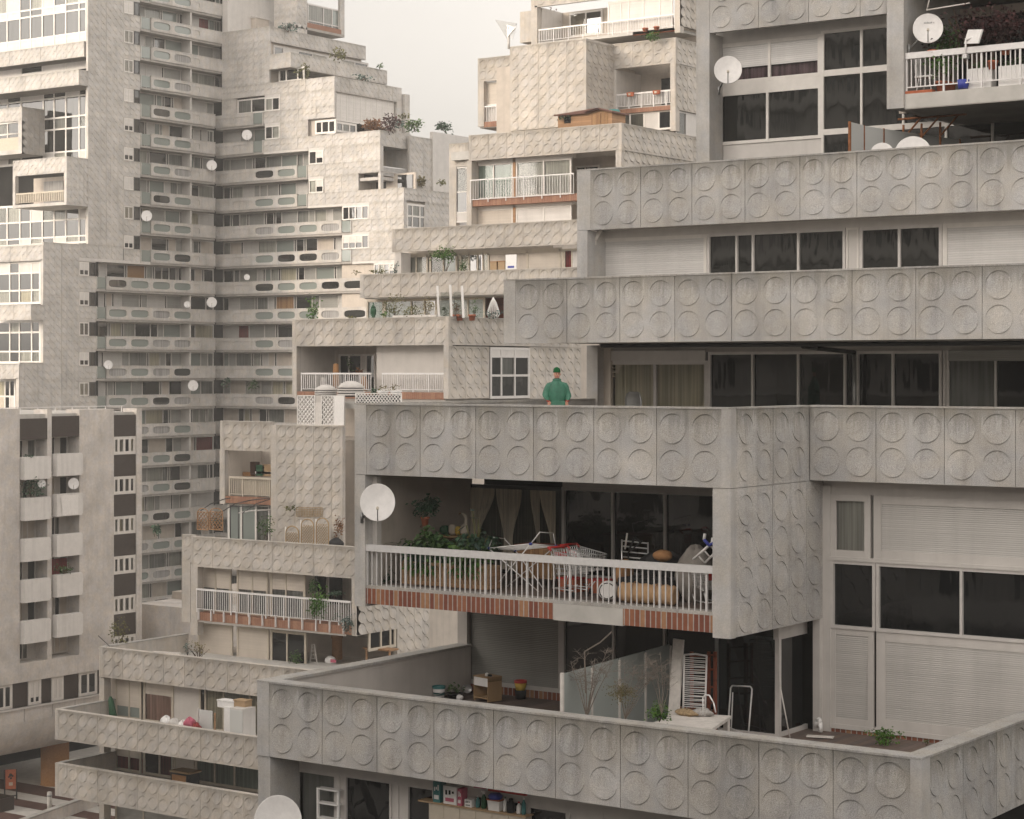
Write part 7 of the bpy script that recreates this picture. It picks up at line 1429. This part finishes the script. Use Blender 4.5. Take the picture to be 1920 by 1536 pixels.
for u in (683, 726): mb = MB(); mb.box(FS(u, 84), FS(u, 84)+.08, 84.1, 84.2, -15.6, ZF(700, 1219, 84), 'wood_wall'); mb.build('leg', t)
pl(553, 1222, 1250, 82.7, 26, 'leaf', 'leafy plant in front of the dark sliding door', 150, size=.09, low=0)
# terrace below
pl(372, 1200, 1236, 77.2, 48, 'leaf_dry', 'thin dry shrub on the terrace above the dotted parapet', 130, 'shrub', .07, low=0, st=9, dpt=.6); pl(352, 1206, 1228, 77.4, 20, 'leaf_blue', 'grey green shrub left of the dry one', 60, 'shrub', .07, low=0, st=6); pl(222, 1158, 1216, 77.6, 30, 'leaf_olive', 'slender bushy plant at the left corner of the dotted parapet', 220, 'shrub', .08, low=.05, st=7)
mb = MB(); mb.bar(onF(184, 1192, 76.4), onF(206, 1212, 76.4), .02, 'frame_dark', 5); solo(mb.build('thin_stick'), 'thin dark stick poking out over the parapet corner', 'stick')
t = thing('slat_stack', 'stack of whitish slats lying on the terrace floor', 'stack of slats', tuple(onZ(295, 1215, ZTq)))
for i in range(10): p = onF(262+i*3, 1222, 77.8+i*.12); mb = MB(); mb.obox((p.x, p.y, ZTq+.05+.05*i), V((.97, .2, 0)).normalized(), V((.2, -.97, 0)).normalized(), 0, 1.7, -.05, .05, 0, .045, 'light_paint'); mb.build('slat', t)
t = thing('garden_parasol', 'closed dark green parasol leaning in the terrace corner', 'parasol', tuple(onF(211, 1345, 76.2))); mb = MB(); mb.loft([[V(onF(211+du, v, 76.2))+V((r*math.cos(w), r*math.sin(w), 0)) for w in [q*math.pi/5 for q in range(10)]] for du, v, r in ((-4, 1306, .05), (-3, 1312, .14), (0, 1335, .2), (2, 1348, .22))], 'green_dark'); mb.build('canopy', t); mb = MB(); p = onF(213, 1350, 76.2); mb.bar(p-V((0, 0, .3)), p, .03, 'frame_dark', 6); mb.build('pole', t)
for u, v, r, m_, lb in ((312, 1351, .34, 'white_plastic', 'white and green bag in the row of bags behind the parapet'), (328, 1354, .30, 'panel_white', 'crumpled white bag in the row behind the parapet'), (343, 1356, .26, 'lattice_white', 'small white bag next to the striped pink one'), (355, 1352, .30, 'pink', 'tall pink striped bag in the row behind the parapet'), (368, 1360, .24, 'curtain_red', 'red bag at the right end of the row behind the parapet')):
    mb = MB(); o = onF(u, v+4, 73.9); lump(o, r, .25, r*.85, m_, '', mb=mb, amp=.34)
    if u == 312: mb.box(o.x-.2, o.x+.15, o.y-.3, o.y-.27, o.z-.25, o.z-.1, 'green_dark')
    solo(mb.build('bag'), lb, 'bag', 'bags behind the dotted parapet')
mb = MB(); mb.box(FS(372, 74.4), FS(398, 74.4), 74.4, 74.44, ZF(385, 1368, 74.4), ZF(372, 1330, 74.4), 'frosted_white'); mb.box(FS(371, 74.4), FS(372.5, 74.4), 74.36, 74.46, ZF(385, 1368, 74.4), ZF(372, 1328, 74.4), 'panel_white'); solo(mb.build('glass_panel'), 'pale translucent panel standing on the bag terrace', 'panel')
cc = 74.2; t = thing('white_wardrobe', 'white wardrobe with grey side standing at the right of the bag terrace', 'wardrobe', tuple(onF(440, 1378, cc))); mb = MB(); mb.box(FS(431, cc), FS(456, cc), cc, cc+.9, ZF(431, 1385, cc), ZF(431, 1327, cc), 'panel_white'); mb.build('carcass', t); mb = MB(); mb.box(FS(431.8, cc), FS(455, cc), cc-.03, cc, ZF(431, 1380, cc), ZF(431, 1330, cc), 'metal_grey' if False else 'frosted_white'); mb.build('door', t); mb = MB(); mb.box(FS(420, cc+.4), FS(431, cc+.4), cc+.4, cc+.9, ZF(431, 1385, cc), ZF(431, 1330, cc), 'white_plastic'); mb.build('side_unit', t)
for u0, u1, v0, v1, m_, lb in ((410, 441, 1313, 1321, 'white_plastic', 'white flat box stacked on the wardrobe'), (441, 462, 1313, 1324, 'cardboard', 'cardboard box stacked on the wardrobe right')): mb = MB(); mb.box(FS(u0, 74.8), FS(u1, 74.8), 74.7, 75.2, ZF(u0, v1+4, 74.8), ZF(u0, v0, 74.8), m_); mb.box(FS(u0, 74.8)-.03, FS(u1, 74.8)+.03, 74.67, 75.23, ZF(u0, v0, 74.8), ZF(u0, v0, 74.8)+.05, m_); solo(mb.build('box'), lb, 'box')
mb = MB(); mb.bar(onF(403, 1370, 73.8), onF(403, 1337, 73.8), .05, 'wood_wall', 5); solo(mb.build('wooden_post'), 'short wooden post between pale panel and wardrobe', 'post')
cc = 74.6; t = thing('old_cabinet', 'brown cabinet with black edges on the lowest terrace', 'cabinet', tuple(onF(340, 1474, cc))); mb = MB(); mb.box(FS(320, cc), FS(353, cc), cc, cc+.8, ZF(320, 1482, cc), ZF(320, 1447, cc), 'black'); mb.build('frame', t); mb = MB(); mb.box(FS(323, cc), FS(349, cc), cc-.03, cc, ZF(320, 1474, cc), ZF(320, 1451, cc), 'tan'); mb.build('door', t); mb = MB(); mb.box(FS(319, cc), FS(356, cc), cc-.05, cc+.85, ZF(320, 1447, cc), ZF(320, 1444, cc), 'oak'); mb.build('top', t)
# ---------------------------------------------------------------- planting on the tower's steps
GT = 'plants on the tower terraces'
def pt(u, vt, vb, w_, mat, lb, n=150, cc=C0+1.5, name='shrub', low=0, size=.2, st=5): pl(u, vt, vb, cc, w_, mat, lb, n, name, size, GT, st, low)
pt(690, 222, 247, 48, 'leaf_orange', 'broad rust coloured hedge on the tower terrace', 420); pt(733, 213, 246, 26, 'leaf_red', 'upright red brown shrub at the end of the rust coloured hedge', 220); pt(776, 222, 247, 26, 'leaf', 'loose green shrub behind the red brown one', 200, 158); pt(836, 228, 249, 30, 'leaf_dark', 'dark round bush on the roof right of the pale wall', 200, 166); pt(750, 222, 246, 10, 'leaf_blue', 'small green tuft beside the red brown shrub', 50, 156)
pt(635, 88, 112, 26, 'leaf_olive', 'feathery grass hanging over a high tower parapet', 140, 155); pt(570, 122, 150, 26, 'leaf_olive', 'yellow green grass on a tower terrace above the windows', 150); pt(712, 120, 130, 10, 'leaf', 'single small plant at the end of a high tower parapet', 30, 166); pt(680, 140, 150, 34, 'leaf_blue', 'greenish plants along the third parapet of the tower', 70, 160); pt(790, 335, 349, 26, 'leaf_dry', 'yellow flowering bush on the sunlit tower parapet', 130, 158); pt(825, 339, 349, 14, 'leaf_olive', 'pale plant right of the yellow flowering bush', 40, 159); pt(540, 44, 60, 34, 'leaf_blue', 'grey green plants in front of the roof block', 110, 155); pt(448, 48, 60, 14, 'leaf_dark', 'dark plant in the corner of the roof terrace', 40, 156); pt(760, 212, 222, 20, 'leaf_olive', 'tuft on the small chimney block of the tower', 40, 162)
mb = MB(); o = onF(462, 58, 156); mb.box(FS(455, 156), FS(480, 156), 156, 158, o.z-.5, ZF(460, 36, 156), 'plaster'); mb.box(FS(454, 156), FS(481, 156), 155.9, 158.1, ZF(460, 36, 156), ZF(460, 32, 156), 'panel_white'); solo(mb.build('roof_hut'), 'small pale roof hut on the tower terrace', 'hut')
for u, v, m_, n_, lb in ((425, 722, 'leaf_dark', 60, 'dark plant hanging in a loggia low on the right arm of the tower'), (472, 728, 'leaf', 60, 'green palm like plants on a balcony low on the tower'), (290, 1000, 'leaf_dark', 90, 'dark climbing plant on a low balcony of the tower')): pl(u, v-18, v+6, C0-.2 if u > 400 else 133, 16, m_, lb, n_, 'plant', .2, GT)
mb = MB(); o = onS(455, 805, -60) if False else None
# plants, towel and odds on the plain block
def ps(u, vt, vb, w_, mat, lb, n=120): o = onS(u, vb, SG+.1); k = dep(u, s=SG)/F; t = plant('plant', lb, o, w_*k, (vb-vt)*k, n, .12, mat, group='plants on the plain block', low=0); return t
ps(58, 898, 932, 40, 'leaf_dark', 'dark leafy plants with red blossoms filling a box balcony of the plain block', 260); ps(118, 1058, 1080, 36, 'leaf', 'green plants in front of a dark red wall on the plain block', 140); ps(50, 853, 860, 22, 'leaf_dark', 'low plant on the topmost box balcony of the plain block', 40)
mb = MB(); y0, y1 = yg(105), yg(139); zt0_, zb0_ = ZS(120, 928, SG), ZS(120, 966, SG); N = 8; pr = None
for j in range(6):
    row = [mb.vert((SG+.46+.02*math.sin(i*2+j), y0+(y1-y0)*(i/N)*(1-.03*j)+.04*j, zt0_+(zb0_-zt0_)*j/5)) for i in range(N+1)]
    if pr: [mb.face((pr[i], pr[i+1], row[i+1], row[i]), 'lattice_white') for i in range(N)]
    pr = row
solo(mb.build('white_towel'), 'white towel hung over a box balcony of the plain block', 'towel')
mb = MB(); mb.box(SG-1.2, SG-1.1, yg(100), yg(146), ZS(120, 1080, SG), ZS(120, 1050, SG), 'curtain_red'); solo(mb.build('red_blind'), 'dark red blind at the back of a recessed balcony on the plain block', 'blind')
# ================================================================ the woman on the terrace
def person():
    c = 38.7; u = 1044; base = V((FS(u, c), c, -1.66))
    t = thing('person', 'person in a green rain jacket and dark green knitted cap standing behind the terrace parapet', 'person', tuple(base))
    import bpy as _b
    S = 1.0
    # one skinned body: joints with radii
    J = {}; Vv = []; E = []; Rr = []
    def j(n, p, r, par=None):
        J[n] = len(Vv); Vv.append(V(p)); Rr.append(r if isinstance(r, tuple) else (r, r))
        if par: E.append((J[par], J[n]))
    j('pelvis', (0, 0, .92), (.155, .115)); j('waist', (0, 0, 1.06), (.14, .105), 'pelvis'); j('chest', (0, 0, 1.26), (.16, .115), 'waist'); j('neck0', (0, .0, 1.40), (.07, .06), 'chest'); j('neck1', (0, -.01, 1.46), .052, 'neck0')
    j('jaw', (0, -.022, 1.52), (.058, .062), 'neck1'); j('face', (0, -.018, 1.58), (.073, .082), 'jaw'); j('crown', (0, -.005, 1.65), (.070, .080), 'face')
    for s, nm in ((-1, 'a'), (1, 'b')):
        j('sh'+nm, (s*.15, .0, 1.32), .048, 'chest'); j('el'+nm, (s*.245, .03, 1.09), .036, 'sh'+nm); j('wr'+nm, (s*.225, -.105, .985), .025, 'el'+nm); j('pa'+nm, (s*.212, -.135, .935), (.036, .020), 'wr'+nm)
        for q, (dx, L) in enumerate(((-.026, .070), (-.009, .082), (.009, .078), (.025, .062))):
            j(f'f{q}{nm}', (s*.209+dx, -.150, .893), .0092, 'pa'+nm); j(f'g{q}{nm}', (s*.206+dx*1.05, -.150, .893-L*.5), .0085, f'f{q}{nm}'); j(f'h{q}{nm}', (s*.201+dx, -.134, .893-L*.85), .0075, f'g{q}{nm}')
        j('th'+nm, (s*.178, -.165, .94), .0100, 'pa'+nm); j('ti'+nm, (s*.172, -.175, .902), .0085, 'th'+nm)
        j('hip'+nm, (s*.09, 0, .84), .098, 'pelvis'); j('kn'+nm, (s*.10, -.01, .47), .062, 'hip'+nm); j('an'+nm, (s*.10, .02, .09), .042, 'kn'+nm); j('to'+nm, (s*.115, -.13, .035), (.042, .03), 'an'+nm)
    ang = math.atan2(-base.x, base.y); rot = Matrix.Rotation(ang+.18, 3, 'Z')
    me = bpy.data.meshes.new('body'); me.from_pydata([tuple(rot @ v) for v in Vv], E, []); me.materials.append(M['skin'])
    o = bpy.data.objects.new('body', me); SC.collection.objects.link(o); o.parent = t
    sk = o.modifiers.new('skin', 'SKIN'); sd = o.modifiers.new('sub', 'SUBSURF'); sd.levels = 2; sd.render_levels = 2; sk.use_smooth_shade = True
    if not me.skin_vertices: me.attributes
    lay = me.skin_vertices[0].data
    for i, r in enumerate(Rr): lay[i].radius = r; lay[i].use_root = (i == 0)
    L_ = lambda p: base+rot @ V(p)
    def ring(cx, cy, z, rx, ry, n=20, tw=0, wob=0.0): return [L_((cx+rx*math.cos(w)*(1+wob*math.sin(5*w+z*20)), cy+ry*math.sin(w)*(1+wob*math.sin(4*w+z*31)), z)) for w in [2*math.pi*k/n for k in range(n)]]
    mb = MB(); mb.loft([ring(0, .0, .70, .235, .175, wob=.04), ring(0, 0, .84, .225, .165, wob=.04), ring(0, 0, .95, .205, .15, wob=.02), ring(0, 0, .97, .198, .145), ring(0, 0, 1.0, .207, .152, wob=.02), ring(0, 0, 1.15, .215, .155, wob=.03), ring(0, .0, 1.29, .205, .145, wob=.03), ring(0, 0, 1.365, .165, .12), ring(0, 0, 1.42, .105, .092), ring(0, -.005, 1.445, .085, .08)], 'jacket', cap=False); mb.build('jacket', t)
    mb = MB(); mb.loft([ring(0, -.01, 1.425, .095, .09), ring(0, -.015, 1.46, .10, .095), ring(0, -.015, 1.475, .085, .08), ring(0, -.01, 1.44, .07, .065)], 'jacket', cap=False); mb.build('collar', t)
    mb = MB(); mb.loft([ring(0, -.012, 1.43, .062, .062), ring(0, -.015, 1.487, .064, .066), ring(0, -.015, 1.49, .05, .05)], 'black', cap=False); mb.build('roll_neck', t)
    for s in (-1, 1):
        mb = MB(); P = [(s*.10, 0, 1.385, .05), (s*.155, .0, 1.35, .078), (s*.195, .008, 1.28, .083), (s*.228, .018, 1.18, .080), (s*.255, .03, 1.10, .082), (s*.253, -.02, 1.05, .080), (s*.242, -.07, 1.012, .068), (s*.232, -.10, .992, .055), (s*.227, -.114, .980, .046)]
        mb.loft([[L_((x+r*math.cos(w)*(1+.06*math.sin(3*w+z*25)), y+r*1.05*math.sin(w)*(1+.05*math.sin(4*w+z*33)), z+r*.25*math.cos(w)*s)) for w in [2*math.pi*k/14 for k in range(14)]] for x, y, z, r in P], 'jacket'); mb.build('sleeve', t)
        mb = MB(); mb.loft([[L_((x+r*math.cos(w), y+r*math.sin(w), z)) for w in [2*math.pi*k/12 for k in range(12)]] for x, y, z, r in ((s*.228, -.108, .990, .044), (s*.220, -.127, .952, .043), (s*.217, -.132, .945, .03))], 'glove', cap=False); mb.build('cuff', t)
    mb = MB(); mb.bar(L_((0, -.152, 1.42)), L_((0, -.165, .74)), .007, 'jacket', 4); mb.obox(L_((0, -.158, .98)), rot @ V((1, 0, 0)), rot @ V((0, -1, 0)), .0, .028, .0, .008, -.24, .40, 'jacket'); mb.build('placket', t)
    for s in (-1, 1): mb = MB(); mb.obox(L_((s*.1, -.143, .98)), rot @ V((1, .0, 0)), rot @ V((0, -1, 0)), -.055, .055, -.01, .016, -.20, -.02, 'jacket'); mb.build('pocket', t)
    mb = MB(); mb.loft([ring(0, .0, 1.615, .084, .098), ring(0, 0, 1.635, .087, .101), ring(0, 0, 1.645, .083, .096), ring(0, .004, 1.69, .077, .088), ring(0, .01, 1.725, .052, .06), ring(0, .012, 1.742, .015, .02)], 'beanie'); mb.build('cap', t)
    mb = MB(); mb.loft([ring(0, -.012, .42, .001, .001), ring(0, -.01, .45, .24, .18)], 'trousers') if False else None
    for s in (-1, 1):
        mb = MB(); mb.loft([[L_((x+r*math.cos(w), y+r*math.sin(w), z)) for w in [2*math.pi*k/14 for k in range(14)]] for x, y, z, r in ((s*.085, 0, .92, .115), (s*.095, 0, .7, .105), (s*.10, -.01, .47, .08), (s*.10, .015, .12, .068))], 'trousers'); mb.build('trouser_leg', t)
        mb = MB(); mb.loft([[L_((s*.112+rx*math.cos(w), cy+ry*math.sin(w), z)) for w in [2*math.pi*k/12 for k in range(12)]] for z, rx, ry, cy in ((0, .05, .14, -.06), (.05, .052, .14, -.06), (.09, .045, .08, 0), (.15, .05, .055, .02))], 'black'); mb.build('shoe', t)
        e = MB(); e.lathe(L_((s*.029, -.094, 1.583)), [(.0, -.008), (.010, -.002), (.008, .006), (0, .008)], 'frame_dark', 8, rot @ V((0, -1, 0))); e.build('eye', t)
        e = MB(); e.bar(L_((s*.018, -.098, 1.600)), L_((s*.044, -.090, 1.600)), .004, 'tan', 4); e.build('eyebrow', t)
        e = MB(); e.loft([[L_((s*(.078+.010*k_), -.0+.018*math.cos(w)*r, 1.572+.030*math.sin(w)*r)) for w in [2*math.pi*q/10 for q in range(10)]] for k_, r in ((0, .8), (.6, 1), (1, .7))], 'skin'); e.build('ear', t)
    e = MB(); e.loft([[L_((x+rx*math.cos(w), y+rx*.8*math.sin(w), z)) for w in [2*math.pi*q/10 for q in range(10)]] for x, y, z, rx in ((0, -.094, 1.590, .007), (0, -.106, 1.562, .013), (0, -.102, 1.548, .014), (0, -.095, 1.543, .006))], 'skin'); e.build('nose', t)
    e = MB(); e.bar(L_((-.022, -.086, 1.522)), L_((.022, -.086, 1.522)), .0055, 'pink', 5); e.build('mouth', t)
    return t
person()
# ================================================================ evening haze between the blocks
m = bpy.data.materials.new('haze'); m.use_nodes = True; n_ = m.node_tree; n_.nodes.clear()
pv = n_.nodes.new('ShaderNodeVolumePrincipled'); pv.inputs['Color'].default_value = (.93, .90, .86, 1); pv.inputs['Density'].default_value = .00055; pv.inputs['Anisotropy'].default_value = 0
ou = n_.nodes.new('ShaderNodeOutputMaterial'); n_.links.new(pv.outputs[0], ou.inputs['Volume']); M['haze'] = m
mb = MB(); mb.box(-260, 130, -130, 260, -31, 60, 'haze'); mb.build('haze', None, 'stuff')
# ================================================================ the blocks across the street: they shade the near fronts and show in their panes
d_ = V((SUN_AZ[0], SUN_AZ[1], 0)).normalized(); p_ = V((-d_.y, d_.x, 0)); oc = d_*OCD
def across(label, o, p_, d_, L0, L1, z1, dep_, seed):
    rr = random.Random(seed); o = V(o); opp = thing('facing_apartment_building', label, 'apartment building', (o.x, o.y, -29))
    mb = MB(); mb.obox(o, p_, d_, L0, L1, 0, dep_, -29, z1, 'concrete_far'); mb.build('wall', opp)
    mb = MB(); mb.obox(o, p_, d_, L0, L1, 0.5, dep_-1, z1+.003, z1+1, 'coping'); mb.build('roof', opp)
    k = 0
    while -28+k*2.9+2.5 < z1:
        mb = MB(); z = -28+k*2.9; x = L0+2; k += 1
        while x < L1-4:
            L = rr.choice((1.6, 2.4, 3.2)); mb.obox(o, p_, d_, x, x+L, -.06, .05, z+.9, z+2.4, rr.choice(('glass_smoke', 'curtain_grey', 'glass_dark', 'panel_white'))); x += L+rr.choice((.8, 1.5, 2.2))
        mb.build('window_row', opp)
        mb = MB(); mb.obox(o, p_, d_, L0, L1, -.9, -.75, z-.1, z+.8, 'panel_white'); mb.obox(o, p_, d_, L0, L1, -.9, .02, z-.3, z-.1, 'soffit'); mb.build('balcony_row', opp)
across('long tall apartment slab across the street behind the photographer', oc, p_, d_, OCL, OCR, OCH, 14, 3)
across('lower apartment building right behind the photographer', (0, -4, 0), V((1, 0, 0)), V((0, -1, 0)), -75, 60, 4.5, 14, 4)
